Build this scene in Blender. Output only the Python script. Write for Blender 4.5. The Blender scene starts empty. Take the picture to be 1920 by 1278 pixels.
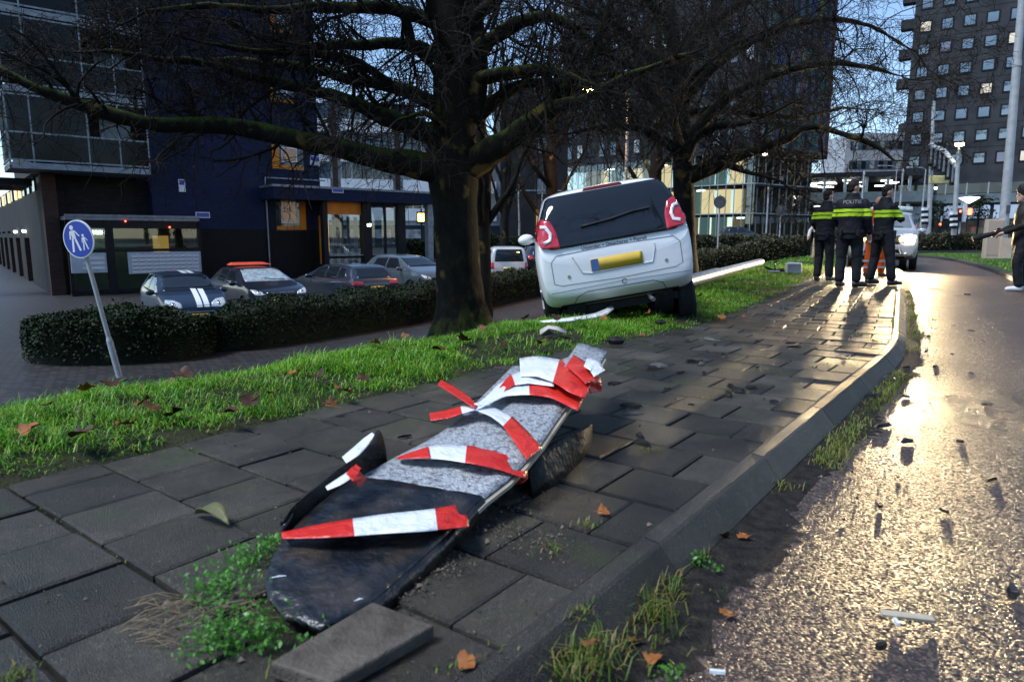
import bpy, bmesh, math, random
import numpy as np
from mathutils import Vector, Matrix, Euler
from mathutils.bvhtree import BVHTree
R = math.radians
scene = bpy.context.scene
COL = scene.collection

# ------------------------------------------------------------------ camera, sky, sun, exposure
F_PX, H_PX, CAM_H = 1270.0, 444.0, 0.90
PITCH = math.atan((639.0 - H_PX) / F_PX)
cam_d = bpy.data.cameras.new('camera')
cam_d.sensor_width = 36.0
cam_d.lens = F_PX / 1920.0 * 36.0
cam_d.clip_start = 0.05
cam_d.clip_end = 3000.0
cam_d.dof.use_dof = True
cam_d.dof.focus_distance = 6.0
cam_d.dof.aperture_fstop = 4.0
cam = bpy.data.objects.new('camera', cam_d)
COL.objects.link(cam)
cam.location = (0, 0, CAM_H)
cam.rotation_euler = (R(90) - PITCH, 0, 0)
scene.camera = cam

SUN_EL, SUN_ROT = R(58.0), R(-115.0)
world = bpy.data.worlds.new('World')
scene.world = world
world.use_nodes = True
wn = world.node_tree.nodes
wl = world.node_tree.links
bg = wn['Background']
sky_n = wn.new('ShaderNodeTexSky')
sky_n.sky_type = 'NISHITA'
sky_n.sun_disc = False
sky_n.sun_elevation = SUN_EL
sky_n.sun_rotation = SUN_ROT
sky_n.air_density = 1.0
sky_n.dust_density = 0.1
sky_n.ozone_density = 4.0
wl.new(sky_n.outputs[0], bg.inputs[0])
bg.inputs[1].default_value = 0.072

sun_d = bpy.data.lights.new('sun', 'SUN')
sun_d.energy = 1.5
sun_d.angle = R(20)
sun_d.color = (0.93, 0.96, 1.0)
sun = bpy.data.objects.new('sun', sun_d)
COL.objects.link(sun)
sun.rotation_euler = (R(90) - SUN_EL, 0, R(-68))

vs = scene.view_settings
vs.view_transform = 'Standard'
vs.look = 'None'
vs.gamma = 1.0
vs.exposure = 1.65
vs.use_curve_mapping = False
cy = scene.cycles
cy.use_denoising = True
cy.max_bounces = 6
cy.diffuse_bounces = 3
cy.glossy_bounces = 3
cy.transmission_bounces = 4
cy.transparent_max_bounces = 12
cy.caustics_reflective = False
cy.caustics_refractive = False
cy.sample_clamp_indirect = 4.0

# ------------------------------------------------------------------ pixel helpers
_c, _s = math.cos(PITCH), math.sin(PITCH)
def ray(x, y):
    v = y - 639.0
    fw = F_PX * _c - v * _s
    return Vector(((x - 960.0) / fw, 1.0, -(v * _c + F_PX * _s) / fw))
def gp(x, y, z=0.0):                      # pixel -> point on the level z
    d = ray(x, y); t = (CAM_H - z) / -d.z
    return Vector((d.x * t, t, z))
def dp(x, y, Y):                          # pixel -> point at forward distance Y
    d = ray(x, y)
    return Vector((d.x * Y, Y, CAM_H + d.z * Y))
def onplane(p0, n, x, y):                 # pixel -> point on a plane
    d = ray(x, y); o = Vector((0, 0, CAM_H))
    t = (Vector(p0) - o).dot(n) / d.dot(n)
    return o + d * t

# ------------------------------------------------------------------ materials
MATS = {}
def nodes_of(m):
    m.use_nodes = True
    return m.node_tree.nodes, m.node_tree.links, m.node_tree.nodes['Principled BSDF']
def lin(c):
    return tuple(((v / 12.92) if v <= 0.04045 else ((v + 0.055) / 1.055) ** 2.4) for v in c)
def mat(name, c1, c2=None, scale=8.0, rough=0.6, bump=0.0, bscale=None, metal=0.0, spec=0.5, coat=0.0,
        emit=None, estr=0.0, rough2=None, detail=5.0, lo=0.35, hi=0.65, obj=True, trans=0.0):
    if name in MATS: return MATS[name]
    m = bpy.data.materials.new(name); MATS[name] = m
    n, l, b = nodes_of(m)
    b.inputs['Roughness'].default_value = rough
    b.inputs['Metallic'].default_value = metal
    b.inputs['Specular IOR Level'].default_value = spec if rough < .45 else spec * .35
    b.inputs['Coat Weight'].default_value = coat
    b.inputs['Base Color'].default_value = (*c1, 1)
    tc = n.new('ShaderNodeTexCoord')
    src = tc.outputs['Object']
    if c2 is not None:
        t = n.new('ShaderNodeTexNoise'); t.inputs['Scale'].default_value = scale; t.inputs['Detail'].default_value = detail
        l.new(src, t.inputs['Vector'])
        r = n.new('ShaderNodeValToRGB')
        r.color_ramp.elements[0].position = lo; r.color_ramp.elements[0].color = (*c1, 1)
        r.color_ramp.elements[1].position = hi; r.color_ramp.elements[1].color = (*c2, 1)
        l.new(t.outputs[0], r.inputs[0]); l.new(r.outputs[0], b.inputs['Base Color'])
        if rough2 is not None:
            mr = n.new('ShaderNodeMapRange'); mr.inputs[3].default_value = rough; mr.inputs[4].default_value = rough2
            mr.inputs[1].default_value = lo; mr.inputs[2].default_value = hi
            l.new(t.outputs[0], mr.inputs[0]); l.new(mr.outputs[0], b.inputs['Roughness'])
    if bump > 0:
        t2 = n.new('ShaderNodeTexNoise'); t2.inputs['Scale'].default_value = bscale or scale * 4; t2.inputs['Detail'].default_value = 4
        l.new(src, t2.inputs['Vector'])
        bp = n.new('ShaderNodeBump'); bp.inputs['Strength'].default_value = bump; bp.inputs['Distance'].default_value = 0.02
        l.new(t2.outputs[0], bp.inputs['Height']); l.new(bp.outputs[0], b.inputs['Normal'])
    if emit is not None:
        b.inputs['Emission Color'].default_value = (*emit, 1); b.inputs['Emission Strength'].default_value = estr
    return m
def glass_mat(name, tint, refl=0.12, rough=0.02, clear=0.75):
    if name in MATS: return MATS[name]
    m = bpy.data.materials.new(name); MATS[name] = m; m.use_nodes = True
    n, l = m.node_tree.nodes, m.node_tree.links
    n.remove(n['Principled BSDF']); out = n['Material Output']
    tr = n.new('ShaderNodeBsdfTransparent'); tr.inputs[0].default_value = (*tint, 1)
    gl = n.new('ShaderNodeBsdfGlossy'); gl.inputs['Roughness'].default_value = rough
    fr = n.new('ShaderNodeFresnel'); fr.inputs[0].default_value = 1.5
    ad = n.new('ShaderNodeMath'); ad.operation = 'ADD'; ad.inputs[1].default_value = refl; ad.use_clamp = True
    mx = n.new('ShaderNodeMixShader')
    l.new(fr.outputs[0], ad.inputs[0]); l.new(ad.outputs[0], mx.inputs[0]); l.new(tr.outputs[0], mx.inputs[1]); l.new(gl.outputs[0], mx.inputs[2])
    l.new(mx.outputs[0], out.inputs[0])
    return m
def brick_mat(name, c1, c2, mortar, bw=0.21, bh=0.065, rough=0.75):
    if name in MATS: return MATS[name]
    m = bpy.data.materials.new(name); MATS[name] = m
    n, l, b = nodes_of(m)
    tc = n.new('ShaderNodeTexCoord'); mp = n.new('ShaderNodeVectorMath'); mp.operation = 'DOT_PRODUCT'; mp.inputs[1].default_value = (1, 1, 0)
    sp = n.new('ShaderNodeSeparateXYZ'); cb = n.new('ShaderNodeCombineXYZ')
    l.new(tc.outputs['Object'], mp.inputs[0]); l.new(tc.outputs['Object'], sp.inputs[0])
    l.new(mp.outputs['Value'], cb.inputs[0]); l.new(sp.outputs[2], cb.inputs[1])
    br = n.new('ShaderNodeTexBrick'); br.inputs['Scale'].default_value = 1.0
    br.inputs['Brick Width'].default_value = bw; br.inputs['Row Height'].default_value = bh; br.inputs['Mortar Size'].default_value = 0.008
    br.inputs['Color1'].default_value = (*c1, 1); br.inputs['Color2'].default_value = (*c2, 1); br.inputs['Mortar'].default_value = (*mortar, 1)
    l.new(cb.outputs[0], br.inputs['Vector'])
    t = n.new('ShaderNodeTexNoise'); t.inputs['Scale'].default_value = 0.7; t.inputs['Detail'].default_value = 6
    l.new(tc.outputs['Object'], t.inputs['Vector'])
    mx = n.new('ShaderNodeMix'); mx.data_type = 'RGBA'; mx.blend_type = 'MULTIPLY'; mx.inputs[0].default_value = 0.6
    l.new(br.outputs['Color'], mx.inputs[6]); l.new(t.outputs[0], mx.inputs[7]); 
    l.new(mx.outputs[2], b.inputs['Base Color']); b.inputs['Roughness'].default_value = rough; b.inputs['Specular IOR Level'].default_value = .15
    bp = n.new('ShaderNodeBump'); bp.inputs['Strength'].default_value = 0.4; bp.inputs['Distance'].default_value = 0.01; bp.invert = True
    l.new(br.outputs['Fac'], bp.inputs['Height']); l.new(bp.outputs[0], b.inputs['Normal'])
    return m

# ------------------------------------------------------------------ mesh helpers
def tag(o, label=None, cat=None, group=None, kind=None):
    if label: o['label'] = label
    if cat: o['category'] = cat
    if group: o['group'] = group
    if kind: o['kind'] = kind
    return o
def thing(name, label, cat, loc=(0, 0, 0), rz=0.0, group=None):
    o = bpy.data.objects.new(name, None); COL.objects.link(o)
    o.empty_display_size = 0.2
    o.location = loc; o.rotation_euler = (0, 0, rz)
    return tag(o, label, cat, group)
def link(name, me, parent=None, mats=None):
    if mats is not None:
        for m in (mats if isinstance(mats, (list, tuple)) else [mats]): me.materials.append(m)
    o = bpy.data.objects.new(name, me); COL.objects.link(o)
    if parent is not None: o.parent = parent
    return o
def copy_tree(o, parent=None):
    c = o.copy(); COL.objects.link(c); c.parent = parent
    for ch in [x for x in bpy.data.objects if x.parent == o]: copy_tree(ch, c)
    return c
class MB:
    def __init__(self): self.v = []; self.f = []; self.m = []
    def add(self, vs, fs, mi=0):
        k = len(self.v); self.v += [tuple(p) for p in vs]
        for q in fs: self.f.append(tuple(i + k for i in q)); self.m.append(mi)
        return self
    def box(self, c, s, rz=0.0, mi=0, M=None):
        hx, hy, hz = s[0] / 2, s[1] / 2, s[2] / 2
        P = [Vector((a, b, d)) for a in (-hx, hx) for b in (-hy, hy) for d in (-hz, hz)]
        if M is None: M = Matrix.Rotation(rz, 3, 'Z') if rz else None
        if M is not None: P = [M @ p for p in P]
        P = [p + Vector(c) for p in P]
        return self.add(P, [(0, 1, 3, 2), (4, 6, 7, 5), (0, 4, 5, 1), (2, 3, 7, 6), (0, 2, 6, 4), (1, 5, 7, 3)], mi)
    def b2(self, a, b, mi=0):             # box from two corners
        a = Vector(a); b = Vector(b)
        return self.box((a + b) / 2, (abs(b.x - a.x), abs(b.y - a.y), abs(b.z - a.z)), 0, mi)
    def bar(self, a, b, w, h=None, mi=0):   # square bar between two points
        a = Vector(a); b = Vector(b); d = b - a
        q = d.to_track_quat('Y', 'Z').to_matrix()
        return self.box((a + b) / 2, (w, d.length, h or w), 0, mi, q)
    def tube(self, pts, rads, n=8, cap=True, mi=0):
        pts = [Vector(p) for p in pts]
        if not hasattr(rads, '__len__'): rads = [rads] * len(pts)
        k = len(self.v); prev = None; fs = []
        vs = []
        for i, p in enumerate(pts):
            d = (pts[min(i + 1, len(pts) - 1)] - pts[max(i - 1, 0)]).normalized()
            if prev is None: u = d.orthogonal().normalized()
            else:
                u = (prev - d * prev.dot(d)); u = u.normalized() if u.length > 1e-6 else d.orthogonal().normalized()
            prev = u; w = d.cross(u)
            r = rads[i]
            ra, rb = (r if hasattr(r, '__len__') else (r, r))
            for j in range(n):
                a = 2 * math.pi * j / n
                vs.append(p + u * math.cos(a) * ra + w * math.sin(a) * rb)
        for i in range(len(pts) - 1):
            for j in range(n):
                fs.append((i * n + j, i * n + (j + 1) % n, (i + 1) * n + (j + 1) % n, (i + 1) * n + j))
        if cap:
            fs.append(tuple(range(n - 1, -1, -1))); fs.append(tuple((len(pts) - 1) * n + j for j in range(n)))
        return self.add(vs, fs, mi)
    def cyl(self, a, b, r, r2=None, n=16, mi=0):
        return self.tube([a, b], [r, r if r2 is None else r2], n, True, mi)
    def lathe(self, prof, n=16, c=(0, 0, 0), axis='Z', mi=0):   # prof: (r, h)
        vs = []; fs = []
        for r, h in prof:
            for j in range(n):
                a = 2 * math.pi * j / n
                x, y = r * math.cos(a), r * math.sin(a)
                p = (x, y, h) if axis == 'Z' else ((h, x, y) if axis == 'X' else (x, h, y))
                vs.append(Vector(p) + Vector(c))
        for i in range(len(prof) - 1):
            for j in range(n):
                fs.append((i * n + j, i * n + (j + 1) % n, (i + 1) * n + (j + 1) % n, (i + 1) * n + j))
        fs.append(tuple(range(n - 1, -1, -1))); fs.append(tuple((len(prof) - 1) * n + j for j in range(n)))
        return self.add(vs, fs, mi)
    def grid(self, rows, mi=0, closed=False):      # rows: list of equal-length point lists
        n = len(rows[0]); vs = [p for r in rows for p in r]; fs = []
        for i in range(len(rows) - 1):
            for j in range(n if closed else n - 1):
                fs.append((i * n + j, i * n + (j + 1) % n, (i + 1) * n + (j + 1) % n, (i + 1) * n + j))
        return self.add(vs, fs, mi)
    def mesh(self, name):
        me = bpy.data.meshes.new(name); me.from_pydata(self.v, [], self.f)
        me.polygons.foreach_set('material_index', self.m); me.update()
        return me
    def build(self, name, mats, parent=None, smooth=False, angle=40, bevel=0, solid=0, sub=0, fix=True):
        me = self.mesh(name)
        if fix:
            bm = bmesh.new(); bm.from_mesh(me); bmesh.ops.recalc_face_normals(bm, faces=bm.faces); bm.to_mesh(me); bm.free()
        o = link(name, me, parent, mats)
        if smooth:
            me.shade_smooth(); me.set_sharp_from_angle(angle=R(angle))
        if solid:
            md = o.modifiers.new('solid', 'SOLIDIFY'); md.thickness = solid; md.offset = 0
        if bevel:
            md = o.modifiers.new('bevel', 'BEVEL'); md.width = bevel; md.segments = 2; md.limit_method = 'ANGLE'; md.angle_limit = R(35)
        if sub:
            md = o.modifiers.new('sub', 'SUBSURF'); md.levels = sub; md.render_levels = sub
        return o
def npmesh(name, V, Fq, mats=None, parent=None, mi=None, smooth=False):
    V = np.asarray(V, dtype=np.float32); Fq = np.asarray(Fq, dtype=np.int32); k = Fq.shape[1]
    me = bpy.data.meshes.new(name)
    me.vertices.add(len(V)); me.vertices.foreach_set('co', V.ravel())
    me.loops.add(Fq.size); me.loops.foreach_set('vertex_index', Fq.ravel())
    me.polygons.add(len(Fq)); me.polygons.foreach_set('loop_start', np.arange(0, Fq.size, k, dtype=np.int32))
    if mi is not None: me.polygons.foreach_set('material_index', np.asarray(mi, dtype=np.int32))
    me.update(calc_edges=True)
    if smooth: me.shade_smooth()
    return link(name, me, parent, mats)
def evaluated_mesh(o):
    dg = bpy.context.evaluated_depsgraph_get()
    return bpy.data.meshes.new_from_object(o.evaluated_get(dg))
def text_mesh(txt, size, depth=0.002, align='CENTER'):
    cu = bpy.data.curves.new('lettering', 'FONT'); cu.body = txt; cu.size = size; cu.extrude = depth
    cu.align_x = align; cu.align_y = 'CENTER'; cu.resolution_u = 3
    o = bpy.data.objects.new('lettering', cu); COL.objects.link(o)
    bpy.context.view_layer.update()
    me = evaluated_mesh(o)
    bpy.data.objects.remove(o); bpy.data.curves.remove(cu)
    return me
# ================================================================== GROUND
# kerb curve: arc length s along the kerb, u = distance to the left of it
KA = np.array([0.17, 1.63])
_ds = 0.05
_ss = np.arange(-45, 90, _ds)
def _theta(s):
    t = np.clip((s - 3.9) / 2.2, 0, 1); t = t * t * (3 - 2 * t)
    return np.radians(37.05 + (29.6 - 37.05) * t)
_th = _theta(_ss)
_kx = np.concatenate([[0], np.cumsum(np.sin(_th) * _ds)])[:-1]
_ky = np.concatenate([[0], np.cumsum(np.cos(_th) * _ds)])[:-1]
_i0 = int(np.argmin(abs(_ss)))
_kx += KA[0] - _kx[_i0]; _ky += KA[1] - _ky[_i0]
def wxy(s, u):
    s = np.asarray(s, float); u = np.asarray(u, float)
    x = np.interp(s, _ss, _kx); y = np.interp(s, _ss, _ky); t = _theta(s)
    return x - np.cos(t) * u, y + np.sin(t) * u
def su_of(x, y):
    x = np.atleast_1d(np.asarray(x, float)); y = np.atleast_1d(np.asarray(y, float))
    so = np.empty(len(x)); uo = np.empty(len(x))
    for a in range(0, len(x), 2000):
        dx = x[a:a + 2000, None] - _kx[None, ::4]; dy = y[a:a + 2000, None] - _ky[None, ::4]
        i = np.argmin(dx * dx + dy * dy, 1)
        s0 = _ss[::4][i]; t = _theta(s0)
        ex = dx[np.arange(len(i)), i]; ey = dy[np.arange(len(i)), i]
        so[a:a + 2000] = s0 + ex * np.sin(t) + ey * np.cos(t)
        uo[a:a + 2000] = -ex * np.cos(t) + ey * np.sin(t)
    return so, uo
def low_level(s):
    return np.interp(s, [-40, 14, 22, 29, 37, 52, 85, 140], [-1.5, -1.5, -1.32, -1.05, -.45, 0.0, .35, .45])
def pave_w(s):
    return np.interp(s, [-3, 1, 3.5, 5, 8, 20], [2.08, 2.0, 1.95, 1.72, 1.58, 1.62])
def zf(s, u):                             # finished level
    s = np.asarray(s, float); u = np.asarray(u, float)
    L = low_level(s)
    rise = np.interp(s, [45, 85, 140], [0, .35, .45])
    w = pave_w(s)
    bump = 0.03 * np.sin(s * 2.1 + u * 1.3) * np.sin(s * .9 - u * 2.2)
    verge = 0.02 + 0.07 * np.clip((u - w) / 0.9, 0, 1) + bump * np.clip((u - w) / .3, 0, 1)
    t = np.clip((u - 2.75) / 5.2, 0, 1) ** 1.25
    z = np.where(u > w, verge * (1 - t) + L * t, 0.0)
    z = np.where(u <= 0, -0.10, z)
    far = np.clip((s - 38) / 12, 0, 1)
    return z * (1 - far) + np.where(u > 0, np.maximum(rise, L) if False else L * t + rise * (1 - t), -0.10 + rise) * far
def tz(x, y):
    s, u = su_of([x], [y]); return float(zf(s, u)[0])
def on_ground(x, y): return Vector((x, y, tz(x, y)))
def su_pt(s, u, dz=0.0):
    x, y = wxy(s, u); return Vector((float(x), float(y), float(zf(s, u)) + dz))

M_asph = mat('ground_paving', (.018, .018, .02), (.03, .03, .031), 1.5, .6, .3, 60)
def sheet(name, ss, us, dz, m, kind='structure', zfun=None):
    S, U = np.meshgrid(ss, us, indexing='ij')
    x, y = wxy(S, U); z = (zf(S, U) if zfun is None else zfun(S, U)) + dz
    V = np.stack([x, y, z], -1).reshape(-1, 3); n = len(us)
    I, J = np.meshgrid(np.arange(len(ss) - 1), np.arange(n - 1), indexing='ij')
    a = (I * n + J).ravel()
    o = npmesh(name, V, np.stack([a, a + n, a + n + 1, a + 1], 1), m, smooth=True)
    return tag(o, kind=kind)
# base terrain to the horizon
gx = np.concatenate([[-1500, -700, -400, -220, -140, -100, -80], np.arange(-64, 66, 2.0), [80, 100, 140, 220, 400, 700, 1500]])
gy = np.concatenate([[-300, -100, -40, -20], np.arange(-10, 62, 2.0), [70, 80, 90, 100, 120, 150, 220, 400, 800, 1500, 2500]])
GX, GY = np.meshgrid(gx, gy, indexing='ij')
s_, u_ = su_of(GX.ravel(), GY.ravel())
gz = zf(s_, u_) - 0.14 - 0.25 * ((u_ > -1) & (u_ < 9))
n_ = len(gy)
I_, J_ = np.meshgrid(np.arange(len(gx) - 1), np.arange(n_ - 1), indexing='ij'); a_ = (I_ * n_ + J_).ravel()
tag(npmesh('ground', np.stack([GX.ravel(), GY.ravel(), gz], 1), np.stack([a_, a_ + n_, a_ + n_ + 1, a_ + 1], 1), M_asph), kind='structure')

# wet, coarse asphalt
def facet_normal(n, l, b, vo, k):           # every stone of the aggregate gets its own facing
    ge = n.new('ShaderNodeNewGeometry')
    a = n.new('ShaderNodeVectorMath'); a.operation = 'SUBTRACT'; a.inputs[1].default_value = (.5, .5, .5); l.new(vo.outputs['Color'], a.inputs[0])
    c = n.new('ShaderNodeVectorMath'); c.operation = 'SCALE'; c.inputs['Scale'].default_value = k; l.new(a.outputs[0], c.inputs[0])
    d = n.new('ShaderNodeVectorMath'); d.operation = 'ADD'; l.new(ge.outputs['Normal'], d.inputs[0]); l.new(c.outputs[0], d.inputs[1])
    e = n.new('ShaderNodeVectorMath'); e.operation = 'NORMALIZE'; l.new(d.outputs[0], e.inputs[0])
    bp = n.new('ShaderNodeBump'); bp.inputs['Strength'].default_value = .7; bp.inputs['Distance'].default_value = .006; bp.invert = True
    l.new(vo.outputs['Distance'], bp.inputs['Height']); l.new(e.outputs[0], bp.inputs['Normal']); l.new(bp.outputs[0], b.inputs['Normal'])
def road_mat():
    m = bpy.data.materials.new('wet_asphalt'); n, l, b = nodes_of(m)
    tc = n.new('ShaderNodeTexCoord')
    vo = n.new('ShaderNodeTexVoronoi'); vo.inputs['Scale'].default_value = 120
    l.new(tc.outputs['Object'], vo.inputs['Vector'])
    cr = n.new('ShaderNodeValToRGB')
    e = cr.color_ramp.elements
    e[0].position = 0; e[0].color = (.016, .012, .010, 1); e[1].position = 1; e[1].color = (.22, .155, .12, 1)
    e2 = e.new(.55); e2.color = (.055, .040, .034, 1)
    l.new(vo.outputs['Color'], cr.inputs[0])
    no = n.new('ShaderNodeTexNoise'); no.inputs['Scale'].default_value = .9; no.inputs['Detail'].default_value = 5
    l.new(tc.outputs['Object'], no.inputs['Vector'])
    mr = n.new('ShaderNodeMapRange'); mr.inputs[1].default_value = .3; mr.inputs[2].default_value = .7; mr.inputs[3].default_value = .75; mr.inputs[4].default_value = 1.15
    l.new(no.outputs[0], mr.inputs[0])
    mx = n.new('ShaderNodeMix'); mx.data_type = 'RGBA'; mx.blend_type = 'MULTIPLY'; mx.inputs[0].default_value = 1
    l.new(cr.outputs[0], mx.inputs[6]); l.new(mr.outputs[0], mx.inputs[7]); l.new(mx.outputs[2], b.inputs['Base Color'])
    b.inputs['Roughness'].default_value = .30
    rr = n.new('ShaderNodeMapRange'); rr.inputs[1].default_value = .3; rr.inputs[2].default_value = .7; rr.inputs[3].default_value = .26; rr.inputs[4].default_value = .42
    l.new(no.outputs[0], rr.inputs[0]); l.new(rr.outputs[0], b.inputs['Roughness'])
    b.inputs['Specular IOR Level'].default_value = .34
    facet_normal(n, l, b, vo, .62)
    return m
M_road = road_mat()
ss = np.concatenate([np.arange(-10, 40, .5), np.arange(40, 85, 3)])
sheet('road', ss, np.concatenate([np.arange(-6, 0, .5), [-.13]]) if False else np.array([-60, -30, -15, -8, -4, -2, -1, -.5, -.13]), 0.0, M_road, zfun=lambda S, U: -0.10 + np.interp(S, [45, 85], [0, .35]) + 0.0 * U)

# wet concrete for tiles and kerbs
def tile_mat(name, c1, c2, moss=0.0):
    m = bpy.data.materials.new(name); n, l, b = nodes_of(m)
    tc = n.new('ShaderNodeTexCoord'); ge = n.new('ShaderNodeNewGeometry'); oi = n.new('ShaderNodeObjectInfo')
    no = n.new('ShaderNodeTexNoise'); no.inputs['Scale'].default_value = 1.7; no.inputs['Detail'].default_value = 7; no.inputs['Roughness'].default_value = .65
    l.new(ge.outputs['Position'], no.inputs['Vector'])
    cr = n.new('ShaderNodeValToRGB'); e = cr.color_ramp.elements
    e[0].position = .32; e[0].color = (*c1, 1); e[1].position = .72; e[1].color = (*c2, 1)
    l.new(no.outputs[0], cr.inputs[0])
    vo = n.new('ShaderNodeTexVoronoi'); vo.inputs['Scale'].default_value = 150
    l.new(ge.outputs['Position'], vo.inputs['Vector'])
    gr = n.new('ShaderNodeValToRGB'); ge_ = gr.color_ramp.elements
    ge_[0].position = .0; ge_[0].color = (.7, .7, .7, 1); ge_[1].position = .95; ge_[1].color = (1.9, 1.8, 1.65, 1)
    e3 = ge_.new(.75); e3.color = (1, 1, 1, 1)
    l.new(vo.outputs['Color'], gr.inputs[0])
    mx = n.new('ShaderNodeMix'); mx.data_type = 'RGBA'; mx.blend_type = 'MULTIPLY'; mx.inputs[0].default_value = 1
    l.new(cr.outputs[0], mx.inputs[6]); l.new(gr.outputs[0], mx.inputs[7])
    mr = n.new('ShaderNodeMapRange'); mr.inputs[3].default_value = .55; mr.inputs[4].default_value = 1.45
    l.new(oi.outputs['Random'], mr.inputs[0])
    m2 = n.new('ShaderNodeMix'); m2.data_type = 'RGBA'; m2.blend_type = 'MULTIPLY'; m2.inputs[0].default_value = 1
    l.new(mx.outputs[2], m2.inputs[6]); l.new(mr.outputs[0], m2.inputs[7])
    last = m2
    if moss > 0:
        n3 = n.new('ShaderNodeTexNoise'); n3.inputs['Scale'].default_value = 3.1; n3.inputs['Detail'].default_value = 8
        l.new(ge.outputs['Position'], n3.inputs['Vector'])
        r3 = n.new('ShaderNodeMapRange'); r3.inputs[1].default_value = .56; r3.inputs[2].default_value = .74; r3.inputs[4].default_value = moss
        l.new(n3.outputs[0], r3.inputs[0])
        m3 = n.new('ShaderNodeMix'); m3.data_type = 'RGBA'
        m3.inputs[7].default_value = (.040, .055, .012, 1)
        l.new(r3.outputs[0], m3.inputs[0]); l.new(m2.outputs[2], m3.inputs[6]); last = m3
    l.new(last.outputs[2], b.inputs['Base Color'])
    b.inputs['Specular IOR Level'].default_value = .32
    rr = n.new('ShaderNodeMapRange'); rr.inputs[1].default_value = .3; rr.inputs[2].default_value = .7; rr.inputs[3].default_value = .30; rr.inputs[4].default_value = .6
    l.new(no.outputs[0], rr.inputs[0]); l.new(rr.outputs[0], b.inputs['Roughness'])
    vo2 = n.new('ShaderNodeTexVoronoi'); vo2.inputs['Scale'].default_value = 330; l.new(ge.outputs['Position'], vo2.inputs['Vector'])
    facet_normal(n, l, b, vo2, .22)
    return m
M_tile = tile_mat('wet_concrete_tile', (.006, .0065, .0064), (.072, .063, .048), .6)
M_kerb = tile_mat('kerb_concrete', (.020, .019, .017), (.075, .069, .057), .3)
M_soil = mat('dark_soil', (.016, .013, .010), (.045, .036, .026), 9, .8, .8, 70)
M_joint = mat('joint_sand', (.020, .019, .014), (.05, .046, .030), 14, .85, .5, 90)

TILE = 0.315
bedding = sheet('pavement', np.arange(-2.6, 24, .4), np.array([-.01, .5, 1, 1.5, 2.25]), -.022, M_joint, zfun=lambda S, U: 0 * S)
def tile_proto(g=.010, b=.009):
    h = TILE / 2 - g / 2
    m = MB()
    ring = lambda q, z: [(-q, -q, z), (q, -q, z), (q, q, z), (-q, q, z)]
    vs = ring(h, -.045) + ring(h, -b * .6) + ring(h - b, 0)
    fs = [(3, 2, 1, 0), (8, 9, 10, 11)]
    for k in (0, 4):
        for j in range(4): fs.append((k + j, k + (j + 1) % 4, k + 4 + (j + 1) % 4, k + 4 + j))
    m.add(vs, fs); return m
rng = random.Random(5)
proto_me = tile_proto().mesh('paving_tile'); proto_me.materials.append(M_tile)
far_mb = MB(); n_tiles = 0
tile_list = []
for i in range(-8, 76):
    s0 = (i + .5) * TILE
    off = (0.5 * TILE if i % 2 else 0.0)
    nt = int((pave_w(s0) + .12) / TILE) + 1
    us = []
    if off: us.append((off / 2, .5))
    k = 0
    while off + (k + .5) * TILE < pave_w(s0) + .14:
        us.append((off + (k + .5) * TILE, 1.0)); k += 1
    for u0, fr in us: tile_list.append((s0, u0, fr))
HOLES = [gp(470, 1165), gp(560, 1150), gp(430, 1110)]
tile_list.sort(key=lambda q: q[0])
for s0, u0, fr in tile_list:
    x, y = wxy(s0, u0); th = float(_theta(s0))
    if min((Vector((float(x), float(y), 0)) - h).length for h in HOLES) < .10: continue
    kap = (float(_theta(s0 + .1)) - float(_theta(s0 - .1))) / .2
    sc = 1 + kap * u0
    dz = rng.uniform(-.004, .004)
    if u0 < .5: dz += -.002
    e = Euler((rng.gauss(0, .007), rng.gauss(0, .007), -th + rng.gauss(0, .006)))
    if n_tiles < 296:
        o = bpy.data.objects.new('paving_tile', proto_me); COL.objects.link(o); o.parent = bedding
        o.location = (float(x), float(y), .002 + dz); o.rotation_euler = e; o.scale = (fr, sc, 1); n_tiles += 1
    else:
        M = Matrix.LocRotScale(Vector((float(x), float(y), .002 + dz)), e, Vector((fr, sc, 1)))
        P = tile_proto(); far_mb.add([M @ Vector(p) for p in P.v], P.f)
tag(far_mb.build('far_tiles', M_tile, bedding, fix=False), kind='stuff')
# kerb stones
kerb = thing('kerb', 'long line of weathered grey concrete kerb stones between tiled pavement and wet road', 'kerb')
prof = [(.004, -.16), (.004, .004), (-.008, .009), (-.050, .004), (-.060, -.004), (-.125, -.085), (-.13, -.16)]
for i in range(-3, 26):
    m = MB(); rows = []
    for t in (0.004, .25, .5, .75, .996):
        s0 = (i + t) * 1.0 + .37; drop = 0.035 * min(1, max(0, (s0 - 5.5) / .8))
        x, y = wxy(s0, 0)
        row = []
        for pu, pz in prof:
            px, py = wxy(s0, pu); row.append(Vector((float(px), float(py), pz - (drop if pz > -.05 else 0) + rng.uniform(-.0015, .0015))))
        rows.append(row)
    m.grid(rows, closed=True); k = len(prof)
    m.f.append(tuple(range(k))); m.m.append(0); m.f.append(tuple(range(4 * k, 5 * k))[::-1]); m.m.append(0)
    m.build('kerb_stone', M_kerb, kerb, bevel=0.0)

# dirt washed into the channel along the kerb
ssd = np.arange(-3, 24, .03); rowsd = []
for q in ssd:
    w = .27 + .04 * math.sin(q * 3.1) + .03 * math.sin(q * 7.7 + 1) - .007 * q + rng.uniform(-.035, .035)
    rowsd.append([Vector((*[float(v) for v in wxy(q, -uu)], zz)) for uu, zz in ((.115, -.088), (.16, -.0915), (.22, -.094), (max(.24, w), -.0995))])
m = MB(); m.grid(rowsd); tag(m.build('gutter_dirt', mat('gutter_dirt', (.008, .007, .006), (.028, .023, .019), 22, .75, .8, 90), smooth=True), kind='structure')

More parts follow.
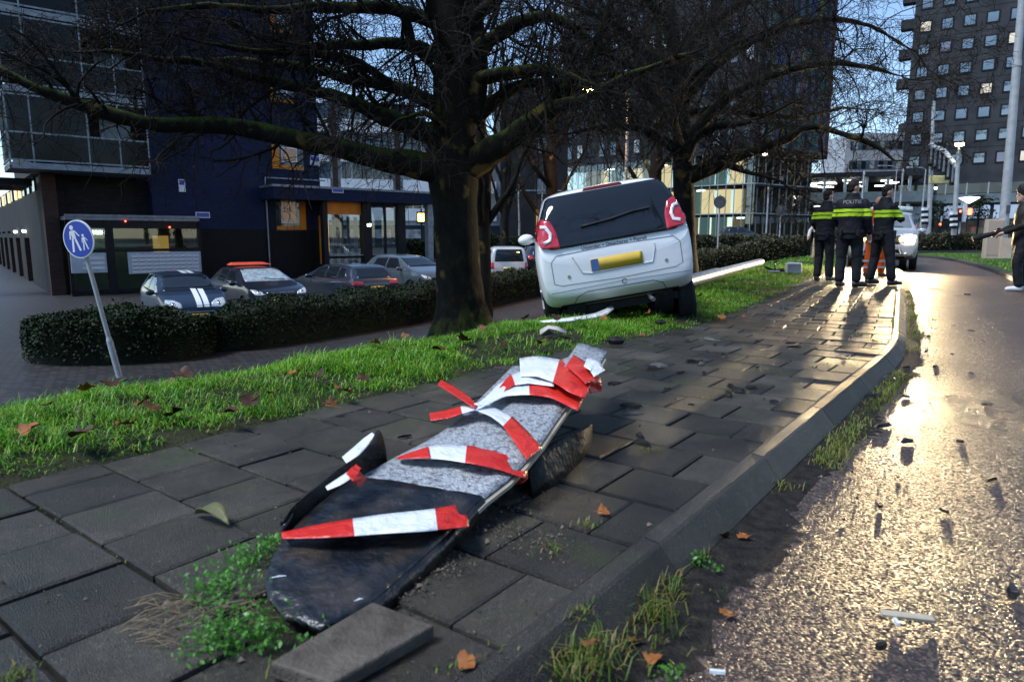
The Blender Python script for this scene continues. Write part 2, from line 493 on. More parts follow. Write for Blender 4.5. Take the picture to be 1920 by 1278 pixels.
# verge, bank, path
M_turf = mat('turf_soil', (.012, .016, .006), (.030, .030, .012), 6, .9, .8, 50)
ss = np.concatenate([np.arange(-40, -6, 2), np.arange(-6, 20, .25), np.arange(20, 60, 1)])
us = np.concatenate([np.arange(1.5, 4.2, .15), np.arange(4.2, 9.4, .4)])
sheet('grass_verge', ss, us, -.012, M_turf, zfun=lambda S, U: np.where(U < pave_w(S) + .02, -.03, zf(S, U)))
def paver_mat():
    m = bpy.data.materials.new('brick_pavers'); n, l, b = nodes_of(m)
    tc = n.new('ShaderNodeTexCoord'); mp = n.new('ShaderNodeMapping'); mp.inputs['Rotation'].default_value = (0, 0, R(15))
    l.new(tc.outputs['Object'], mp.inputs[0])
    br = n.new('ShaderNodeTexBrick'); br.inputs['Scale'].default_value = 1; br.inputs['Brick Width'].default_value = .21; br.inputs['Row Height'].default_value = .105; br.inputs['Mortar Size'].default_value = .012
    br.inputs['Color1'].default_value = (.022, .021, .023, 1); br.inputs['Color2'].default_value = (.045, .041, .040, 1); br.inputs['Mortar'].default_value = (.012, .012, .012, 1)
    l.new(mp.outputs[0], br.inputs['Vector']); l.new(br.outputs['Color'], b.inputs['Base Color'])
    b.inputs['Roughness'].default_value = .5; b.inputs['Specular IOR Level'].default_value = .3
    bp = n.new('ShaderNodeBump'); bp.inputs['Strength'].default_value = .7; bp.inputs['Distance'].default_value = .02; bp.invert = True
    l.new(br.outputs['Fac'], bp.inputs['Height']); l.new(bp.outputs[0], b.inputs['Normal'])
    return m
M_paver = paver_mat()
px_, py_ = np.meshgrid(np.arange(-44, 14.1, .7), np.arange(-6, 62, .7), indexing='ij'); ps_, pu_ = su_of(px_.ravel(), py_.ravel())
n_ = px_.shape[1]; I_, J_ = np.meshgrid(np.arange(px_.shape[0] - 1), np.arange(n_ - 1), indexing='ij'); a_ = (I_ * n_ + J_).ravel(); q_ = np.stack([a_, a_ + n_, a_ + n_ + 1, a_ + 1], 1)
ok_ = (pu_[q_] > 7.6).all(1)
tag(npmesh('path', np.stack([px_.ravel(), py_.ravel(), zf(ps_, pu_) + .004 - .05 * (pu_ < 8.8)], 1), q_[ok_], M_paver, smooth=True), kind='structure')

# ------------------------------------------------------------------ grass
def island_mat(name, cols, rough=.5, spec=.3, transl=.0):
    m = bpy.data.materials.new(name); MATS[name] = m; n, l, b = nodes_of(m)
    ge = n.new('ShaderNodeNewGeometry'); cr = n.new('ShaderNodeValToRGB'); cr.color_ramp.interpolation = 'LINEAR'
    el = cr.color_ramp.elements
    el[0].position = 0; el[0].color = (*cols[0], 1); el[1].position = 1; el[1].color = (*cols[-1], 1)
    for i, c in enumerate(cols[1:-1]):
        q = el.new((i + 1) / (len(cols) - 1)); q.color = (*c, 1)
    l.new(ge.outputs['Random Per Island'], cr.inputs[0])
    no = n.new('ShaderNodeTexNoise'); no.inputs['Scale'].default_value = 1.4; no.inputs['Detail'].default_value = 3
    l.new(ge.outputs['Position'], no.inputs['Vector'])
    mr = n.new('ShaderNodeMapRange'); mr.inputs[1].default_value = .35; mr.inputs[2].default_value = .65; mr.inputs[3].default_value = .7; mr.inputs[4].default_value = 1.25
    l.new(no.outputs[0], mr.inputs[0])
    mx = n.new('ShaderNodeMix'); mx.data_type = 'RGBA'; mx.blend_type = 'MULTIPLY'; mx.inputs[0].default_value = 1
    l.new(cr.outputs[0], mx.inputs[6]); l.new(mr.outputs[0], mx.inputs[7])
    l.new(mx.outputs[2], b.inputs['Base Color'])
    b.inputs['Roughness'].default_value = rough; b.inputs['Specular IOR Level'].default_value = spec
    if transl:
        td = n.new('ShaderNodeBsdfTranslucent'); l.new(mx.outputs[2], td.inputs[0]); ms = n.new('ShaderNodeMixShader'); ms.inputs[0].default_value = transl
        l.new(b.outputs[0], ms.inputs[1]); l.new(td.outputs[0], ms.inputs[2]); l.new(ms.outputs[0], n['Material Output'].inputs[0])
    return m
M_grass = island_mat('grass_blades', [(.022, .10, .006), (.055, .21, .010), (.095, .31, .014), (.15, .37, .02), (.22, .38, .03), (.26, .22, .06)], .45, .35, .3)
nr = np.random.default_rng(11)
def blades(base, length, width, bend=.8, lean=None):
    n = len(base); a = nr.uniform(0, 2 * np.pi, n)
    d = np.stack([np.cos(a), np.sin(a)], 1)
    if lean is not None: d = d * .8 + np.asarray(lean)[None] ; d /= np.linalg.norm(d, axis=1)[:, None]
    p = np.stack([-d[:, 1], d[:, 0]], 1)
    L = length; k = bend * nr.uniform(.3, 1.1, n)
    V = np.zeros((n, 5, 3))
    mid = L * .55
    V[:, 0, :2] = p * width[:, None] * .5; V[:, 1, :2] = -p * width[:, None] * .5
    c1 = d * (mid * np.sin(k * .5))[:, None]; z1 = mid * np.cos(k * .5)
    V[:, 2, :2] = c1 + p * width[:, None] * .42; V[:, 3, :2] = c1 - p * width[:, None] * .42; V[:, 2, 2] = z1; V[:, 3, 2] = z1
    c2 = c1 + d * ((L - mid) * np.sin(k * 1.35))[:, None]; V[:, 4, :2] = c2; V[:, 4, 2] = z1 + (L - mid) * np.cos(k * 1.35)
    V += base[:, None, :]
    F = np.array([[0, 1, 3], [0, 3, 2], [2, 3, 4]])
    return V.reshape(-1, 3), (F[None] + (np.arange(n) * 5)[:, None, None]).reshape(-1, 3)
def scatter(n, s0, s1, u0, u1, keep=None):
    s = nr.uniform(s0, s1, n); u = nr.uniform(u0, u1, n)
    if keep is not None:
        k = keep(s, u); s, u = s[k], u[k]
    x, y = wxy(s, u); return np.stack([x, y, zf(s, u) - .012], 1), s, u
def patchy(s, u):
    q = np.sin(s * 3.1 + 1.7 * np.sin(u * 2.3)) * np.sin(u * 4.1 + 1.3 * np.sin(s * 1.9)) + .5 * np.sin(s * 9.3) * np.sin(u * 8.1)
    edge = u - pave_w(s) - .05 * np.sin(s * 7) - .06 * np.sin(s * 17 + 1)
    bare = ((s - 3.0) / .75) ** 2 + ((u - 2.35) / .33) ** 2 < 1
    bare2 = ((s - 5.6) / .5) ** 2 + ((u - 1.95) / .2) ** 2 < 1
    bare = bare | bare2
    pr = np.clip(.62 + .45 * q, .2, 1) * np.clip(edge / .25 + .15, 0, 1) * np.where(bare, .10, 1)
    return nr.uniform(0, 1, len(s)) < pr
GV = []; GF = []; off = 0
for n, s0, s1, u0, u1, l0, l1, w in ((52000, -3, 1.2, 1.85, 3.7, .05, .12, .005), (58000, 1.2, 4.5, 1.8, 3.9, .05, .115, .0055), (56000, 4.5, 9, 1.5, 4.4, .045, .10, .0065),
                                   (32000, 9, 20, 1.5, 5.0, .05, .10, .010), (9000, 20, 34, 1.5, 6.5, .06, .12, .02), (9000, -3, 9, 3.6, 7.0, .05, .10, .012)):
    b, s, u = scatter(n, s0, s1, u0, u1, patchy)
    nn = len(b); L = nr.uniform(l0, l1, nn) * np.clip((u - pave_w(s)) / .25 + .45, .45, 1)
    clump = .55 + .6 * (.5 + .5 * np.sin(s * 5.3 + 2 * np.sin(u * 4.7))) * (.5 + .5 * np.sin(u * 6.1 + 1.7 * np.sin(s * 3.9))) + .25 * np.sin(s * 13 + u * 11)
    V, Fx = blades(b, L * np.clip(clump, .45, 1.3) * 1.15, np.full(nn, w) * nr.uniform(.6, 1.2, nn), 2.0, lean=(.35, -.25))
    GV.append(V); GF.append(Fx + off); off += len(V)
tag(npmesh('grass', np.concatenate(GV), np.concatenate(GF), M_grass), 'lush wet green grass growing along the verge', 'grass', kind='stuff')
# tufts between kerb and road, moss lines in the pavement joints
M_grass2 = island_mat('yellowing_grass', [(.05, .12, .012), (.10, .17, .02), (.20, .19, .04), (.26, .19, .07)], .5, .3, .3)
TB = []; TL = []
def tuft(p, n, rad, l):
    q = np.array(p)[None] + np.concatenate([nr.normal(0, rad, (n, 2)), np.zeros((n, 1))], 1)
    TB.append(q); TL.append(nr.uniform(.35, 1, n) * l)
for s0, s1, dens in ((1.7, 4.3, 26), (6.2, 13, 9)):
    for s in np.arange(s0, s1, 1 / dens * .6):
        x, y = wxy(s, -.20 + nr.normal(0, .025)); tuft((float(x), float(y), -.10), int(16 * (1 + .6 * math.sin(s * 4))) + 3, .03, .055)
for px, py, n, r, l in ((1215, 1150, 130, .045, .10), (1255, 1110, 60, .03, .09), (1105, 1235, 150, .05, .11), (1060, 1265, 80, .04, .10), (1190, 1195, 60, .05, .06), (1310, 1045, 40, .02, .05), (1680, 705, 60, .05, .07),
                        (1700, 655, 120, .08, .08), (1660, 670, 60, .06, .05), (1460, 910, 60, .04, .05)):
    p = gp(px, py, -.09 if px > 1150 else -.06); tuft(p, n, r, l)
for px, py, n in ((1030, 1030, 40), (1100, 985, 30), (1095, 1150, 40), (850, 1250, 10), (540, 1260, 14), (20, 1270, 60), (935, 1225, 10), (1225, 845, 25), (1385, 735, 18), (1330, 745, 20), (1610, 628, 40), (1640, 640, 40), (1525, 690, 25), (1340, 1110, 8)):
    tuft(gp(px, py, 0), n, .022, .03)
for i in range(70):
    s0 = rng.uniform(1, 13); k = rng.randint(0, 4)
    x, y = wxy(round(s0 / TILE) * TILE, rng.uniform(.1, 1.6)); tuft((float(x), float(y), -.004), 8, .02, .014)
for i in range(420):
    s0 = rng.uniform(-1.5, 6); x, y = wxy(s0, .5 * TILE * round(rng.uniform(1.0, 2.0) / (.5 * TILE)) if rng.random() < .5 else rng.uniform(.9, 2.0))
    if rng.random() < .5: x, y = wxy(TILE * round(s0 / TILE) + rng.gauss(0, .003), rng.uniform(.9, 2.0))
    tuft((float(x), float(y), -.006), 10, .016, .011)
for s0 in np.arange(6.5, 16, .07):
    x, y = wxy(s0 + nr.normal(0, .02), .01); tuft((float(x), float(y), -.004), 5, .012, .02)
b = np.concatenate(TB); L = np.concatenate(TL)
V, Fx = blades(b, L, nr.uniform(.0025, .005, len(b)), 1.3)
tag(npmesh('weeds', V, Fx, M_grass2), 'yellow green grass tufts growing from kerb and tile joints', 'weeds', kind='stuff')

# leafy weed clump in the broken corner of the pavement
M_leafw = island_mat('chickweed_leaves', [(.05, .16, .02), (.08, .25, .03), (.12, .30, .05)], .4, .4, .3)
def leaves_cloud(pts, size, up=.5):
    n = len(pts); a = nr.normal(0, 1, (n, 3)); a[:, 2] = abs(a[:, 2]) * up + .3
    nrm = a / np.linalg.norm(a, axis=1)[:, None]
    t = np.cross(nrm, nr.normal(0, 1, (n, 3))); t /= np.linalg.norm(t, axis=1)[:, None]; w = np.cross(nrm, t)
    sz = size * nr.uniform(.6, 1.25, n)[:, None]
    V = np.stack([pts - t * sz, pts - t * sz * .1 + w * sz * .55 + nrm * sz * .1, pts + t * sz, pts - t * sz * .1 - w * sz * .55 + nrm * sz * .1], 1)
    return V.reshape(-1, 3), np.arange(n * 4).reshape(-1, 4)
P = []
for px, py, n, r in ((470, 1040, 130, .035), (420, 1085, 140, .045), (505, 1020, 60, .02), (400, 1110, 80, .035), (455, 1175, 260, .055), (400, 1195, 110, .035), (505, 1185, 70, .02), (370, 1200, 20, .03), (590, 1200, 16, .03), (845, 1030, 12, .01), (1310, 1048, 40, .018), (1260, 1255, 20, .02), (1345, 1065, 12, .01)):
    c = gp(px, py, .03 if px < 800 else -.07)
    q = np.array(c)[None] + nr.normal(0, 1, (n * 2, 3)) * np.array([r, r, r * .6]) * .9; P.append(q)
V, Fq = leaves_cloud(np.concatenate(P), .0075)
tag(npmesh('leafy_weeds', V, Fq, M_leafw), 'bright green leafy weeds sprouting from the broken pavement corner', 'weeds', kind='stuff')
M_straw = mat('dry_stems', (.28, .21, .13), (.16, .12, .07), 20, .8)
m = MB()
for i in range(70):
    a = gp(rng.uniform(230, 480), rng.uniform(1120, 1180), .008)
    if i < 14: a = gp(rng.uniform(200, 330), rng.uniform(1175, 1215), .006)
    d = Vector((rng.uniform(.02, .11), rng.uniform(-.02, .06), 0)); d2 = d * rng.uniform(.8, 1.3) + Vector((0, rng.uniform(-.03, .03), 0))
    m.tube([a, a + d * .6 + Vector((0, 0, .012)), a + d * .6 + d2 * .5 + Vector((0, 0, .002))], [.0012, .0012, .0008], 4, False)
tag(m.build('dry_stems', M_straw, fix=False), 'dead straw coloured stems scattered by the weed clump', 'dry stems', kind='stuff')

# grit and crumbs of soil on tiles, kerb and road
M_grit = island_mat('grit', [(.010, .009, .008), (.03, .026, .02), (.09, .075, .055), (.16, .13, .10)], .7, .3)
n = 5200; s_ = nr.uniform(-1.6, 9, n) ; u_ = np.where(nr.random(n) < .45, -.2 - abs(nr.normal(0, .18, n)), nr.uniform(0, 2.0, n)); x, y = wxy(s_, u_)
GP = np.stack([x, y, np.where(u_ < -.1, -.097, .004)], 1)
q = []
for px, py, k, r in ((900, 985, 420, .06), (960, 940, 420, .07), (1000, 1010, 160, .06), (820, 1050, 200, .05), (760, 1105, 160, .04), (420, 1150, 260, .07), (330, 1170, 120, .05), (1090, 690, 150, .12)):
    c = gp(px, py, .003); q.append(np.array(c)[None] + nr.normal(0, 1, (k, 3)) * np.array([[r, r, .002]]))
GP = np.concatenate([GP] + q); n = len(GP); sz = nr.uniform(.0012, .0048, n) * (1 + (nr.random(n) < .05) * 1.3)
T4 = np.array([[1, 0, 0], [-.6, .8, 0], [-.5, -.9, 0], [0, 0, 1.1]]); V = GP[:, None] + T4[None] * sz[:, None, None] * nr.uniform(.6, 1.4, (n, 4, 1)); F4 = np.array([[0, 1, 3], [1, 2, 3], [2, 0, 3]])
tag(npmesh('grit', V.reshape(-1, 3), (F4[None] + (np.arange(n) * 4)[:, None, None]).reshape(-1, 3), M_grit), 'fine grit and soil crumbs scattered on tiles and gutter', 'grit', kind='stuff')
# ================================================================== BUILDINGS
M_navy = brick_mat('navy_brick', (.016, .024, .062), (.025, .034, .082), (.014, .020, .048))
M_black = mat('black_plinth', (.003, .003, .004), (.006, .006, .007), 3, .6)
M_gbrick = brick_mat('grey_brick', (.028, .027, .029), (.048, .045, .044), (.018, .018, .019))
M_rbrick = brick_mat('red_brick', (.075, .040, .032), (.105, .058, .045), (.035, .03, .027))
M_steel = mat('galvanised_steel', (.17, .20, .22), (.25, .28, .31), 5, .5, metal=.3)
M_dsteel = mat('dark_steel', (.007, .0075, .009), (.013, .013, .015), 6, .5)
M_white = mat('white_paint', (.62, .64, .66), (.74, .76, .78), 2, .5)
M_offw = mat('off_white_render', (.30, .32, .35), (.42, .45, .48), .6, .7)
M_dglass = mat('dark_window_glass', (.012, .016, .022), None, rough=.06, spec=.8)
M_pane = mat('reflecting_pane', (.05, .08, .11), (.10, .14, .18), .8, .08, spec=.5)
M_orange = mat('orange_panel', (.55, .17, .015), (.66, .23, .03), 2, .5)
M_glass = glass_mat('clear_glass', (.78, .84, .84), .03)
M_lit = mat('lit_warm_window', (.6, .45, .25), None, emit=(1.0, .66, .30), estr=.45)
M_litw = mat('lit_white_lamp', (.9, .9, .9), None, emit=(1.0, .95, .85), estr=6)
M_tube = mat('fluorescent_tube', (.9, .9, .9), None, emit=(.95, 1.0, .95), estr=3.0)
M_litg = mat('green_white_lamp', (.9, .9, .9), None, emit=(.75, 1.0, .8), estr=9)
M_red = mat('red_signal', (.5, .02, .01), None, emit=(1.0, .05, .02), estr=6)
M_blue = mat('sign_blue', (.008, .04, .30), (.01, .05, .34), 3, .35)
M_conc = mat('dark_concrete', (.026, .029, .034), (.046, .050, .057), .5, .75, .2, 20, detail=8)
M_mull = mat('aluminium_frame', (.33, .37, .38), None, rough=.4, metal=.4)

# ---- navy apartment block with balconies, lobby and garages
PHI = R(40)
EX = Vector((math.cos(PHI), math.sin(PHI), 0)); EP = Vector((-math.sin(PHI), math.cos(PHI), 0))
Q0 = Vector((-18.7, 28.3, -1.5))
apt = thing('apartment_block', 'dark navy brick apartment block with steel balconies, lit corner windows and garages', 'building', Q0, PHI)
def fa(px, py, yl=0.0):                   # pixel -> local point on the facade plane at local depth yl
    p = onplane(Q0 + EP * yl, EP, px, py) - Q0
    return p.dot(EX), p.z
m = MB()
m.b2((3.6, .0, 2.75), (11.5, 9, 24)); m.build('wall', M_navy, apt)
m = MB(); m.b2((5.2, .02, 0), (11.45, 8.9, 2.75)); m.build('plinth', M_black, apt)
m = MB(); m.b2((-.6, 1.2, 5.0), (3.6, 9, 24)); m.build('rear_wall', M_black, apt)
m = MB(); m.b2((.0, 1.0, 2.9), (3.6, 9, 5.0)); m.build('upper_brick_band', M_gbrick, apt)
def window(pa, x0, x1, z0, z1, y, lit=False, orange='L'):
    w = MB(); d = .12
    for a, b in (((x0 - .06, y - .03, z0 - .06), (x1 + .06, y + .05, z0)), ((x0 - .06, y - .03, z1), (x1 + .06, y + .05, z1 + .06)), ((x0 - .06, y - .03, z0), (x0, y + .05, z1)), ((x1, y - .03, z0), (x1 + .06, y + .05, z1))): w.b2(a, b)
    w = w.build('window', M_dsteel, pa)
    g = MB(); g.b2((x0, y - .006, z0), (x1, y - .003, z1)); g.build('pane', M_dglass, w)
    if orange:
        s = .22 * (x1 - x0)
        o = MB(); xa = x0 + .02 if orange == 'L' else x1 - s
        o.b2((xa, y - .028, z0 + .03), (xa + s - .02, y - .01, z1 - .03)); o.b2((x0 + (s + .04 if orange == 'L' else 0.0), y - .026, z0 + .03), (x1 - (.05 if orange == 'L' else s + .02), y - .01, z0 + .2)); o.build('panel', M_orange, w)
        f = MB(); xb0 = x0 + s + .12 if orange == 'L' else x0 + .25; xb1 = x1 - .35 if orange == 'L' else x1 - s - .15
        z2 = z0 + .35; z3 = z1 - .1
        for a, b in (((xb0, y - .04, z2), (xb1, y - .012, z2 + .05)), ((xb0, y - .04, z3 - .05), (xb1, y - .012, z3)), ((xb0, y - .04, z2 + .05), (xb0 + .05, y - .012, z3 - .05)), ((xb1 - .05, y - .04, z2 + .05), (xb1, y - .012, z3 - .05))): f.b2(a, b)
        f.build('frame', M_white, w)
        if lit:
            l = MB(); l.b2((xb0 + .05, y - .02, z2 + .05), (xb1 - .05, y - .011, z3 - .05)); l.build('lit_pane', lit, w)
M_dim = mat('dim_lit_pane', (.03, .028, .026), (.12, .095, .075), 2.2, .1, emit=(1.0, .62, .38), estr=.035)
M_cur = mat('curtained_pane', (.10, .13, .15), (.42, .44, .44), 1.5, .15, spec=.8)
for px0, px1, py0, py1, lit in ((508, 570, 270, 320, M_dim), (504, 552, 146, 196, M_cur), (504, 552, 20, 68, M_cur)):
    x0, z1 = fa(px0, py0); x1, z0 = fa(px1, py1)
    window(apt, x0, x1, z0, z1, 0.0, lit)
x0, z1 = fa(516, 372); x1, z0 = fa(575, 432)
window(apt, x0, x1, z0, z1, 0.0, M_dim, 'R')
# downpipe
m = MB(); a = fa(496, 333); b = fa(497, 500); c = fa(608, 337)
m.bar((a[0], -.08, a[1]), (a[0], -.08, b[1] - .6), .07); m.bar((a[0], -.08, a[1]), (c[0], -.08, a[1]), .07); m.build('downpipe', M_steel, apt, bevel=.015)
# enamel signs
for px, py, w, h, cc in ((341, 348, .28, .55, M_blue), (380, 403, .62, .26, M_blue), (590, 302, .50, .50, M_blue), (633, 357, .60, .24, M_blue)):
    yl = 0.0 if px < 600 else -1.72
    x, z = fa(px, py, yl)
    s = MB(); s.b2((x - w / 2, yl - .03, z - h / 2), (x + w / 2, yl - .006, z + h / 2)); so = s.build('sign_plate', M_white, apt)
    s = MB(); s.b2((x - w / 2 + .03, yl - .034, z - (h / 2 - .03) * (1 if w > h else -.1)), (x + w / 2 - .03, yl - .031, z + h / 2 - .03)); s.build('blue_field', cc, so)
# balconies
M_bglass = glass_mat('balcony_glass', (.10, .12, .13), -.02, .15)
bx0, bx1, by0 = -1.5, 3.3, -1.5
for i in range(5):
    z0 = 5.2 + i * 2.8
    bal = MB(); bal.b2((bx0, by0, z0 - .22), (bx1, 1.2, z0)); bal = bal.build('balcony', M_steel, apt)
    fr = MB()
    for z in (z0 + .06, z0 + 1.08, z0 + 2.45): fr.b2((bx0, by0 - .02, z), (bx1, by0 + .04, z + .06)); fr.b2((bx0 - .02, by0 + .04, z), (bx0 + .04, 1.2, z + .06))
    for x in (bx0, bx0 + .75, 1.1, 2.2, bx1 - .05): fr.b2((x, by0 - .03, z0), (x + .05, by0 + .03, z0 + 2.58))
    fr.build('railing', M_steel, bal)
    g = MB(); g.b2((bx0 + .05, by0, z0 + .12), (bx1, by0 + .008, z0 + 1.08)); g.b2((bx0, by0, z0 + 1.14), (bx0 + 2.6, by0 + .008, z0 + 2.45)); g.b2((bx0, by0 + .04, z0 + .12), (bx0 + .008, 1.2, z0 + 2.45)); g.build('glazing', M_bglass, bal)
    w = MB(); w.b2((.2, 1.14, z0 + .2), (1.6, 1.19, z0 + 2.3)); w.b2((2.0, 1.14, z0 + .2), (3.2, 1.19, z0 + 2.3)); w.build('window', M_pane, bal)
# far side of the block beyond the balconies (light grey return)
m = MB(); m.b2((-5.5, 3.0, 4.6), (-1.6, 3.3, 24)); m.build('side_wall', M_offw, apt)
for i in range(5):
    z0 = 5.0 + 2.8 * i; m = MB(); m.b2((-5.4, 2.0, z0), (-1.62, 3.0, z0 + 1.0)); m.build('side_balcony', M_bglass, apt)
for i in range(6):
    m = MB(); m.b2((-5.0, 1.4 + i * .8, 4.5), (-.6, 1.55 + i * .8, 4.8)); m.build('soffit_beam', M_dsteel, apt)
# garages along the side
m = MB()
doors = [9.3, 14.3, 19.0, 23.4, 27.4, 31.0]
edges = [0.5]
for t in sorted(doors): edges += [t - 1.35, t + 1.35]
edges.append(40)
for i in range(0, len(edges), 2): m.b2((-.35, edges[i], 0), (.4, edges[i + 1], 2.35))
m.b2((-.35, .5, 2.35), (.4, 40, 4.3)); m.build('garage_wall', M_gbrick, apt)
m = MB(); m.b2((-.45, -.1, 0), (.05, .5, 5.0)); m.build('pier', M_rbrick, apt)
for i, t in enumerate(doors):
    d = MB(); d.b2((-.02, t - 1.34, .05), (.1, t + 1.34, 2.34)); d = d.build('garage_door', M_black, apt)
    j = MB(); j.b2((-.36, t + 1.2, 0), (0, t + 1.35, 2.34)); j.build('door_jamb', M_rbrick, d)
    if i < 2: j = MB(); j.b2((-.30, t - 1.2, .02), (-.04, t - 1.13, 2.2)); j.build('open_door_edge', M_white, d)
    l = MB(); l.b2((-.50, t - .1, 2.62), (-.36, t + .1, 2.74)); l.build('wall_lamp', M_litw if i < 2 else M_dsteel, apt)
for i in range(11):
    t = 3.2 + i * 2.3
    w = MB(); w.b2((-.37, t, 4.4), (-.3, t + .9, 5.0)); w.build('clerestory_window', M_lit if i in (3, 4, 6, 8) else M_dglass, apt)
m = MB(); m.b2((-.30, .5, 4.3), (.4, 40, 5.1)); m.build('clerestory_wall', M_black, apt)
# lobby
lob = MB(); lob.b2((.1, -1.3, 3.08), (5.15, 1.2, 3.22)); lob.b2((.1, -1.36, 3.22), (5.2, -1.2, 3.30)); lob.build('lobby_roof', M_steel, apt)
m = MB()
for x in (.1, 1.55, 5.05): m.b2((x, -1.25, 0), (x + .12, -1.1, 3.08))
m.b2((1.45, -1.28, 0), (1.75, -1.05, 3.08)); m.b2((.1, -1.25, .1), (5.15, -1.12, .25)); m.b2((.1, -1.26, 1.78), (5.15, -1.1, 1.9)); m.b2((.1, -1.25, 2.75), (5.15, -1.12, 3.08)); m.b2((.1, -1.24, .95), (1.5, -1.12, 1.05))
m.build('lobby_frame', M_dsteel, apt)
m = MB(); m.b2((1.75, -1.2, 1.9), (5.05, -1.19, 2.75)); m.b2((.22, -1.2, 1.9), (1.45, -1.19, 2.75)); m.build('lobby_glazing', M_glass, apt)
m = MB(); m.b2((.2, 1.0, .1), (5.1, 1.1, 3.0)); m.b2((.2, -1.1, .02), (5.1, 1.0, .1)); m.build('lobby_back_wall', mat('lobby_green_wall', (.045, .06, .045), (.07, .085, .06), 2, .6), apt)
m = MB(); m.b2((3.7, .9, 1.7), (4.35, .98, 2.45)); m.build('lobby_poster', mat('ochre_poster', (.5, .30, .05), (.35, .22, .06), 2, .5, emit=(1, .6, .15), estr=.12), apt)
m = MB(); m.b2((1.2, .2, 2.52), (1.6, .3, 2.66)); m.build('lobby_lamp', M_litg, apt)
for px, py in ((235, 415), (318, 426)):
    x, z = fa(px, py, -1.3); m = MB(); m.box((x, -1.32, z), (.05, .05, .05)); m.build('alarm_lamp', M_red, apt)
m = MB(); m.b2((2.2, -1.33, .85), (5.1, -1.27, 1.76)); mp = m.build('mailbox_panel', mat('mailbox_grey', (.32, .36, .40), (.40, .44, .48), 3, .45), apt)
M_box = mat('mailbox_white', (.50, .53, .56), (.60, .62, .64), 2, .45)
me_box = MB(); me_box.b2((-.128, -.02, -.078), (.128, .02, .062)); me_box.b2((-.09, -.026, .045), (.10, -.02, .058), 1); me_box = me_box.mesh('mailbox'); me_box.materials.append(M_box); me_box.materials.append(M_dsteel)
for i in range(10):
    for j in range(5):
        o = bpy.data.objects.new('mailbox', me_box); COL.objects.link(o); o.parent = mp; o.location = (2.46 + i * .268, -1.345, .96 + j * .165)
m = MB(); m.b2((.15, -1.4, .95), (1.4, -1.30, 1.75)); mp2 = m.build('notice_panel', MATS['mailbox_grey'], apt)
for i in range(3):
    o = MB(); o.b2((.55, -1.43, 1.08 + .2 * i), (1.32, -1.402, 1.2 + .2 * i)); o.build('intercom_row', M_box, mp2)
# entrance pavilion under the flat canopy
pav = thing('entrance_pavilion', 'flat canopied glass entrance pavilion with orange panels beside the navy block', 'pavilion', Q0, PHI)
Y0 = -1.7
cx0, cz1 = fa(512, 347, Y0); cx1, _ = fa(815, 360, Y0); _, cz0 = fa(512, 372, Y0)
m = MB(); m.b2((cx0, Y0, cz0), (cx1, 3.5, cz1 - .06)); m.build('canopy', M_navy, pav)
m = MB(); m.b2((cx0 - .05, Y0 - .06, cz1 - .055), (cx1 + .05, 3.5, cz1 + .05)); m.build('roof_edge', M_steel, pav)
for px, w, mm in ((690, .5, M_dsteel), (755, .42, M_dsteel), (808, .34, M_steel), (612, .25, M_dsteel)):
    x, _ = fa(px, 450, Y0 + .4); m = MB(); m.b2((x - w / 2, Y0 + .4, 0), (x + w / 2, Y0 + .75, cz0)); m.build('column', mm, pav)
xa, _ = fa(614, 400, Y0 + .6); xb, _ = fa(686, 400, Y0 + .6); xc, _ = fa(752, 400, Y0 + .6)
m = MB(); m.b2((xa, Y0 + .6, cz0 - .65), (xb, Y0 + .66, cz0 - .02)); m.b2((xa, Y0 + 1.6, 1), (xa + .35, Y0 + 1.7, cz0 - .7)); m.build('orange_fascia', M_orange, pav)
m = MB(); m.b2((xa, Y0 + .62, .6), (xb, Y0 + .63, cz0 - .66)); m.b2((xb + .3, Y0 + .62, .6), (xc, Y0 + .63, cz0 - .3)); m.build('glazing', M_glass, pav)
m = MB()
m.b2((xb + .3, Y0 + .6, 1.3), (xc, Y0 + .7, 1.42)); m.b2((xa, Y0 + .6, 1.3), (xb, Y0 + .7, 1.42)); m.b2(((xb + xc) / 2, Y0 + .6, .5), ((xb + xc) / 2 + .14, Y0 + .7, cz0)); m.b2((xa, Y0 + .55, 0), (xc, Y0 + .7, .6)); m.b2((xb + .3, Y0 + .56, .6), (xc, Y0 + .6, 1.28)); m.build('frame', M_dsteel, pav)
m = MB()
for z in (.62, 1.44): m.b2((xa, Y0 + .45, z), (xc - .2, Y0 + .52, z + .05))
m.build('handrail', M_steel, pav)
for i in range(5):
    m = MB(); x = xa + 1.1 + i * .42; m.b2((x, Y0 + 2.4, .5), (x + .2, Y0 + 2.45, cz0 - .7)); m.build('blind_slat', M_offw, pav)
m = MB(); m.b2((xa + .1, Y0 + 2.9, 1.6), (xa + 1.1, Y0 + 2.95, cz0 - .8)); m.build('lit_doorway', M_lit, pav)
m = MB(); x, z = fa(694, 422, Y0 + .3); m.box((x, Y0 + .45, z), (.22, .1, .14)); m.build('flood_lamp', M_litg, pav)

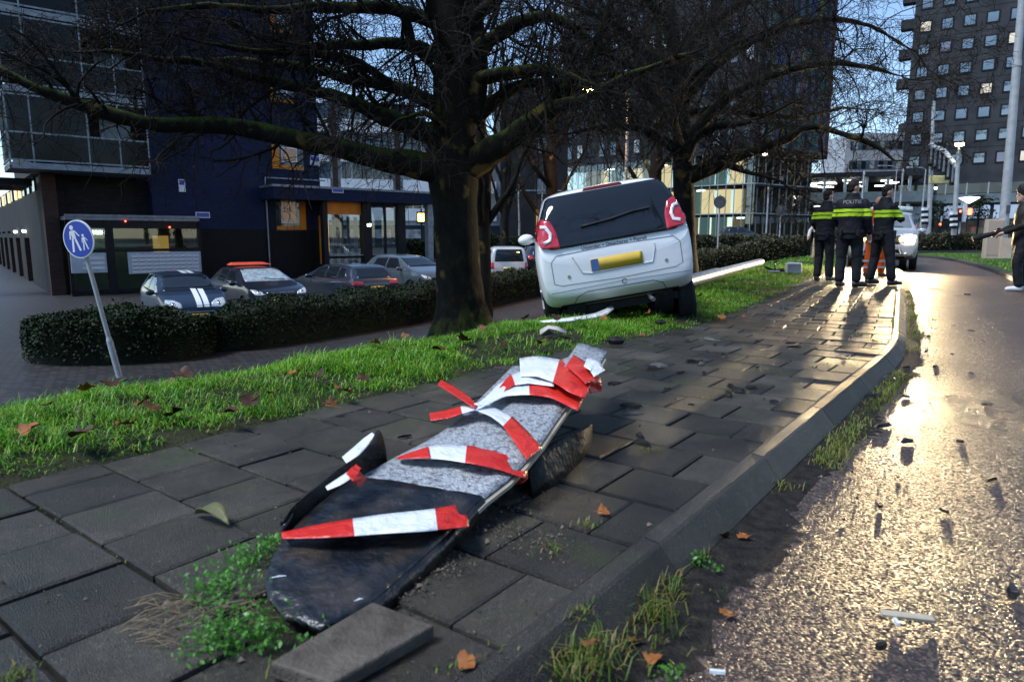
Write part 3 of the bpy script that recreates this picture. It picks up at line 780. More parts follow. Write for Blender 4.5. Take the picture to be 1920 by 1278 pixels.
# ---- generic far facade block
def block(name, label, p0, rz, w, d, h, m_wall, cat='building'):
    t = thing(name, label, cat, p0, rz)
    b = MB(); b.b2((0, 0, -2), (w, d, h)); b.build('wall', m_wall, t)
    return t
def wgrid(t, xs, zs, w, h, y=0.0, mm=None, frame=None, alt=None, fr=.12):
    mw = MB(); mw.b2((-w / 2 - fr, -.05, -h / 2 - fr), (w / 2 + fr, -.012, h / 2 + fr)); mew = mw.mesh('window'); mew.materials.append(frame or M_dsteel)
    pg = MB(); pg.b2((-w / 2, -.075, -h / 2), (w / 2, -.055, h / 2)); meshes = []
    for q in (mm if isinstance(mm, list) else [mm or M_pane]):
        me = pg.mesh('pane'); me.materials.append(q); meshes.append(me)
    r = random.Random(3)
    for z in zs:
        for x in xs:
            o = bpy.data.objects.new('window', mew); COL.objects.link(o); o.parent = t; o.location = (x, y, z)
            g = bpy.data.objects.new('pane', r.choice(meshes)); COL.objects.link(g); g.parent = o
# white apartments behind the pavilion
ang = R(14)
wb = block('white_apartments', 'white apartment building with long balconies seen behind the plane tree trunk', Vector((-24.0, 66, .15)), ang, 23.5, 10, 11.0, M_offw)
for i in range(4):
    z = 2.6 + i * 2.8
    for k, (x0, x1) in enumerate(((1, 6.5), (7.5, 12.5), (13.5, 18), (18.6, 23))):
        if i == 3 and k > 1: continue
        b = MB(); b.b2((x0, -.3, z - .25), (x1, 0, z + .95)); b.build('balcony_parapet', M_white, wb)
        g = MB(); g.b2((x0, -.04, z + .95), (x1, -.01, z + 2.4)); go = g.build('glazing_band', M_pane if (i + k) % 2 else M_dglass, wb)
        for q in range(5):
            f = MB(); xx = x0 + (x1 - x0) * q / 5; f.b2((xx, -.08, z + .95), (xx + .12, -.042, z + 2.4)); f.build('mullion', M_mull if (q + i) % 3 else M_dsteel, go)
m = MB(); m.b2((0, -.02, -1), (23.4, -.06, 1.9)); m.build('base_band', M_conc, wb)
for k in range(7):
    m = MB(); m.b2((1.2 + k * 3.1, -.09, .6), (2.9 + k * 3.1, -.062, 1.5)); m.build('base_window', M_cur, wb)
for x in (7.0, 13, 18.3): m = MB(); m.b2((x - .25, -.25, 1.9), (x + .25, -.01, 13.0)); m.build('brick_pilaster', M_rbrick, wb)
m = MB(); m.b2((6, 2, 11), (15, 8, 14)); m.build('penthouse', M_conc, wb)
m = MB(); m.b2((7, 1.96, 11.6), (14, 1.99, 13.4)); m.build('penthouse_glazing', M_pane, wb)
# black brick building
bb = block('dark_brick_building', 'black brick building with one narrow strip of stair windows', Vector((-.9, 70, .2)), R(6), 6.6, 12, 15.2, mat('black_brick', (.014, .014, .017), (.024, .023, .027), .6, .7))
for i in range(6): m = MB(); m.b2((3.5, -.06, 3.0 + i * 2.0), (4.6, -.02, 4.5 + i * 2.0)); m.build('stair_window', M_pane if i % 2 else M_conc, bb)
m = MB(); m.b2((3.2, -.04, 1), (3.42, -.01, 15)); m.build('pier', M_rbrick, bb)
m = MB(); m.b2((-.2, -1.4, 5.2), (6.8, -1.3, 5.32)); m.b2((6.6, -1.3, 5.2), (6.7, 0, 5.3)); m.build('steel_rail', M_steel, bb)
m = MB(); m.b2((3.4, -.08, .9), (4.4, -.02, 3)); m.build('lit_door', mat('dim_door', (.3, .2, .1), None, emit=(1, .55, .2), estr=.15), bb)
# small bench, bin and birches in front
for px, Yb in ((973, 62), (1017, 66)):
    base = on_ground(*(dp(px, 440, Yb).xy)); t = thing('birch_tree', 'slender pale birch stem %s the black brick building' % ('in front of the middle of' if px < 1000 else 'at the right edge of'), 'tree', base)
    pts = [Vector((0, 0, -.3)), Vector((.05, 0, 2)), Vector((-.05, 0, 4.5)), Vector((.1, 0, 7.5))]
    m = MB(); m.tube(pts, [.11, .09, .06, .02], 8); m.build('trunk', mat('birch_bark', (.38, .36, .32), (.12, .11, .10), 7, .8), t, smooth=True)
    m = MB(); rr = random.Random(px)
    for i in range(46):
        z = rr.uniform(3, 7.3); a = rr.uniform(0, 6.28); l = rr.uniform(.5, 1.5)
        p = Vector((.05, 0, z)); d = Vector((math.cos(a), math.sin(a), 1.3)).normalized()
        m.tube([p, p + d * l * .5, p + d * l + Vector((0, 0, -.1))], [.018, .012, .006], 4, False)
    m.build('crown', mat('dark_twig', (.03, .026, .022), (.06, .05, .042), 4, .8), t, fix=False)
b = dp(945, 440, 60); t = thing('litter_bin', 'small pale litter bin beside the black brick building', 'bin', on_ground(b.x, b.y))
m = MB(); m.lathe([(.30, 0), (.34, .1), (.36, 1.0), (.30, 1.08), (.30, 1.15)], 14); m.build('body', M_offw, t, smooth=True)
m = MB(); m.lathe([(.37, 1.15), (.34, 1.24), (.1, 1.3)], 14); m.build('lid', M_steel, t, smooth=True)

# ---- dark tower on a lit glass podium
pc = dp(1418, 283, 80); zb = pc.z
TL, TR = dp(1050, 316, 99), dp(1551, 299, 88.5)
vl = Vector((TL.x - pc.x, TL.y - pc.y, 0)); vr = Vector((TR.x - pc.x, TR.y - pc.y, 0))
gt = thing('glass_podium_tower', 'dark panelled tower with coloured strips standing on a lit glass podium', 'building', (pc.x, pc.y, 0))
M_panel = mat('dark_panel', (.016, .017, .020), (.026, .027, .030), .4, .5)
def prism(poly, z0, z1):
    m = MB(); n = len(poly); m.add([(p[0], p[1], z0) for p in poly] + [(p[0], p[1], z1) for p in poly], [tuple(range(n))[::-1], tuple(range(n, 2 * n))] + [(i, (i + 1) % n, n + (i + 1) % n, n + i) for i in range(n)]); return m
prism([(0, 0), vr[:2], (vr + vl)[:2], vl[:2]], zb, 46).build('tower_wall', M_panel, gt)
nl = Vector((vl.y, -vl.x, 0)).normalized(); nl = nl if nl.y < 0 else -nl
nrr = Vector((vr.y, -vr.x, 0)).normalized(); nrr = nrr if nrr.y < 0 else -nrr
def on_side(v, nn, t0, t1, z0, z1, off, mm, name, par, th=.12):
    L = v.length; e = v.normalized(); a = e * (t0 * L) + nn * off; b = e * (t1 * L) + nn * off
    m = MB(); mid = (a + b) / 2; m.box((mid.x, mid.y, (z0 + z1) / 2), ((b - a).length, th, z1 - z0), math.atan2(e.y, e.x)); return m.build(name, mm, par)
cols = {'g': mat('green_strip', (.012, .09, .045), (.018, .13, .065), 1, .4), 'r': mat('red_strip', (.10, .018, .03), (.14, .025, .038), 1, .4), 'b': mat('blue_strip', (.02, .03, .16), None, rough=.4), 'y': mat('yellow_strip', (.17, .15, .03), None, rough=.4)}
rr = random.Random(8)
for i in range(11):
    z0 = zb + .4 + i * 3.05
    for k in range(9):
        t0 = .05 + k * .105
        c = rr.choice(['n', 'g', 'n', 'g', 'r', 'b', 'y', 'n', 'n', 'r', 'n']) if k not in (8,) else 'r'
        on_side(vr, nrr, t0, t0 + .05, z0, z0 + 2.6, .05, M_pane, 'window', gt)
        if c != 'n': on_side(vr, nrr, t0 + .055, t0 + .095, z0 - .1, z0 + 2.9, .09, cols[c], 'coloured_strip', gt)
    for k in range(15):
        t0 = .03 + k * .064
        if rr.random() < .7: on_side(vl, nl, t0, t0 + .028, z0 + .6, z0 + 2.3, .06, rr.choice([M_pane, M_dglass, M_pane, M_cur]), 'window', gt)
on_side(vl, nl, .985, 1.0, zb, 46, .02, M_offw, 'light_edge', gt)
# podium: recessed lit storeys behind a mullioned curtain wall
M_podlit = mat('lit_interior_panel', (.55, .45, .28), (.40, .34, .24), .5, .7, emit=(1.0, .74, .40), estr=.42)
M_podteal = mat('teal_interior_panel', (.16, .24, .22), (.22, .30, .28), .6, .7, emit=(.5, .85, .8), estr=.06)
M_podd = mat('dim_interior_panel', (.10, .09, .075), (.16, .14, .11), .6, .7, emit=(1, .75, .45), estr=.06)
rr = random.Random(21)
for i in range(3):
    z0 = .2 + i * (zb - .4) / 3; z1 = z0 + (zb - .4) / 3 - .25
    t = .03
    while t < .97:
        w = rr.choice([.03, .045, .06, .09]); c = rr.choice([M_podlit, M_podlit, M_podlit, M_podteal, M_podd, M_podteal])
        if i == 0: c = rr.choice([M_podlit, M_podd, M_podteal])
        on_side(vl, nl, t, min(.97, t + w), z0, z1, -3.5 - rr.uniform(0, 2), c, 'interior_panel', gt, .3); t += w + rr.choice([0, 0, .01])
    on_side(vl, nl, .02, .99, z1, z1 + .22, -2.5, M_conc, 'floor_slab', gt, 4.5)
    on_side(vr, nrr, .02, .9, z1, z1 + .22, -2.5, M_conc, 'floor_slab', gt, 4.5)
    for k in range(10): on_side(vl, nl, .05 + k * .094, .07 + k * .094 + .015, z1 - .28, z1 - .16, -1.2, M_tube, 'ceiling_lamp', gt, .25) if (k * 7 + i) % 3 == 0 else None
for k in range(27):
    t0 = .01 + k * .0365; on_side(vl, nl, t0, t0 + .0022, 0, zb, .02, M_mull, 'mullion', gt, .12)
for i in (1, 2):
    z = .2 + i * (zb - .4) / 3; on_side(vl, nl, .0, .99, z - .06, z + .06, .06, M_mull, 'transom', gt, .1); on_side(vr, nrr, .0, .9, z - .06, z + .06, .06, M_mull, 'transom', gt, .1)
for k in range(9): on_side(vr, nrr, .02 + k * .1, .026 + k * .1, 0, zb, -.9, M_mull, 'mullion', gt, .12)
on_side(vl, nl, .0, .99, 0, zb - .01, -.12, M_glass, 'curtain_wall', gt, .03)
on_side(vr, nrr, .0, .9, 0, zb - .01, -1.1, M_glass, 'curtain_wall', gt, .03)
e = vr.normalized() * 2 + nrr * -.3
m = MB(); m.box((e.x, e.y, zb - .25), (.5, .5, .2)); m.build('soffit_lamp', M_litw, gt)
e = vl.normalized() * (vl.length * .97) + nl * .4
m = MB(); m.box((e.x, e.y, zb - 2.2), (.35, .35, .35)); m.build('wall_lamp', M_litw, gt)

# ---- grey concrete tower with square windows
FT = dp(1680, 444, 100)
fd = Vector((.829, -.559, 0)); rzf = math.atan2(fd.y, fd.x)
ft = block('concrete_tower', 'tall dark concrete tower with rows of small square windows', Vector((FT.x, FT.y, .4)), rzf, 34, 18, 52, M_conc)
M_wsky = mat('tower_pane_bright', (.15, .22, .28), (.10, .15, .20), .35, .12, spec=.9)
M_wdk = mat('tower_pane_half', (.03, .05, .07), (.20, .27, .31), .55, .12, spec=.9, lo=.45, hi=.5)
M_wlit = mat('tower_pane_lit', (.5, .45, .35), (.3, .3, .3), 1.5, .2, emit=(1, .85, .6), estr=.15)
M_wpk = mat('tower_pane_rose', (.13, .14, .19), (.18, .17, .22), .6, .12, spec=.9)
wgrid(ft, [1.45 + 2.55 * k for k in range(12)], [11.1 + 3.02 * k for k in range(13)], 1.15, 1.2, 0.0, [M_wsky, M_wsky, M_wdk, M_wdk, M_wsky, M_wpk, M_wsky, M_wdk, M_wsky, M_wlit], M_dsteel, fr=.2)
for k in range(12): m = MB(); m.b2((0, -.016, 12.55 + 3.02 * k), (34, -.004, 12.6 + 3.02 * k)); m.build('panel_joint', M_dsteel, ft)
for k in range(6): m = MB(); m.b2((4.0 + 5.1 * k, -.014, 9.5), (4.05 + 5.1 * k, -.006, 52)); m.build('panel_joint', M_dsteel, ft)
for z in (29.5, 33.0, 25.5, 21.5): m = MB(); m.b2((-1.7, 1, z), (0, 2.6, z + 1.3)); m.build('side_balcony', M_conc, ft)
# tower podium: glazed strip, white panels, dark base
m = MB(); m.b2((-.3, -2.5, -1), (34, -.02, 7.9)); m.build('podium_wall', M_conc, ft)
m = MB(); m.b2((0, -2.56, 6.3), (33, -2.51, 7.6)); pg = m.build('podium_glazing', M_dglass, ft)
for k in range(14): m = MB(); m.b2((.8 + 2.4 * k, -2.62, 6.2), (.95 + 2.4 * k, -2.57, 7.7)); m.build('mullion', M_mull, pg)
m = MB(); m.b2((-.4, -2.9, 5.0), (33.5, -2.52, 6.2)); m.build('balustrade', M_pane, ft)
for k in range(6): m = MB(); m.b2((.1 + 5.6 * k, -2.75, 2.9), (5.3 + 5.6 * k, -2.52, 4.7)); m.build('white_panel', mat('pale_blue_panel', (.45, .52, .62), (.52, .58, .68), .4, .5), ft)
m = MB(); m.b2((0, -2.6, -.5), (33, -2.51, 2.7)); m.build('shop_glazing', M_dglass, ft)
for x, z in ((4.5, 7.1), (16, 7.2), (16.8, 6.9), (17.2, 7.3), (2.6, 6.6), (17, 5.9)): m = MB(); m.box((x, -2.9, z), (.3, .15, .25)); m.build('facade_lamp', M_litw, ft)
# ---- white office behind and glazed parking deck
gw = dp(1588, 250, 132); wo = block('white_office', 'white office building with window bands behind the parking deck', Vector((gw.x, gw.y, .4)), R(-4), 14.5, 12, gw.z - .4, M_offw)
for i in range(5):
    z = gw.z - 3.4 - i * 3.6; m = MB(); m.b2((.8, -.05, z), (14.2, -.01, z + 1.6)); b_ = m.build('window_band', M_pane, wo)
    for k in range(8): m = MB(); m.b2((1.4 + k * 1.6, -.09, z + .1), (2.2 + k * 1.6, -.055, z + 1.5)); m.build('pane', M_dglass if (k + i) % 3 else M_cur, b_)
m = MB(); m.b2((12, 2, gw.z - .4), (14.5, 6, gw.z + 2)); m.build('roof_plant', M_conc, wo)
hl = dp(1500, 322, 96); hr = dp(1700, 326, 92)
pk = thing('parking_deck', 'long open parking deck with rows of fluorescent tubes beside the concrete tower', 'building', (hl.x, hl.y, .3), math.atan2(hr.y - hl.y, hr.x - hl.x))
W = (hr - hl).length + 3
m = MB(); m.b2((-1, -.5, 8.6), (W, 14, 9.2)); m.build('roof_slab', M_conc, pk)
for z, h in ((5.2, 1.4), (1.6, 1.2)): m = MB(); m.b2((-1, 0, z), (W, .12, z + h)); m.build('parapet', M_pane, pk); m = MB(); m.b2((-1, .12, z - .25), (W, 14, z)); m.build('deck_slab', M_conc, pk)
m = MB(); m.b2((-1, 13.5, -1), (W, 14, 8.6)); m.build('back_wall', M_black, pk)
for k in range(7): m = MB(); m.b2((.5 + k * 2.6, .3, -1), (.85 + k * 2.6, .65, 8.6)); m.build('column', M_mull, pk)
rr = random.Random(4)
for k in range(30):
    z = rr.choice([8.3, 8.3, 7.9, 4.75, 4.5]); x = rr.uniform(0, W - 2); m = MB(); y = rr.uniform(.6, 11); m.b2((x, y, z), (x + 1.5, y + .12, z + .12)); m.build('tube_lamp', M_tube, pk)

# ---- dark terrace added unseen behind the photographer to darken reflections and block sky glow
ot = block('added_terrace', 'unseen long dark brick terrace added across the road to darken reflections', Vector((30, -14, -.1)), R(180 + 32), 62, 9, 6.2, M_gbrick)
wgrid(ot, [2.5 + 4.1 * k for k in range(14)], [1.6, 4.4], 1.7, 1.5, 0.0, [M_dglass, M_cur, M_dglass], M_dsteel, fr=.1)
# ================================================================== TREES AND HEDGES
def bark_mat(name, c1, c2, moss):
    m = bpy.data.materials.new(name); MATS[name] = m; n, l, b = nodes_of(m)
    tc = n.new('ShaderNodeTexCoord'); ge = n.new('ShaderNodeNewGeometry')
    mp = n.new('ShaderNodeMapping'); mp.inputs['Scale'].default_value = (1, 1, .55); l.new(tc.outputs['Object'], mp.inputs[0])
    no = n.new('ShaderNodeTexNoise'); no.inputs['Scale'].default_value = 7; no.inputs['Detail'].default_value = 8; no.inputs['Roughness'].default_value = .7
    l.new(mp.outputs[0], no.inputs['Vector'])
    cr = n.new('ShaderNodeValToRGB'); e = cr.color_ramp.elements
    e[0].position = .35; e[0].color = (*c1, 1); e[1].position = .68; e[1].color = (*c2, 1)
    l.new(no.outputs[0], cr.inputs[0]); last = cr.outputs[0]
    vo = n.new('ShaderNodeTexVoronoi'); vo.inputs['Scale'].default_value = 5.5; l.new(mp.outputs[0], vo.inputs['Vector'])
    n2 = n.new('ShaderNodeTexNoise'); n2.inputs['Scale'].default_value = 2.3; n2.inputs['Detail'].default_value = 6; l.new(tc.outputs['Object'], n2.inputs['Vector'])
    if moss:
        pk = n.new('ShaderNodeMapRange'); pk.inputs[1].default_value = .60; pk.inputs[2].default_value = .66; l.new(n2.outputs[0], pk.inputs[0])
        mp2 = n.new('ShaderNodeMix'); mp2.data_type = 'RGBA'; mp2.inputs[7].default_value = (.10, .066, .020, 1)
        l.new(pk.outputs[0], mp2.inputs[0]); l.new(last, mp2.inputs[6]); last = mp2.outputs[2]
        sp = n.new('ShaderNodeSeparateXYZ'); l.new(ge.outputs['Normal'], sp.inputs[0])
        ad = n.new('ShaderNodeMath'); ad.operation = 'MULTIPLY_ADD'; ad.inputs[1].default_value = .55; l.new(sp.outputs[2], ad.inputs[0]); l.new(no.outputs[0], ad.inputs[2])
        mr = n.new('ShaderNodeMapRange'); mr.inputs[1].default_value = .62; mr.inputs[2].default_value = .95; mr.inputs[4].default_value = moss; l.new(ad.outputs[0], mr.inputs[0])
        mx = n.new('ShaderNodeMix'); mx.data_type = 'RGBA'; mx.inputs[7].default_value = (.045, .070, .008, 1)
        l.new(mr.outputs[0], mx.inputs[0]); l.new(last, mx.inputs[6]); last = mx.outputs[2]
    l.new(last, b.inputs['Base Color']); b.inputs['Roughness'].default_value = .8; b.inputs['Specular IOR Level'].default_value = .12
    bp = n.new('ShaderNodeBump'); bp.inputs['Strength'].default_value = .9; bp.inputs['Distance'].default_value = .03
    l.new(no.outputs[0], bp.inputs['Height']); l.new(bp.outputs[0], b.inputs['Normal'])
    return m
M_bark = bark_mat('plane_bark', (.004, .0036, .003), (.017, .014, .009), .9)
M_bark2 = bark_mat('dark_bark', (.006, .0055, .005), (.017, .015, .013), .35)
M_twig = mat('twig_bark', (.005, .0045, .004), (.016, .014, .011), 3, .85)
class Tubes:
    def __init__(self): self.V = []; self.F = []; self.k = 0
    def add(self, P, Rr, n):
        P = np.asarray(P, float); m = len(P)
        T = np.gradient(P, axis=0); T /= np.linalg.norm(T, axis=1)[:, None] + 1e-9
        ref = np.array([.31, .52, .79]) if abs(T[0] @ np.array([.31, .52, .79])) < .9 else np.array([1., 0, 0])
        U = np.cross(T, ref); U /= np.linalg.norm(U, axis=1)[:, None] + 1e-9; W = np.cross(T, U)
        a = np.arange(n) * 2 * np.pi / n
        V = P[:, None] + (U[:, None] * np.cos(a)[None, :, None] + W[:, None] * np.sin(a)[None, :, None]) * np.asarray(Rr)[:, None, None]
        i, j = np.meshgrid(np.arange(m - 1), np.arange(n), indexing='ij'); i = i.ravel(); j = j.ravel(); j2 = (j + 1) % n
        self.F.append(np.stack([i * n + j, i * n + j2, (i + 1) * n + j2, (i + 1) * n + j], 1) + self.k)
        self.V.append(V.reshape(-1, 3)); self.k += m * n
    def build(self, name, m, parent=None, smooth=True):
        return npmesh(name, np.concatenate(self.V), np.concatenate(self.F), m, parent, smooth=smooth)
def resample(P, Rr, step):
    P = np.asarray(P, float); d = np.concatenate([[0], np.cumsum(np.linalg.norm(np.diff(P, axis=0), axis=1))])
    n = max(4, int(d[-1] / step)); t = np.linspace(0, d[-1], n)
    # smooth by Catmull-like cubic on each axis
    Q = np.stack([np.interp(t, d, P[:, k]) for k in range(3)], 1); r = np.interp(t, d, Rr)
    for _ in range(2): Q[1:-1] = Q[1:-1] * .5 + (Q[:-2] + Q[2:]) * .25
    return Q, r
def grow(tub, balls, p, d, L, r, lev, g, maxlev, tr):
    nseg = 6 if lev < 2 else (5 if lev == 2 else 4)
    P = [p]; dd = d / np.linalg.norm(d); step = L / nseg
    up = (.10, .02, -.05, -.12)[min(lev, 3)] + tr
    for i in range(nseg):
        dd = dd + g.normal(0, (.20, .26, .32, .36)[min(lev, 3)], 3) + np.array([0, 0, up]); dd /= np.linalg.norm(dd)
        P.append(P[-1] + dd * step)
    P = np.array(P); rr = np.linspace(r, max(.0035, r * .35), nseg + 1)
    tub.add(P, rr, (6, 5, 4, 3)[min(lev, 3)])
    if lev >= maxlev: 
        if g.random() < .03: balls.append(P[-1])
        return
    nch = (7, 6, 5)[lev] if lev < 3 else 0
    for c in range(nch):
        t = g.uniform(.18, 1.0); q = t * nseg; i = min(int(q), nseg - 1); pt = P[i] + (P[i + 1] - P[i]) * (q - i)
        base = P[i + 1] - P[i]; base /= np.linalg.norm(base)
        side = np.cross(base, g.normal(0, 1, 3)); side /= np.linalg.norm(side) + 1e-9
        nd = base * g.uniform(.35, .9) + side * g.uniform(.6, 1.1)
        grow(tub, balls, pt, nd, L * g.uniform(.42, .68), max(.0045, rr[i] * g.uniform(.45, .62)), lev + 1, g, maxlev, tr)
def tree(name, label, base, trunk, limbs, seed, mb, dens=3.2, l0=1.5, maxlev=3, tr=0.0, r_scale=.42, group=None, upright=0.0):
    g = np.random.default_rng(seed); base = np.array(base)
    t = thing(name, label, 'tree', tuple(base), group=group)
    big = Tubes(); tw = Tubes(); balls = []
    P, r = resample(np.array([q[0] for q in trunk]) - base, [q[1] for q in trunk], .22)
    wob = np.interp(np.arange(len(P)), [0, len(P)], [1, .4])
    big.add(P, r, 22)
    for lb in limbs:
        P, r = resample(np.array([q[0] for q in lb]) - base, [q[1] for q in lb], .16)
        P[1:] += np.cumsum(g.normal(0, .008, (len(P) - 1, 3)), 0)
        big.add(P, r, 10)
        d = np.concatenate([[0], np.cumsum(np.linalg.norm(np.diff(P, axis=0), axis=1))])
        n = int(d[-1] * dens)
        for k in range(n):
            tt = g.uniform(.12, 1.0) * d[-1]; i = min(np.searchsorted(d, tt), len(P) - 2)
            bd = P[min(i + 1, len(P) - 1)] - P[i]; bd /= np.linalg.norm(bd) + 1e-9
            side = np.cross(bd, g.normal(0, 1, 3)); side /= np.linalg.norm(side) + 1e-9
            side[2] += .25 + upright
            rr = min(r[i] * r_scale, .035) * g.uniform(.4, 1)
            grow(tw, balls, P[i], bd * g.uniform(.2, .8) + side, l0 * g.uniform(.5, 1.2), max(.008, rr), 1, g, maxlev, tr)
        grow(tw, balls, P[-1], P[-1] - P[-2], l0 * .9, max(.01, r[-1] * .8), 0, g, maxlev, tr)
    o = big.build('trunk', mb, t)
    md = o.modifiers.new('gnarl', 'DISPLACE'); tx = bpy.data.textures.new('gnarl', 'CLOUDS'); tx.noise_scale = .35; md.texture = tx; md.strength = .07; md.mid_level = .5
    c = tw.build('crown', M_twig, t)
    if balls:
        m = MB()
        for b in balls[:160]: m.lathe([(.002, -.032), (.014, -.03), (.016, -.016), (.002, -.002)], 6, (b[0], b[1], b[2] - .01))
        m.build('seed_balls', mat('seed_ball', (.03, .02, .012), None, rough=.9), t, fix=False)['kind'] = 'stuff'
    return t, len(tw.F)
def L_(pts, Y0, Y1, scale=1.0):           # (px, py, half width px) along a limb from depth Y0 to Y1
    out = []
    for i, (x, y, w) in enumerate(pts):
        Y = Y0 + (Y1 - Y0) * i / max(1, len(pts) - 1); out.append((tuple(dp(x, y, Y)), w * Y / F_PX * scale))
    return out
D = 11.5
trunk = L_([(868, 640, 74), (868, 604, 58), (864, 575, 47), (860, 520, 42), (857, 450, 40), (852, 380, 41), (848, 330, 48), (848, 290, 46), (850, 240, 41), (850, 180, 37), (850, 120, 34), (846, 60, 31), (838, 0, 29), (832, -80, 25), (826, -200, 19), (815, -380, 10)], D, D)
limbs = [
    L_([(848, 325, 30), (800, 312, 27), (760, 305, 24), (680, 290, 20), (600, 272, 18), (520, 255, 17), (430, 237, 15), (350, 232, 14), (280, 235, 13), (220, 216, 12), (140, 190, 11), (60, 160, 10), (0, 130, 9), (-90, 95, 6)], D, 9.0),
    L_([(850, 275, 24), (800, 252, 20), (760, 240, 17), (700, 218, 15), (650, 195, 13), (600, 178, 11), (540, 165, 10), (470, 150, 9), (400, 125, 8), (300, 120, 6), (200, 105, 4)], D, 10.2),
    L_([(850, 215, 17), (800, 187, 14), (740, 165, 12), (690, 152, 10), (640, 148, 10), (595, 126, 9), (540, 126, 8), (450, 112, 6), (340, 120, 4)], D, 12.3),
    L_([(740, 165, 10), (700, 130, 9), (655, 108, 8), (620, 98, 7), (560, 96, 6), (470, 95, 5), (380, 75, 3)], 11.7, 10.0),
    L_([(848, 130, 15), (800, 92, 12), (750, 82, 10), (690, 92, 9), (640, 88, 8), (590, 95, 7), (500, 75, 5), (420, 40, 3)], D, 10.8),
    L_([(842, 50, 16), (790, 32, 13), (720, 14, 12), (650, 16, 10), (580, 12, 9), (500, 22, 7), (400, 10, 5), (280, 30, 3)], D, 9.8),
    L_([(760, 20, 9), (755, 50, 9), (765, 75, 9), (790, 105, 8), (805, 125, 6)], 11.2, 11.5),
    L_([(838, -20, 15), (780, -70, 12), (700, -110, 9), (600, -120, 6), (480, -100, 3)], D, 10.5),
    L_([(860, 320, 34), (895, 302, 29), (930, 280, 25), (975, 255, 22), (1020, 226, 20), (1045, 200, 18), (1062, 175, 15), (1090, 140, 12), (1112, 95, 10), (1140, 40, 8), (1150, -30, 5)], D, 10.4),
    L_([(1045, 200, 13), (1100, 185, 9), (1160, 150, 7), (1230, 120, 5), (1290, 100, 3)], 10.6, 9.6),
    L_([(862, 250, 22), (885, 205, 23), (895, 150, 23), (892, 90, 21), (884, 30, 19), (885, -40, 16), (900, -150, 11), (920, -300, 5)], D, 11.9),
    L_([(885, 225, 15), (930, 190, 13), (968, 163, 11), (1010, 156, 9), (1060, 160, 8), (1120, 142, 6), (1190, 135, 3)], D, 12.5),
    L_([(893, 150, 14), (935, 140, 12), (980, 135, 9), (1030, 130, 8), (1080, 150, 6), (1130, 170, 4)], D, 10.2),
    L_([(892, 95, 15), (935, 62, 13), (975, 38, 11), (1020, 24, 9), (1070, 40, 8), (1120, 85, 6), (1180, 120, 4)], D, 10.8),
    L_([(885, 40, 14), (920, 5, 12), (970, -30, 9), (1040, -60, 7), (1120, -70, 4)], D, 11.0),
    L_([(850, 150, 12), (845, 110, 10), (815, 70, 9), (800, 20, 7), (790, -50, 5)], D, 9.8),
    L_([(852, 300, 10), (845, 255, 8), (820, 215, 6), (790, 205, 5), (750, 220, 3)], D, 10.2),
]
_, nt = tree('plane_tree', 'massive bare plane tree with mossy bark and low spreading limbs behind the crashed car', dp(868, 604, D), trunk, limbs, 3, M_bark, dens=7.0, l0=1.3)
print('twigs', nt)
D2 = 16.5
trunk = L_([(1287, 545, 30), (1285, 500, 23), (1284, 440, 20), (1283, 370, 19), (1281, 310, 19), (1278, 250, 17), (1272, 180, 15), (1266, 110, 13), (1258, 40, 11), (1250, -60, 8), (1240, -180, 4)], D2, D2)
limbs2 = [
    L_([(1283, 340, 13), (1310, 325, 11), (1340, 318, 10), (1380, 296, 9), (1430, 280, 8), (1480, 262, 8), (1515, 236, 7), (1545, 240, 6), (1590, 255, 5), (1640, 270, 4), (1680, 300, 2)], D2, 14),
    L_([(1280, 270, 13), (1320, 225, 11), (1370, 180, 9), (1430, 150, 8), (1500, 125, 7), (1570, 118, 5), (1640, 130, 4), (1700, 150, 2)], D2, 14.5),
    L_([(1275, 200, 12), (1330, 130, 10), (1400, 80, 8), (1480, 45, 7), (1560, 30, 5), (1640, 45, 3), (1700, 85, 2)], D2, 15),
    L_([(1268, 130, 11), (1320, 50, 9), (1390, 0, 7), (1480, -40, 5), (1600, -50, 3)], D2, 15.5),
    L_([(1280, 290, 11), (1240, 260, 9), (1190, 240, 7), (1140, 235, 6), (1080, 250, 3)], D2, 15),
    L_([(1278, 240, 11), (1230, 190, 9), (1170, 150, 7), (1110, 130, 5), (1060, 120, 3)], D2, 15.2),
    L_([(1270, 170, 11), (1215, 100, 9), (1150, 50, 7), (1090, 20, 4)], D2, 16),
    L_([(1262, 80, 10), (1225, 10, 8), (1170, -50, 5)], D2, 16),
    L_([(1281, 310, 10), (1300, 260, 8), (1340, 235, 7), (1390, 230, 5), (1450, 210, 3), (1500, 190, 2)], D2, 13),
    L_([(1280, 285, 10), (1260, 220, 8), (1290, 150, 6), (1350, 100, 5), (1420, 70, 3)], D2, 13.5),
    L_([(1282, 330, 9), (1335, 300, 7), (1390, 320, 5), (1440, 335, 3)], D2, 15),
    L_([(1275, 220, 10), (1340, 200, 7), (1420, 215, 5), (1500, 220, 4), (1580, 200, 2)], D2, 17.5),
    L_([(1272, 180, 9), (1300, 90, 7), (1340, 20, 5), (1370, -40, 3)], D2, 14.2),
]
_, nt2 = tree('plane_tree', 'bare dark tree with dense spreading crown beside the hedge right of the white car', dp(1287, 530, D2), trunk, limbs2, 9, M_bark2, dens=5.5, l0=1.5)
print('twigs', nt2)
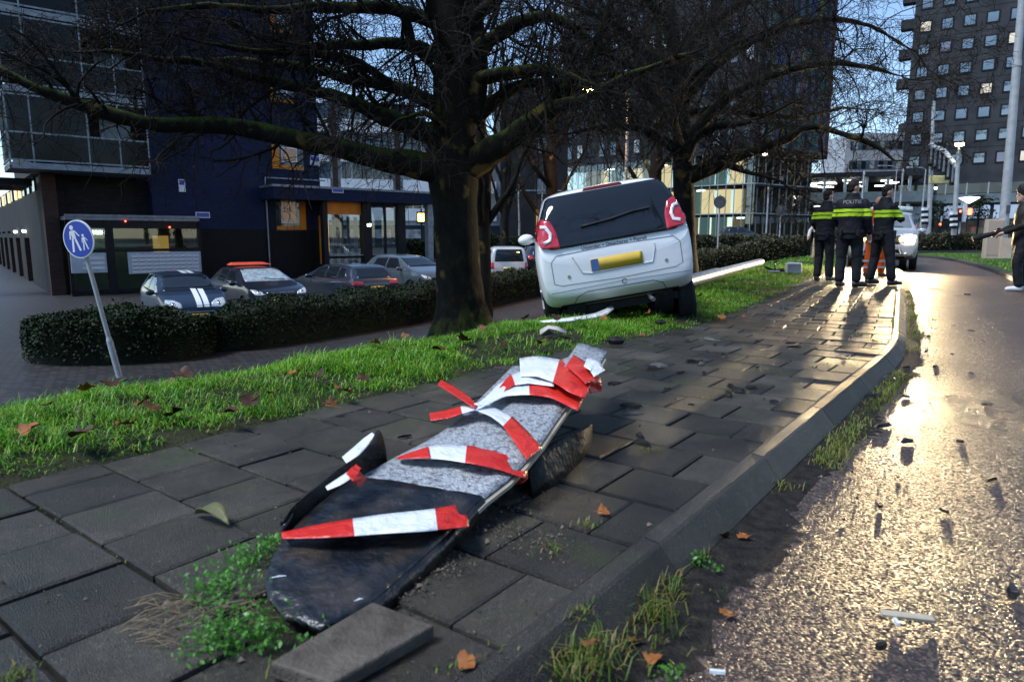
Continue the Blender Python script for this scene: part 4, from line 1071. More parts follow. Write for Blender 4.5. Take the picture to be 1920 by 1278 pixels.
def auto_tree(px, pyb, Y, wpx, htop, seed, label, nl=9, dens=1.6, upright=.4, first=.3, spread=3.0):
    r = random.Random(seed)
    q = dp(px, pyb, Y); b = Vector((q.x, q.y, tz(q.x, q.y) - .1))
    w = wpx * Y / F_PX; H = htop
    tr = [((b.x + r.uniform(-.1, .1) * i * .3, b.y, b.z + H * i / 8), w * (1.25, 1.05, 1, .95, .85, .7, .5, .35, .15)[i]) for i in range(9)]
    lm = []
    for k in range(nl):
        t = first + (1 - first) * k / nl; i = min(int(t * 8), 7); p = Vector(tr[i][0]); a = r.uniform(0, 6.28); L = spread * (1.15 - t * .6)
        d = Vector((math.cos(a), math.sin(a), upright + r.uniform(-.1, .3))).normalized(); pts = []
        for j in range(6):
            pts.append((tuple(p + d * L * j / 5 + Vector((r.uniform(-.12, .12), r.uniform(-.12, .12), .05 * j * j * upright)) * (j > 0)), tr[i][1] * .5 * (1 - .16 * j)))
        lm.append(pts)
    return tree('street_tree', label, tuple(b), tr, lm, seed, M_bark2, dens=dens, l0=1.2, maxlev=2, group=None, upright=upright * .5)
auto_tree(905, 470, 19, 16, 10.5, 31, 'dark bare tree standing directly behind the massive plane tree', 11, 2.0, 1.2, .25, 3.2)
auto_tree(1031, 450, 27, 11, 11, 32, 'slim bare tree rising behind the roof of the white car', 11, 1.6, .9, .3, 4)
auto_tree(1226, 450, 29, 12, 12, 33, 'slim bare tree just behind the dense-crowned tree in front of the glass podium', 11, 1.6, .7, .35, 4)
auto_tree(945, 450, 34, 8, 12, 34, 'thin bare tree with upright branches between two darker trunks', 12, 1.6, 1.8, .25, 3)

auto_tree_back = None
q = Vector((2.6, -6.5, -.1)); rb = random.Random(71); tr = [((q.x, q.y, q.z + i * 2.0), .34 * (1.2, 1, .95, .9, .75, .55, .4, .25, .12)[i]) for i in range(9)]
lm = []
for k in range(10):
    i = 3 + k // 2; p = Vector(tr[min(i, 7)][0]); a = rb.uniform(0, 6.28); d = Vector((math.cos(a), math.sin(a), .6)).normalized(); lm.append([(tuple(p + d * 5.2 * j / 5 + Vector((rb.uniform(-.15, .15), rb.uniform(-.15, .15), 0)) * (j > 0)), .11 * (1 - .17 * j)) for j in range(6)])
tree('street_tree', 'tall bare tree in front of the long brick terrace', tuple(q), tr, lm, 71, M_bark2, dens=1.5, l0=2.0, maxlev=2)
# ------------------------------------------------------------------ hedges
M_hleaf = island_mat('hedge_leaves', [(.004, .009, .004), (.008, .018, .006), (.014, .029, .010), (.030, .045, .018)], .6, .15)
M_hleaf2 = island_mat('olive_hedge_leaves', [(.018, .024, .008), (.035, .042, .014), (.055, .055, .022), (.08, .065, .03)], .5, .35)
M_hcore = mat('hedge_core', (.004, .007, .003), (.008, .012, .006), 6, .9)
def hedge(label, pts, w, h, n, leaf, ml, seed, group=None):
    g = np.random.default_rng(seed); P = np.array([[p[0], p[1]] for p in pts]); 
    d = np.concatenate([[0], np.cumsum(np.linalg.norm(np.diff(P, axis=0), axis=1))]); Lh = d[-1]
    b0 = on_ground(*P[0]); t = thing('hedge', label, 'hedge', b0, group=group)
    def at(sv):
        return np.stack([np.interp(sv, d, P[:, 0]), np.interp(sv, d, P[:, 1])], -1)
    def nrm(sv):
        e = at(np.clip(sv + .2, 0, Lh)) - at(np.clip(sv - .2, 0, Lh)); e /= np.linalg.norm(e, axis=-1)[..., None]; return np.stack([-e[..., 1], e[..., 0]], -1)
    sv = np.linspace(0, Lh, max(6, int(Lh / .5))); a = np.linspace(0, np.pi, 9)
    zz = np.array([tz(*q) for q in at(sv)])
    def surf(s, aa, k=1.0):
        lump = 1 + .07 * np.sin(s * 2.3 + seed) + .05 * np.sin(s * 5.7 + aa * 3) 
        ends = np.clip(np.minimum(s, Lh - s) / (w * .6) + .02, 0, 1) ** .5
        ex = .45
        cx = np.sign(np.cos(aa)) * np.abs(np.cos(aa)) ** ex * w / 2 * k * ends; cz = np.abs(np.sin(aa)) ** ex * h * k * lump * (.75 + .25 * ends)
        q = at(s) + nrm(s) * cx[..., None]; return np.concatenate([q, (np.interp(s, sv, zz) + cz)[..., None]], -1)
    S, A = np.meshgrid(sv, a, indexing='ij'); C = surf(S, A, .88) - np.array(b0); k = len(a)
    i, j = np.meshgrid(np.arange(len(sv) - 1), np.arange(k - 1), indexing='ij'); q = (i * k + j).ravel()
    npmesh('core', C.reshape(-1, 3), np.stack([q, q + k, q + k + 1, q + 1], 1), M_hcore, t)
    s = g.uniform(0, Lh, n); aa = g.uniform(0, np.pi, n); pts3 = surf(s, aa, 1 + g.normal(0, .035, n)) - np.array(b0)
    global nr
    V, Fq = leaves_cloud(pts3, leaf, .8)
    o = npmesh('foliage', V, Fq, ml, t); o['kind'] = 'stuff'
    return t
hA = [gp(70, 640, -1.5), gp(150, 650, -1.5), gp(250, 655, -1.5), gp(330, 650, -1.5)]
p1 = su_pt(5.2, 12.4); 
hpts = [Vector((-9.6, 13.3, 0)), Vector((-8.7, 13.2, 0)), Vector((-7.7, 13.2, 0)), Vector((-6.8, 13.6, 0)), Vector((-6.3, 14.2, 0))]
hedge('low clipped dark hedge around the corner of the parking lot near the blue sign', hpts, 1.5, .95, 15000, .035, M_hleaf, 41)
h2 = [Vector((-6.3, 14.1, 0)), Vector((-4.6, 16.6, 0)), Vector((-3.2, 18.9, 0)), Vector((-1.7, 21.6, 0)), Vector((-.1, 24.6, 0)), Vector((1.9, 28, 0)), Vector((3.6, 31, 0))]
hedge('long clipped dark hedge in front of the parked cars', h2, 1.2, .98, 30000, .036, M_hleaf, 42)
h3 = [dp(1300, 470, 33), dp(1350, 470, 33.5), dp(1420, 470, 34), dp(1518, 470, 34)]
hedge('clipped olive hedge behind the fallen lamp post', h3, 1.4, 1.05, 14000, .05, M_hleaf2, 43)
hedge('low far hedge below the lit glass podium', [dp(1290, 455, 52), dp(1500, 455, 52)], 1.5, 1.0, 6000, .09, M_hleaf2, 44)
hedge('far dark hedge across the street left of the white car', [dp(760, 455, 46), dp(1010, 455, 48)], 1.6, 1.25, 7000, .08, M_hleaf, 45)
hedge('brown green hedge behind the far kerb at the junction', [dp(1700, 455, 44), dp(1775, 455, 44), dp(1852, 455, 44)], 1.4, 1.12, 9000, .06, M_hleaf2, 46)
hedge('trimmed hedge running behind the grey utility cabinet', [dp(1868, 455, 46), dp(2050, 455, 46)], 1.4, 1.0, 5000, .07, M_hleaf2, 47)
# ================================================================== CARS
M_tyre = mat('tyre_rubber', (.010, .010, .011), (.018, .018, .018), 30, .75)
M_rim = mat('alloy_rim', (.35, .36, .38), None, rough=.35, metal=.8)
M_plast = mat('black_plastic', (.012, .012, .013), (.02, .02, .021), 20, .55)
M_cglass = mat('car_glass', (.010, .013, .016), None, rough=.03, spec=.55)
M_lamp = mat('headlamp_lens', (.55, .60, .62), (.35, .40, .42), 12, .08, spec=.9, coat=.6)
M_redl = mat('tail_lamp_red', (.36, .012, .02), (.46, .02, .03), 20, .15, spec=.7, coat=.5)
M_plate = mat('number_plate_yellow', (.55, .36, .03), (.46, .30, .05), 6, .4)
M_chrome = mat('chrome', (.6, .62, .64), None, rough=.15, metal=1)
def paint(name, c, c2=None, rough=.28):
    return mat(name, c, c2 or c, 1.5, rough, spec=.5, coat=.7)
def car_body(L, W, top, bot, belt, roofw, nose=.10, tail=.06, wheel_y=(), wr=.30, plan=None):
    """lofted shell; top/bot: (y, z) profiles, belt: z of shoulder, roofw: half width at roof / half width"""
    ys = []
    y0, y1 = -L / 2, L / 2
    ys = sorted(set([round(y, 4) for y in np.concatenate([[y0, y0 + .03, y0 + .09, y0 + .2], np.linspace(y0 + .35, y1 - .35, 22), [y1 - .2, y1 - .09, y1 - .03, y1]])]))
    ty = [p[0] for p in top]; tzv = [p[1] for p in top]; by = [p[0] for p in bot]; bz = [p[1] for p in bot]
    rows = []
    for y in ys:
        zt = float(np.interp(y, ty, tzv)); zb = float(np.interp(y, by, bz))
        e0 = max(0, 1 - (y - y0) / .35); e1 = max(0, 1 - (y1 - y) / .55)
        w = W / 2 * (1 - tail * e0 ** 2.2 - nose * e1 ** 2.0)
        zt -= .04 * e0 ** 3 + .05 * e1 ** 3; zb += .05 * e0 ** 2 + .06 * e1 ** 2
        bl = min(belt, zt - .05); hi = max(0.0, zt - bl)
        k = min(1.0, hi / .45); rw = w * (1 - (1 - roofw) * k)
        mid = (zb + bl) / 2
        row = [(0, zb), (w * .6, zb), (w * .90, zb + .01), (w * .975, zb + .09), (w * 1.0, mid), (w * .995, bl - .10), (w * .97, bl),
               (w * .97 + (rw - w * .97) * .5, bl + hi * .5), (rw, zt - .10 * k - .02), (rw * .93, zt - .025 * k - .008), (rw * .7, zt - .002), (rw * .35, zt + .008), (0, zt + .010)]
        rows.append([Vector((x, y, z)) for x, z in row] + [Vector((-x, y, z)) for x, z in row[-2:0:-1]])
    m = MB(); m.grid(rows, closed=True); n = len(rows[0])
    m.f.append(tuple(range(n))[::-1]); m.m.append(0); k0 = (len(rows) - 1) * n; m.f.append(tuple(k0 + i for i in range(n))); m.m.append(0)
    me = m.mesh('body'); bm = bmesh.new(); bm.from_mesh(me); bmesh.ops.recalc_face_normals(bm, faces=bm.faces); bm.to_mesh(me); bm.free()
    o = bpy.data.objects.new('shell', me); COL.objects.link(o)
    md = o.modifiers.new('s', 'SUBSURF'); md.levels = 2
    bpy.context.view_layer.update()
    me2 = evaluated_mesh(o); bpy.data.objects.remove(o)
    bm = bmesh.new(); bm.from_mesh(me2); bvh = BVHTree.FromBMesh(bm); bm.free()
    if wheel_y:
        o = bpy.data.objects.new('shell', me2); COL.objects.link(o); cut = []
        for wy in wheel_y:
            for sd in (-1, 1):
                c = MB(); c.cyl((sd * (W / 2 - .26), wy, wr), (sd * (W / 2 + .1), wy, wr), wr + .05, n=28)
                mc = c.mesh('cut'); b2 = bmesh.new(); b2.from_mesh(mc); bmesh.ops.recalc_face_normals(b2, faces=b2.faces); b2.to_mesh(mc); b2.free()
                oc = bpy.data.objects.new('cut', mc); COL.objects.link(oc); cut.append(oc)
                md = o.modifiers.new('b', 'BOOLEAN'); md.object = oc; md.operation = 'DIFFERENCE'; md.solver = 'EXACT'
        bpy.context.view_layer.update()
        me2 = evaluated_mesh(o); bpy.data.objects.remove(o)
        for c in cut: bpy.data.objects.remove(c)
    me2.shade_smooth(); me2.set_sharp_from_angle(angle=R(50))
    return me2, bvh
AX = {'rear': (Vector((1, 0, 0)), Vector((0, 0, 1)), Vector((0, 1, 0))), 'front': (Vector((1, 0, 0)), Vector((0, 0, 1)), Vector((0, -1, 0))),
      'left': (Vector((0, 1, 0)), Vector((0, 0, 1)), Vector((1, 0, 0))), 'right': (Vector((0, 1, 0)), Vector((0, 0, 1)), Vector((-1, 0, 0))),
      'top': (Vector((1, 0, 0)), Vector((0, 1, 0)), Vector((0, 0, -1)))}
def on_body(name, bvh, side, poly, m, parent, off=.004, step=.06, thick=.006, smooth=True):
    a, b, d = AX[side]
    bm = bmesh.new(); vs = [bm.verts.new((p[0], p[1], 0)) for p in poly]; bm.faces.new(vs)
    xs = [p[0] for p in poly]; ys = [p[1] for p in poly]
    for k in range(2):
        lo, hi = (min(xs), max(xs)) if k == 0 else (min(ys), max(ys)); c = lo + step
        while c < hi - 1e-4:
            co = (c, 0, 0) if k == 0 else (0, c, 0); no = (1, 0, 0) if k == 0 else (0, 1, 0)
            bmesh.ops.bisect_plane(bm, geom=bm.verts[:] + bm.edges[:] + bm.faces[:], plane_co=co, plane_no=no); c += step
    bmesh.ops.triangulate(bm, faces=[f for f in bm.faces if len(f.verts) > 4])
    miss = []
    for v in bm.verts:
        o = a * v.co.x + b * v.co.y - d * 5
        loc, nrm, i, dist = bvh.ray_cast(o, d)
        if loc is None: miss.append(v); continue
        nd = nrm if nrm.dot(d) < 0 else -nrm
        v.co = loc + (nd * .5 - d * .5) * off
    if miss: bmesh.ops.delete(bm, geom=miss, context='VERTS')
    if len(bm.faces) == 0: bm.free(); return None
    bmesh.ops.recalc_face_normals(bm, faces=bm.faces)
    f0 = bm.faces[:][0]
    if sum((f.normal.dot(d) for f in bm.faces)) > 0: bmesh.ops.reverse_faces(bm, faces=bm.faces)
    me = bpy.data.meshes.new(name); bm.to_mesh(me); bm.free()
    o = link(name, me, parent, m)
    if smooth: me.shade_smooth()
    if thick:
        md = o.modifiers.new('t', 'SOLIDIFY'); md.thickness = thick; md.offset = -1
    return o
def rnd(poly, r=.03, n=4):                # round the corners of a 2D outline
    out = []
    N = len(poly)
    for i in range(N):
        p0, p, p1 = Vector(poly[i - 1]), Vector(poly[i]), Vector(poly[(i + 1) % N])
        rr = min(r, (p0 - p).length * .45, (p1 - p).length * .45)
        a = p + (p0 - p).normalized() * rr; c = p + (p1 - p).normalized() * rr
        for k in range(n + 1):
            t = k / n; q = a * (1 - t) ** 2 + p * 2 * t * (1 - t) + c * t * t; out.append((q.x, q.y))
    return out
def mir(poly): return [(-x, z) for x, z in poly][::-1]
def line_poly(pts, w):                    # closed thin band along a polyline
    P = [Vector(p) for p in pts]; a = []; b = []
    for i, p in enumerate(P):
        d = (P[min(i + 1, len(P) - 1)] - P[max(0, i - 1)]).normalized(); n = Vector((-d.y, d.x)); a.append(p + n * w / 2); b.append(p - n * w / 2)
    return [(q.x, q.y) for q in a + b[::-1]]
def wheel(parent, x, y, z, r, w, tilt=0.0):
    m = MB(); s = 1 if x > 0 else -1
    m.lathe([(r * .62, -w / 2), (r * .93, -w / 2), (r, -w * .32), (r, w * .32), (r * .93, w / 2), (r * .62, w / 2)], 30, (0, 0, 0), 'X')
    o = m.build('wheel', M_tyre, parent, smooth=True, angle=30); o.location = (x, y, z); o.rotation_euler = (0, tilt, 0)
    g = MB()
    g.lathe([(r * .60, w * .5 * s - .004 * s), (r * .64, w * .5 * s), (r * .60, w * .44 * s), (r * .2, w * .40 * s), (r * .12, w * .44 * s)], 24, (0, 0, 0), 'X')
    for k in range(5):
        a = k * 2 * math.pi / 5; g.bar((w * .46 * s, math.cos(a) * r * .1, math.sin(a) * r * .1), (w * .46 * s, math.cos(a) * r * .6, math.sin(a) * r * .6), r * .16, .03)
    g.build('rim', M_rim, o)
    return o
def arch(parent, x, y, z, r):
    m = MB(); s = 1 if x > 0 else -1
    m.lathe([(r * .2, 0), (r, 0), (r, -.2 * s), (r * .2, -.2 * s)], 24, (x - .26 * s, y, z), 'X'); m.build('wheel_well', M_plast, parent, smooth=True, angle=30)
def mirror(parent, x, y, z, m_):
    s = 1 if x > 0 else -1
    m = MB(); m.lathe([(.02, -.07), (.075, -.05), (.09, 0), (.08, .04), (.03, .055)], 14, (0, 0, 0), 'Y')
    m.v = [(v[0] * 1.25 + s * .10, v[1], v[2] * .85) for v in m.v]; m.bar((-s * .02, .01, -.03), (s * .08, .0, -.03), .04, .05)
    o = m.build('mirror', m_, parent, smooth=True, angle=60); o.location = (x, y, z); return o
def hatch(name, label, loc, yaw, P, group=None):
    t = thing(name, label, 'car', loc, yaw, group)
    L, W, H = P['L'], P['W'], P['H']; bl = P['belt']; r = P.get('wr', .30); wy = P['wy']
    me, bvh = car_body(L, W, P['top'], P['bot'], bl, P.get('roofw', .76), wheel_y=wy, wr=r, nose=P.get('nose', .12), tail=P.get('tail', .07))
    link('body', me, t, P['paint'])
    for y in wy:
        for s in (-1, 1): wheel(t, s * (W / 2 - .10), y, r, r, .19); arch(t, s * (W / 2), y, r, r + .045)
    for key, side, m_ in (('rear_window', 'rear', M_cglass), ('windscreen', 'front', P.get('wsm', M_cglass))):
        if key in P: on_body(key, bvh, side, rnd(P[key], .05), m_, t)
    for i, poly in enumerate(P.get('side', [])):
        for sd in ('left', 'right'): on_body('side_window', bvh, sd, rnd(poly, .04), M_cglass, t)
    for poly in P.get('head', []):
        for q in (poly, mir(poly)):
            h = on_body('headlight', bvh, 'front', rnd(q, .04, 5), M_lamp, t, off=.012, step=.04)
            if h:
                c = (sum(p[0] for p in q) / len(q), sum(p[1] for p in q) / len(q))
                on_body('reflector', bvh, 'front', [(c[0] + .045 * math.cos(k * .7), c[1] + .045 * math.sin(k * .7)) for k in range(9)], M_chrome, h, off=.02, step=.05)
    for poly in P.get('tail_l', []):
        for q in (poly, mir(poly)): on_body('tail_light', bvh, 'rear', rnd(q, .03), M_redl, t, off=.010, step=.05)
    for poly in P.get('grille', []): on_body('grille', bvh, 'front', rnd(poly, .03), M_plast, t, off=.008)
    if 'chrome' in P: on_body('chrome_strip', bvh, 'front', P['chrome'], M_chrome, t, off=.014)
    for side in ('front', 'rear'):
        z = P.get('plate_' + side)
        if z: on_body('number_plate', bvh, side, [(-.26, z - .055), (.26, z - .055), (.26, z + .055), (-.26, z + .055)], M_plate, t, off=.02, step=.3)
    for s in (-1, 1):
        mirror(t, s * (W / 2 - .02), P.get('my', .75), bl + .06, P.get('mirrorm', P['paint']))
        sd = 'right' if s > 0 else 'left'
        for yy in P.get('gaps', []): on_body('door_gap', bvh, sd, line_poly([(yy, .30), (yy + .02, bl - .02)], .012), M_plast, t, off=.003, step=.2, thick=0)
        for yy in P.get('handles', []): on_body('door_handle', bvh, sd, rnd([(yy, bl - .13), (yy + .17, bl - .13), (yy + .17, bl - .10), (yy, bl - .10)], .01), P['paint'], t, off=.025, step=.1)
    # wiper, antenna
    if 'windscreen' in P: on_body('wiper', bvh, 'front', line_poly([(-.5, P['windscreen'][0][1] + .03), (.1, P['windscreen'][0][1] + .07)], .018), M_plast, t, off=.014, step=.1)
    return t, bvh
def prof(L, H, hood, cowl, wind_top, rear_top, rear_low, tailz=.95):
    return [(-L / 2, tailz * .80), (-L / 2 + .04, tailz), (rear_low, tailz + .03), (rear_top, H - .06), (rear_top + .35, H - .01), ((rear_top + wind_top) / 2 + .1, H), (wind_top, H - .05), (cowl, hood + .12), (cowl + .1, hood + .09), (L / 2 - .25, hood - .10), (L / 2 - .04, hood - .22), (L / 2, hood - .35)]
def botp(L): return [(-L / 2, .32), (-L / 2 + .3, .22), (L / 2 - .3, .20), (L / 2, .28)]
P_MINI = dict(L=3.43, W=1.63, H=1.465, belt=.93, wr=.28, wy=(-1.15, 1.19), top=prof(3.43, 1.465, .95, .95, .35, -1.30, -1.62, 1.0), bot=botp(3.43), paint=paint('deep_blue_paint', (.012, .024, .045), (.016, .03, .055)), my=.72, nose=.16,
              windscreen=[(-.66, 1.02), (.66, 1.02), (.52, 1.40), (-.52, 1.40)], rear_window=[(-.5, .95), (.5, .95), (.45, 1.33), (-.45, 1.33)],
              side=[[(-.28, .98), (.55, .97), (.22, 1.35), (-.25, 1.38)], [(-1.15, 1.02), (-.36, .98), (-.33, 1.38), (-.95, 1.36)]],
              head=[[(.34, .62), (.62, .60), (.72, .72), (.70, .84), (.50, .82), (.36, .74)]], grille=[[(-.42, .34), (.42, .34), (.36, .50), (-.36, .50)]], plate_front=.42, plate_rear=.7, gaps=[-.32, .72], handles=[-.22])
P_HATCH = dict(L=4.30, W=1.78, H=1.47, belt=.95, wr=.32, wy=(-1.33, 1.32), top=prof(4.30, 1.47, .98, 1.05, .30, -1.55, -1.95, 1.02), bot=botp(4.3), paint=paint('black_blue_paint', (.008, .010, .016), (.012, .014, .022)), my=.72,
              windscreen=[(-.72, 1.07), (.72, 1.07), (.56, 1.41), (-.56, 1.41)], wsm=mat('reflection_tint_windscreen', (.16, .22, .25), (.34, .40, .43), 9, .25, spec=.8), rear_window=[(-.55, 1.0), (.55, 1.0), (.48, 1.36), (-.48, 1.36)],  # pale windscreen colour has a bright reflection painted in
              side=[[(-.30, 1.0), (.72, 1.0), (.25, 1.36), (-.28, 1.38)], [(-1.25, 1.03), (-.38, 1.0), (-.36, 1.38), (-1.1, 1.36)]],
              head=[[(.46, .70), (.76, .72), (.84, .88), (.70, .86), (.50, .78)]], grille=[[(-.40, .66), (.40, .66), (.44, .76), (-.44, .76)], [(-.55, .30), (.55, .30), (.5, .48), (-.5, .48)]], chrome=[(-.42, .765), (.42, .765), (.42, .785), (-.42, .785)], plate_front=.52, plate_rear=.72, gaps=[-.34, .85, -1.2], handles=[-.2, -1.05], tail_l=[[(.55, .82), (.86, .84), (.84, 1.02), (.60, .98)]])
P_WAGON = dict(P_HATCH, L=4.55, W=1.80, H=1.46, paint=paint('dark_slate_paint', (.014, .020, .030), (.02, .027, .04)), top=prof(4.55, 1.46, .98, 1.1, .35, -1.75, -2.1, 1.05), bot=botp(4.55), wsm=M_cglass, wy=(-1.35, 1.38),
               side=[[(-.30, 1.0), (.75, 1.0), (.3, 1.35), (-.28, 1.37)], [(-1.15, 1.0), (-.38, 1.0), (-.36, 1.37), (-1.15, 1.36)], [(-1.75, 1.08), (-1.22, 1.02), (-1.22, 1.35), (-1.55, 1.32)]], tail_l=[[(.45, .80), (.88, .82), (.88, .96), (.50, .93)]], rear_window=[(-.62, 1.04), (.62, 1.04), (.52, 1.37), (-.52, 1.37)])
P_CROSS = dict(P_HATCH, L=4.2, W=1.79, H=1.57, belt=1.02, paint=paint('grey_blue_paint', (.045, .062, .075), (.06, .078, .092)), top=prof(4.2, 1.57, 1.06, 1.0, .30, -1.55, -1.92, 1.08), bot=botp(4.2),
               windscreen=[(-.72, 1.15), (.72, 1.15), (.56, 1.50), (-.56, 1.50)], side=[[(-.30, 1.08), (.68, 1.08), (.25, 1.45), (-.28, 1.47)], [(-1.25, 1.1), (-.38, 1.08), (-.36, 1.47), (-1.1, 1.44)]], wsm=M_cglass)
P_MPV = dict(P_HATCH, L=4.0, W=1.70, H=1.66, belt=1.0, paint=paint('silver_paint', (.34, .38, .41), (.42, .46, .49), .35), top=prof(4.0, 1.66, 1.02, 1.1, .5, -1.88, -1.96, 1.0), bot=botp(4.0), wsm=M_cglass, roofw=.84, tail=.05,
               windscreen=[(-.7, 1.1), (.7, 1.1), (.6, 1.58), (-.6, 1.58)], rear_window=[(-.64, 1.02), (.64, 1.02), (.56, 1.54), (-.56, 1.54)], side=[[(-.30, 1.05), (.75, 1.05), (.4, 1.52), (-.28, 1.54)], [(-1.1, 1.05), (-.38, 1.05), (-.36, 1.54), (-1.1, 1.53)], [(-1.65, 1.06), (-1.2, 1.05), (-1.2, 1.53), (-1.6, 1.5)]], tail_l=[[(.66, .72), (.84, .72), (.82, 1.0), (.68, 1.0)]])
def yaw_of(h): return math.atan2(-h[0], h[1])       # local +y = heading
def park(name, label, px, Y, heading, P, back=False, group='cars parked behind the hedge'):
    q = dp(px, 500, Y); h = Vector((heading[0], heading[1])).normalized()
    c = Vector((q.x, q.y)) - h * (P['L'] / 2) * (1 if not back else -1)
    z = tz(c.x, c.y)
    return hatch(name, label, (c.x, c.y, z), yaw_of(h), P, group)
c1, bv = park('parked_car', 'small dark blue hatchback with two white racing stripes', 365, 17.1, (.599, -.798), P_MINI)
M_stripe = mat('white_stripe', (.70, .74, .76), None, rough=.3, coat=.5)
for x0 in (-.30, -.13):
    on_body('bonnet_stripe', bv, 'top', [(x0, .99), (x0 + .13, .99), (x0 + .13, 1.69), (x0, 1.69)], M_stripe, c1, off=.004, thick=0)
    on_body('roof_stripe', bv, 'top', [(x0, -1.0), (x0 + .13, -1.0), (x0 + .13, .22), (x0, .22)], M_stripe, c1, off=.004, thick=0)
on_body('grille_trim', bv, 'front', line_poly([(-.46, .33), (-.40, .52), (.40, .52), (.46, .33)], .025), M_chrome, c1, off=.012)
c2, bv2 = park('parked_car', 'black hatchback with bright reflection painted on its windscreen in front of an orange roof board', 527, 20.0, (.64, -.77), P_HATCH)
ob = thing('roof_board', 'orange plastic board lying on the black parked hatchback', 'board', c2.location, c2.rotation_euler.z)
m = MB(); m.add([(-.62, -1.15, 1.50), (.55, -1.15, 1.50), (.62, -.55, 1.50), (-.75, -.55, 1.50), (-.42, -1.0, 1.58), (.46, -1.0, 1.58), (.5, -.65, 1.58), (-.5, -.65, 1.58)], [(0, 1, 5, 4), (1, 2, 6, 5), (2, 3, 7, 6), (3, 0, 4, 7), (4, 5, 6, 7), (3, 2, 1, 0)])
m.build('panel', mat('orange_red_plastic', (.55, .06, .02), (.62, .08, .03), 3, .4), ob, bevel=.02)
m = MB(); m.b2((-.3, -1.02, 1.46), (-.2, -.65, 1.5)); m.b2((.25, -1.02, 1.46), (.35, -.65, 1.5)); m.build('foot', M_plast, ob)
park('parked_car', 'dark slate estate car parked with its tail towards the hedge', 706, 22.0, (-.66, .75), P_WAGON, back=True)
park('parked_car', 'grey blue crossover half hidden by the plane tree trunk', 828, 25.5, (.70, -.71), P_CROSS)
park('parked_car', 'silver boxy car seen from behind next to the white car mirror', 955, 29.5, (-.12, .99), P_MPV, back=True)
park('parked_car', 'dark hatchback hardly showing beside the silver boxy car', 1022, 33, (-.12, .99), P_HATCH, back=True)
q = dp(1385, 440, 64); fc, _ = hatch('passing_car', 'small black car driving past the lit glass podium', (q.x, q.y, tz(q.x, q.y) + .25), R(-95), dict(P_MINI, paint=P_HATCH['paint']))
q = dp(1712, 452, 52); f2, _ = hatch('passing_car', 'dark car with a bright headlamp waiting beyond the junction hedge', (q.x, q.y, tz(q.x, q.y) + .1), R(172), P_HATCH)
m = MB(); m.box((.62, 2.12, .80), (.2, .05, .12)); m.build('lit_headlamp', M_litw, f2)
q = dp(1440, 441, 63); 

# ------------------------------------------------------------------ the crashed white city car
M_wht = paint('white_car_paint', (.76, .78, .78), (.82, .83, .83), .3)
topU = [(-1.77, .80), (-1.765, .93), (-1.69, 1.0), (-1.58, 1.30), (-1.53, 1.42), (-1.40, 1.465), (-.9, 1.488), (-.2, 1.49), (.25, 1.44), (.98, 1.02), (1.08, .99), (1.5, .90), (1.72, .76), (1.77, .6)]
botU = [(-1.77, .36), (-1.6, .26), (-1.2, .20), (1.3, .20), (1.77, .30)]
meU, bvU = car_body(3.54, 1.645, topU, botU, .93, .80, wheel_y=(-1.21, 1.21), wr=.30, nose=.12, tail=.075)
up = thing('crashed_car', 'white city car crashed onto the grass verge, tilted with its right side raised', 'car')
h = (.035, .9994)
up.location = (1.24, 8.72, .02)
up.rotation_mode = 'XYZ'
up.rotation_euler = (R(1.0), R(-10.0), yaw_of(h))
link('body', meU, up, M_wht)
for y in (-1.21, 1.21):
    for s in (-1, 1):
        dz = -.16 if (s > 0 and y < 0) else (-.04 if s > 0 else .06)
        w = wheel(up, s * (.8225 - .11), y, .30 + dz, .30, .18); arch(up, s * .8225, y, .30, .345)
rw = [(-.66, .895), (.66, .895), (.735, 1.02), (.70, 1.20), (.60, 1.418), (-.60, 1.418), (-.70, 1.20), (-.735, 1.02)]
tg = on_body('rear_window', bvU, 'rear', rnd(rw, .05), M_cglass, up, off=.024, step=.03)
tl = [(.545, .895), (.735, .925), (.765, 1.02), (.745, 1.12), (.69, 1.22), (.60, 1.18), (.555, 1.06)]
for q in (tl, mir(tl)):
    o = on_body('tail_light', bvU, 'rear', rnd(q, .025), M_redl, up, off=.036, step=.035, thick=.02)
    sg = 1 if q is tl else -1
    cpts = [(sg * .70, .965), (sg * .632, .99), (sg * .618, 1.05), (sg * .655, 1.125), (sg * .70, 1.135)]
    on_body('reflector_ring', bvU, 'rear', line_poly(cpts, .034), mat('lamp_white', (.62, .60, .60), None, rough=.2, coat=.5), o, off=.046, step=.03, thick=.004)
on_body('brake_light', bvU, 'rear', rnd([(-.21, 1.436), (.21, 1.436), (.19, 1.460), (-.19, 1.460)], .008), mat('dark_red_lens', (.12, .008, .01), None, rough=.2), up, off=.014, step=.05)
pl = on_body('number_plate', bvU, 'rear', rnd([(-.265, .615), (.265, .615), (.265, .74), (-.265, .74)], .012), M_plate, up, off=.010, step=.5, thick=.008)
on_body('plate_band', bvU, 'rear', [(-.26, .62), (-.185, .62), (-.185, .735), (-.26, .735)], mat('plate_blue', (.06, .12, .30), None, rough=.4), pl, off=.013, step=.5, thick=0)
M_seam = mat('panel_seam', (.24, .24, .24), None, rough=.8)
M_ink = mat('black_lettering', (.03, .03, .03), None, rough=.6)
M_lowp = mat('dusty_white_plastic', (.50, .51, .50), (.62, .63, .62), 4, .5)
seam = [(-.66, .55), (-.66, .77), (-.60, .83), (0, .845), (.60, .83), (.66, .77), (.66, .55), (.58, .52), (0, .505), (-.58, .52), (-.66, .55)]
on_body('tailgate_seam', bvU, 'rear', line_poly(seam[:-1] + [(-.655, .548)], .008), M_seam, up, off=.0025, step=.05, thick=0)
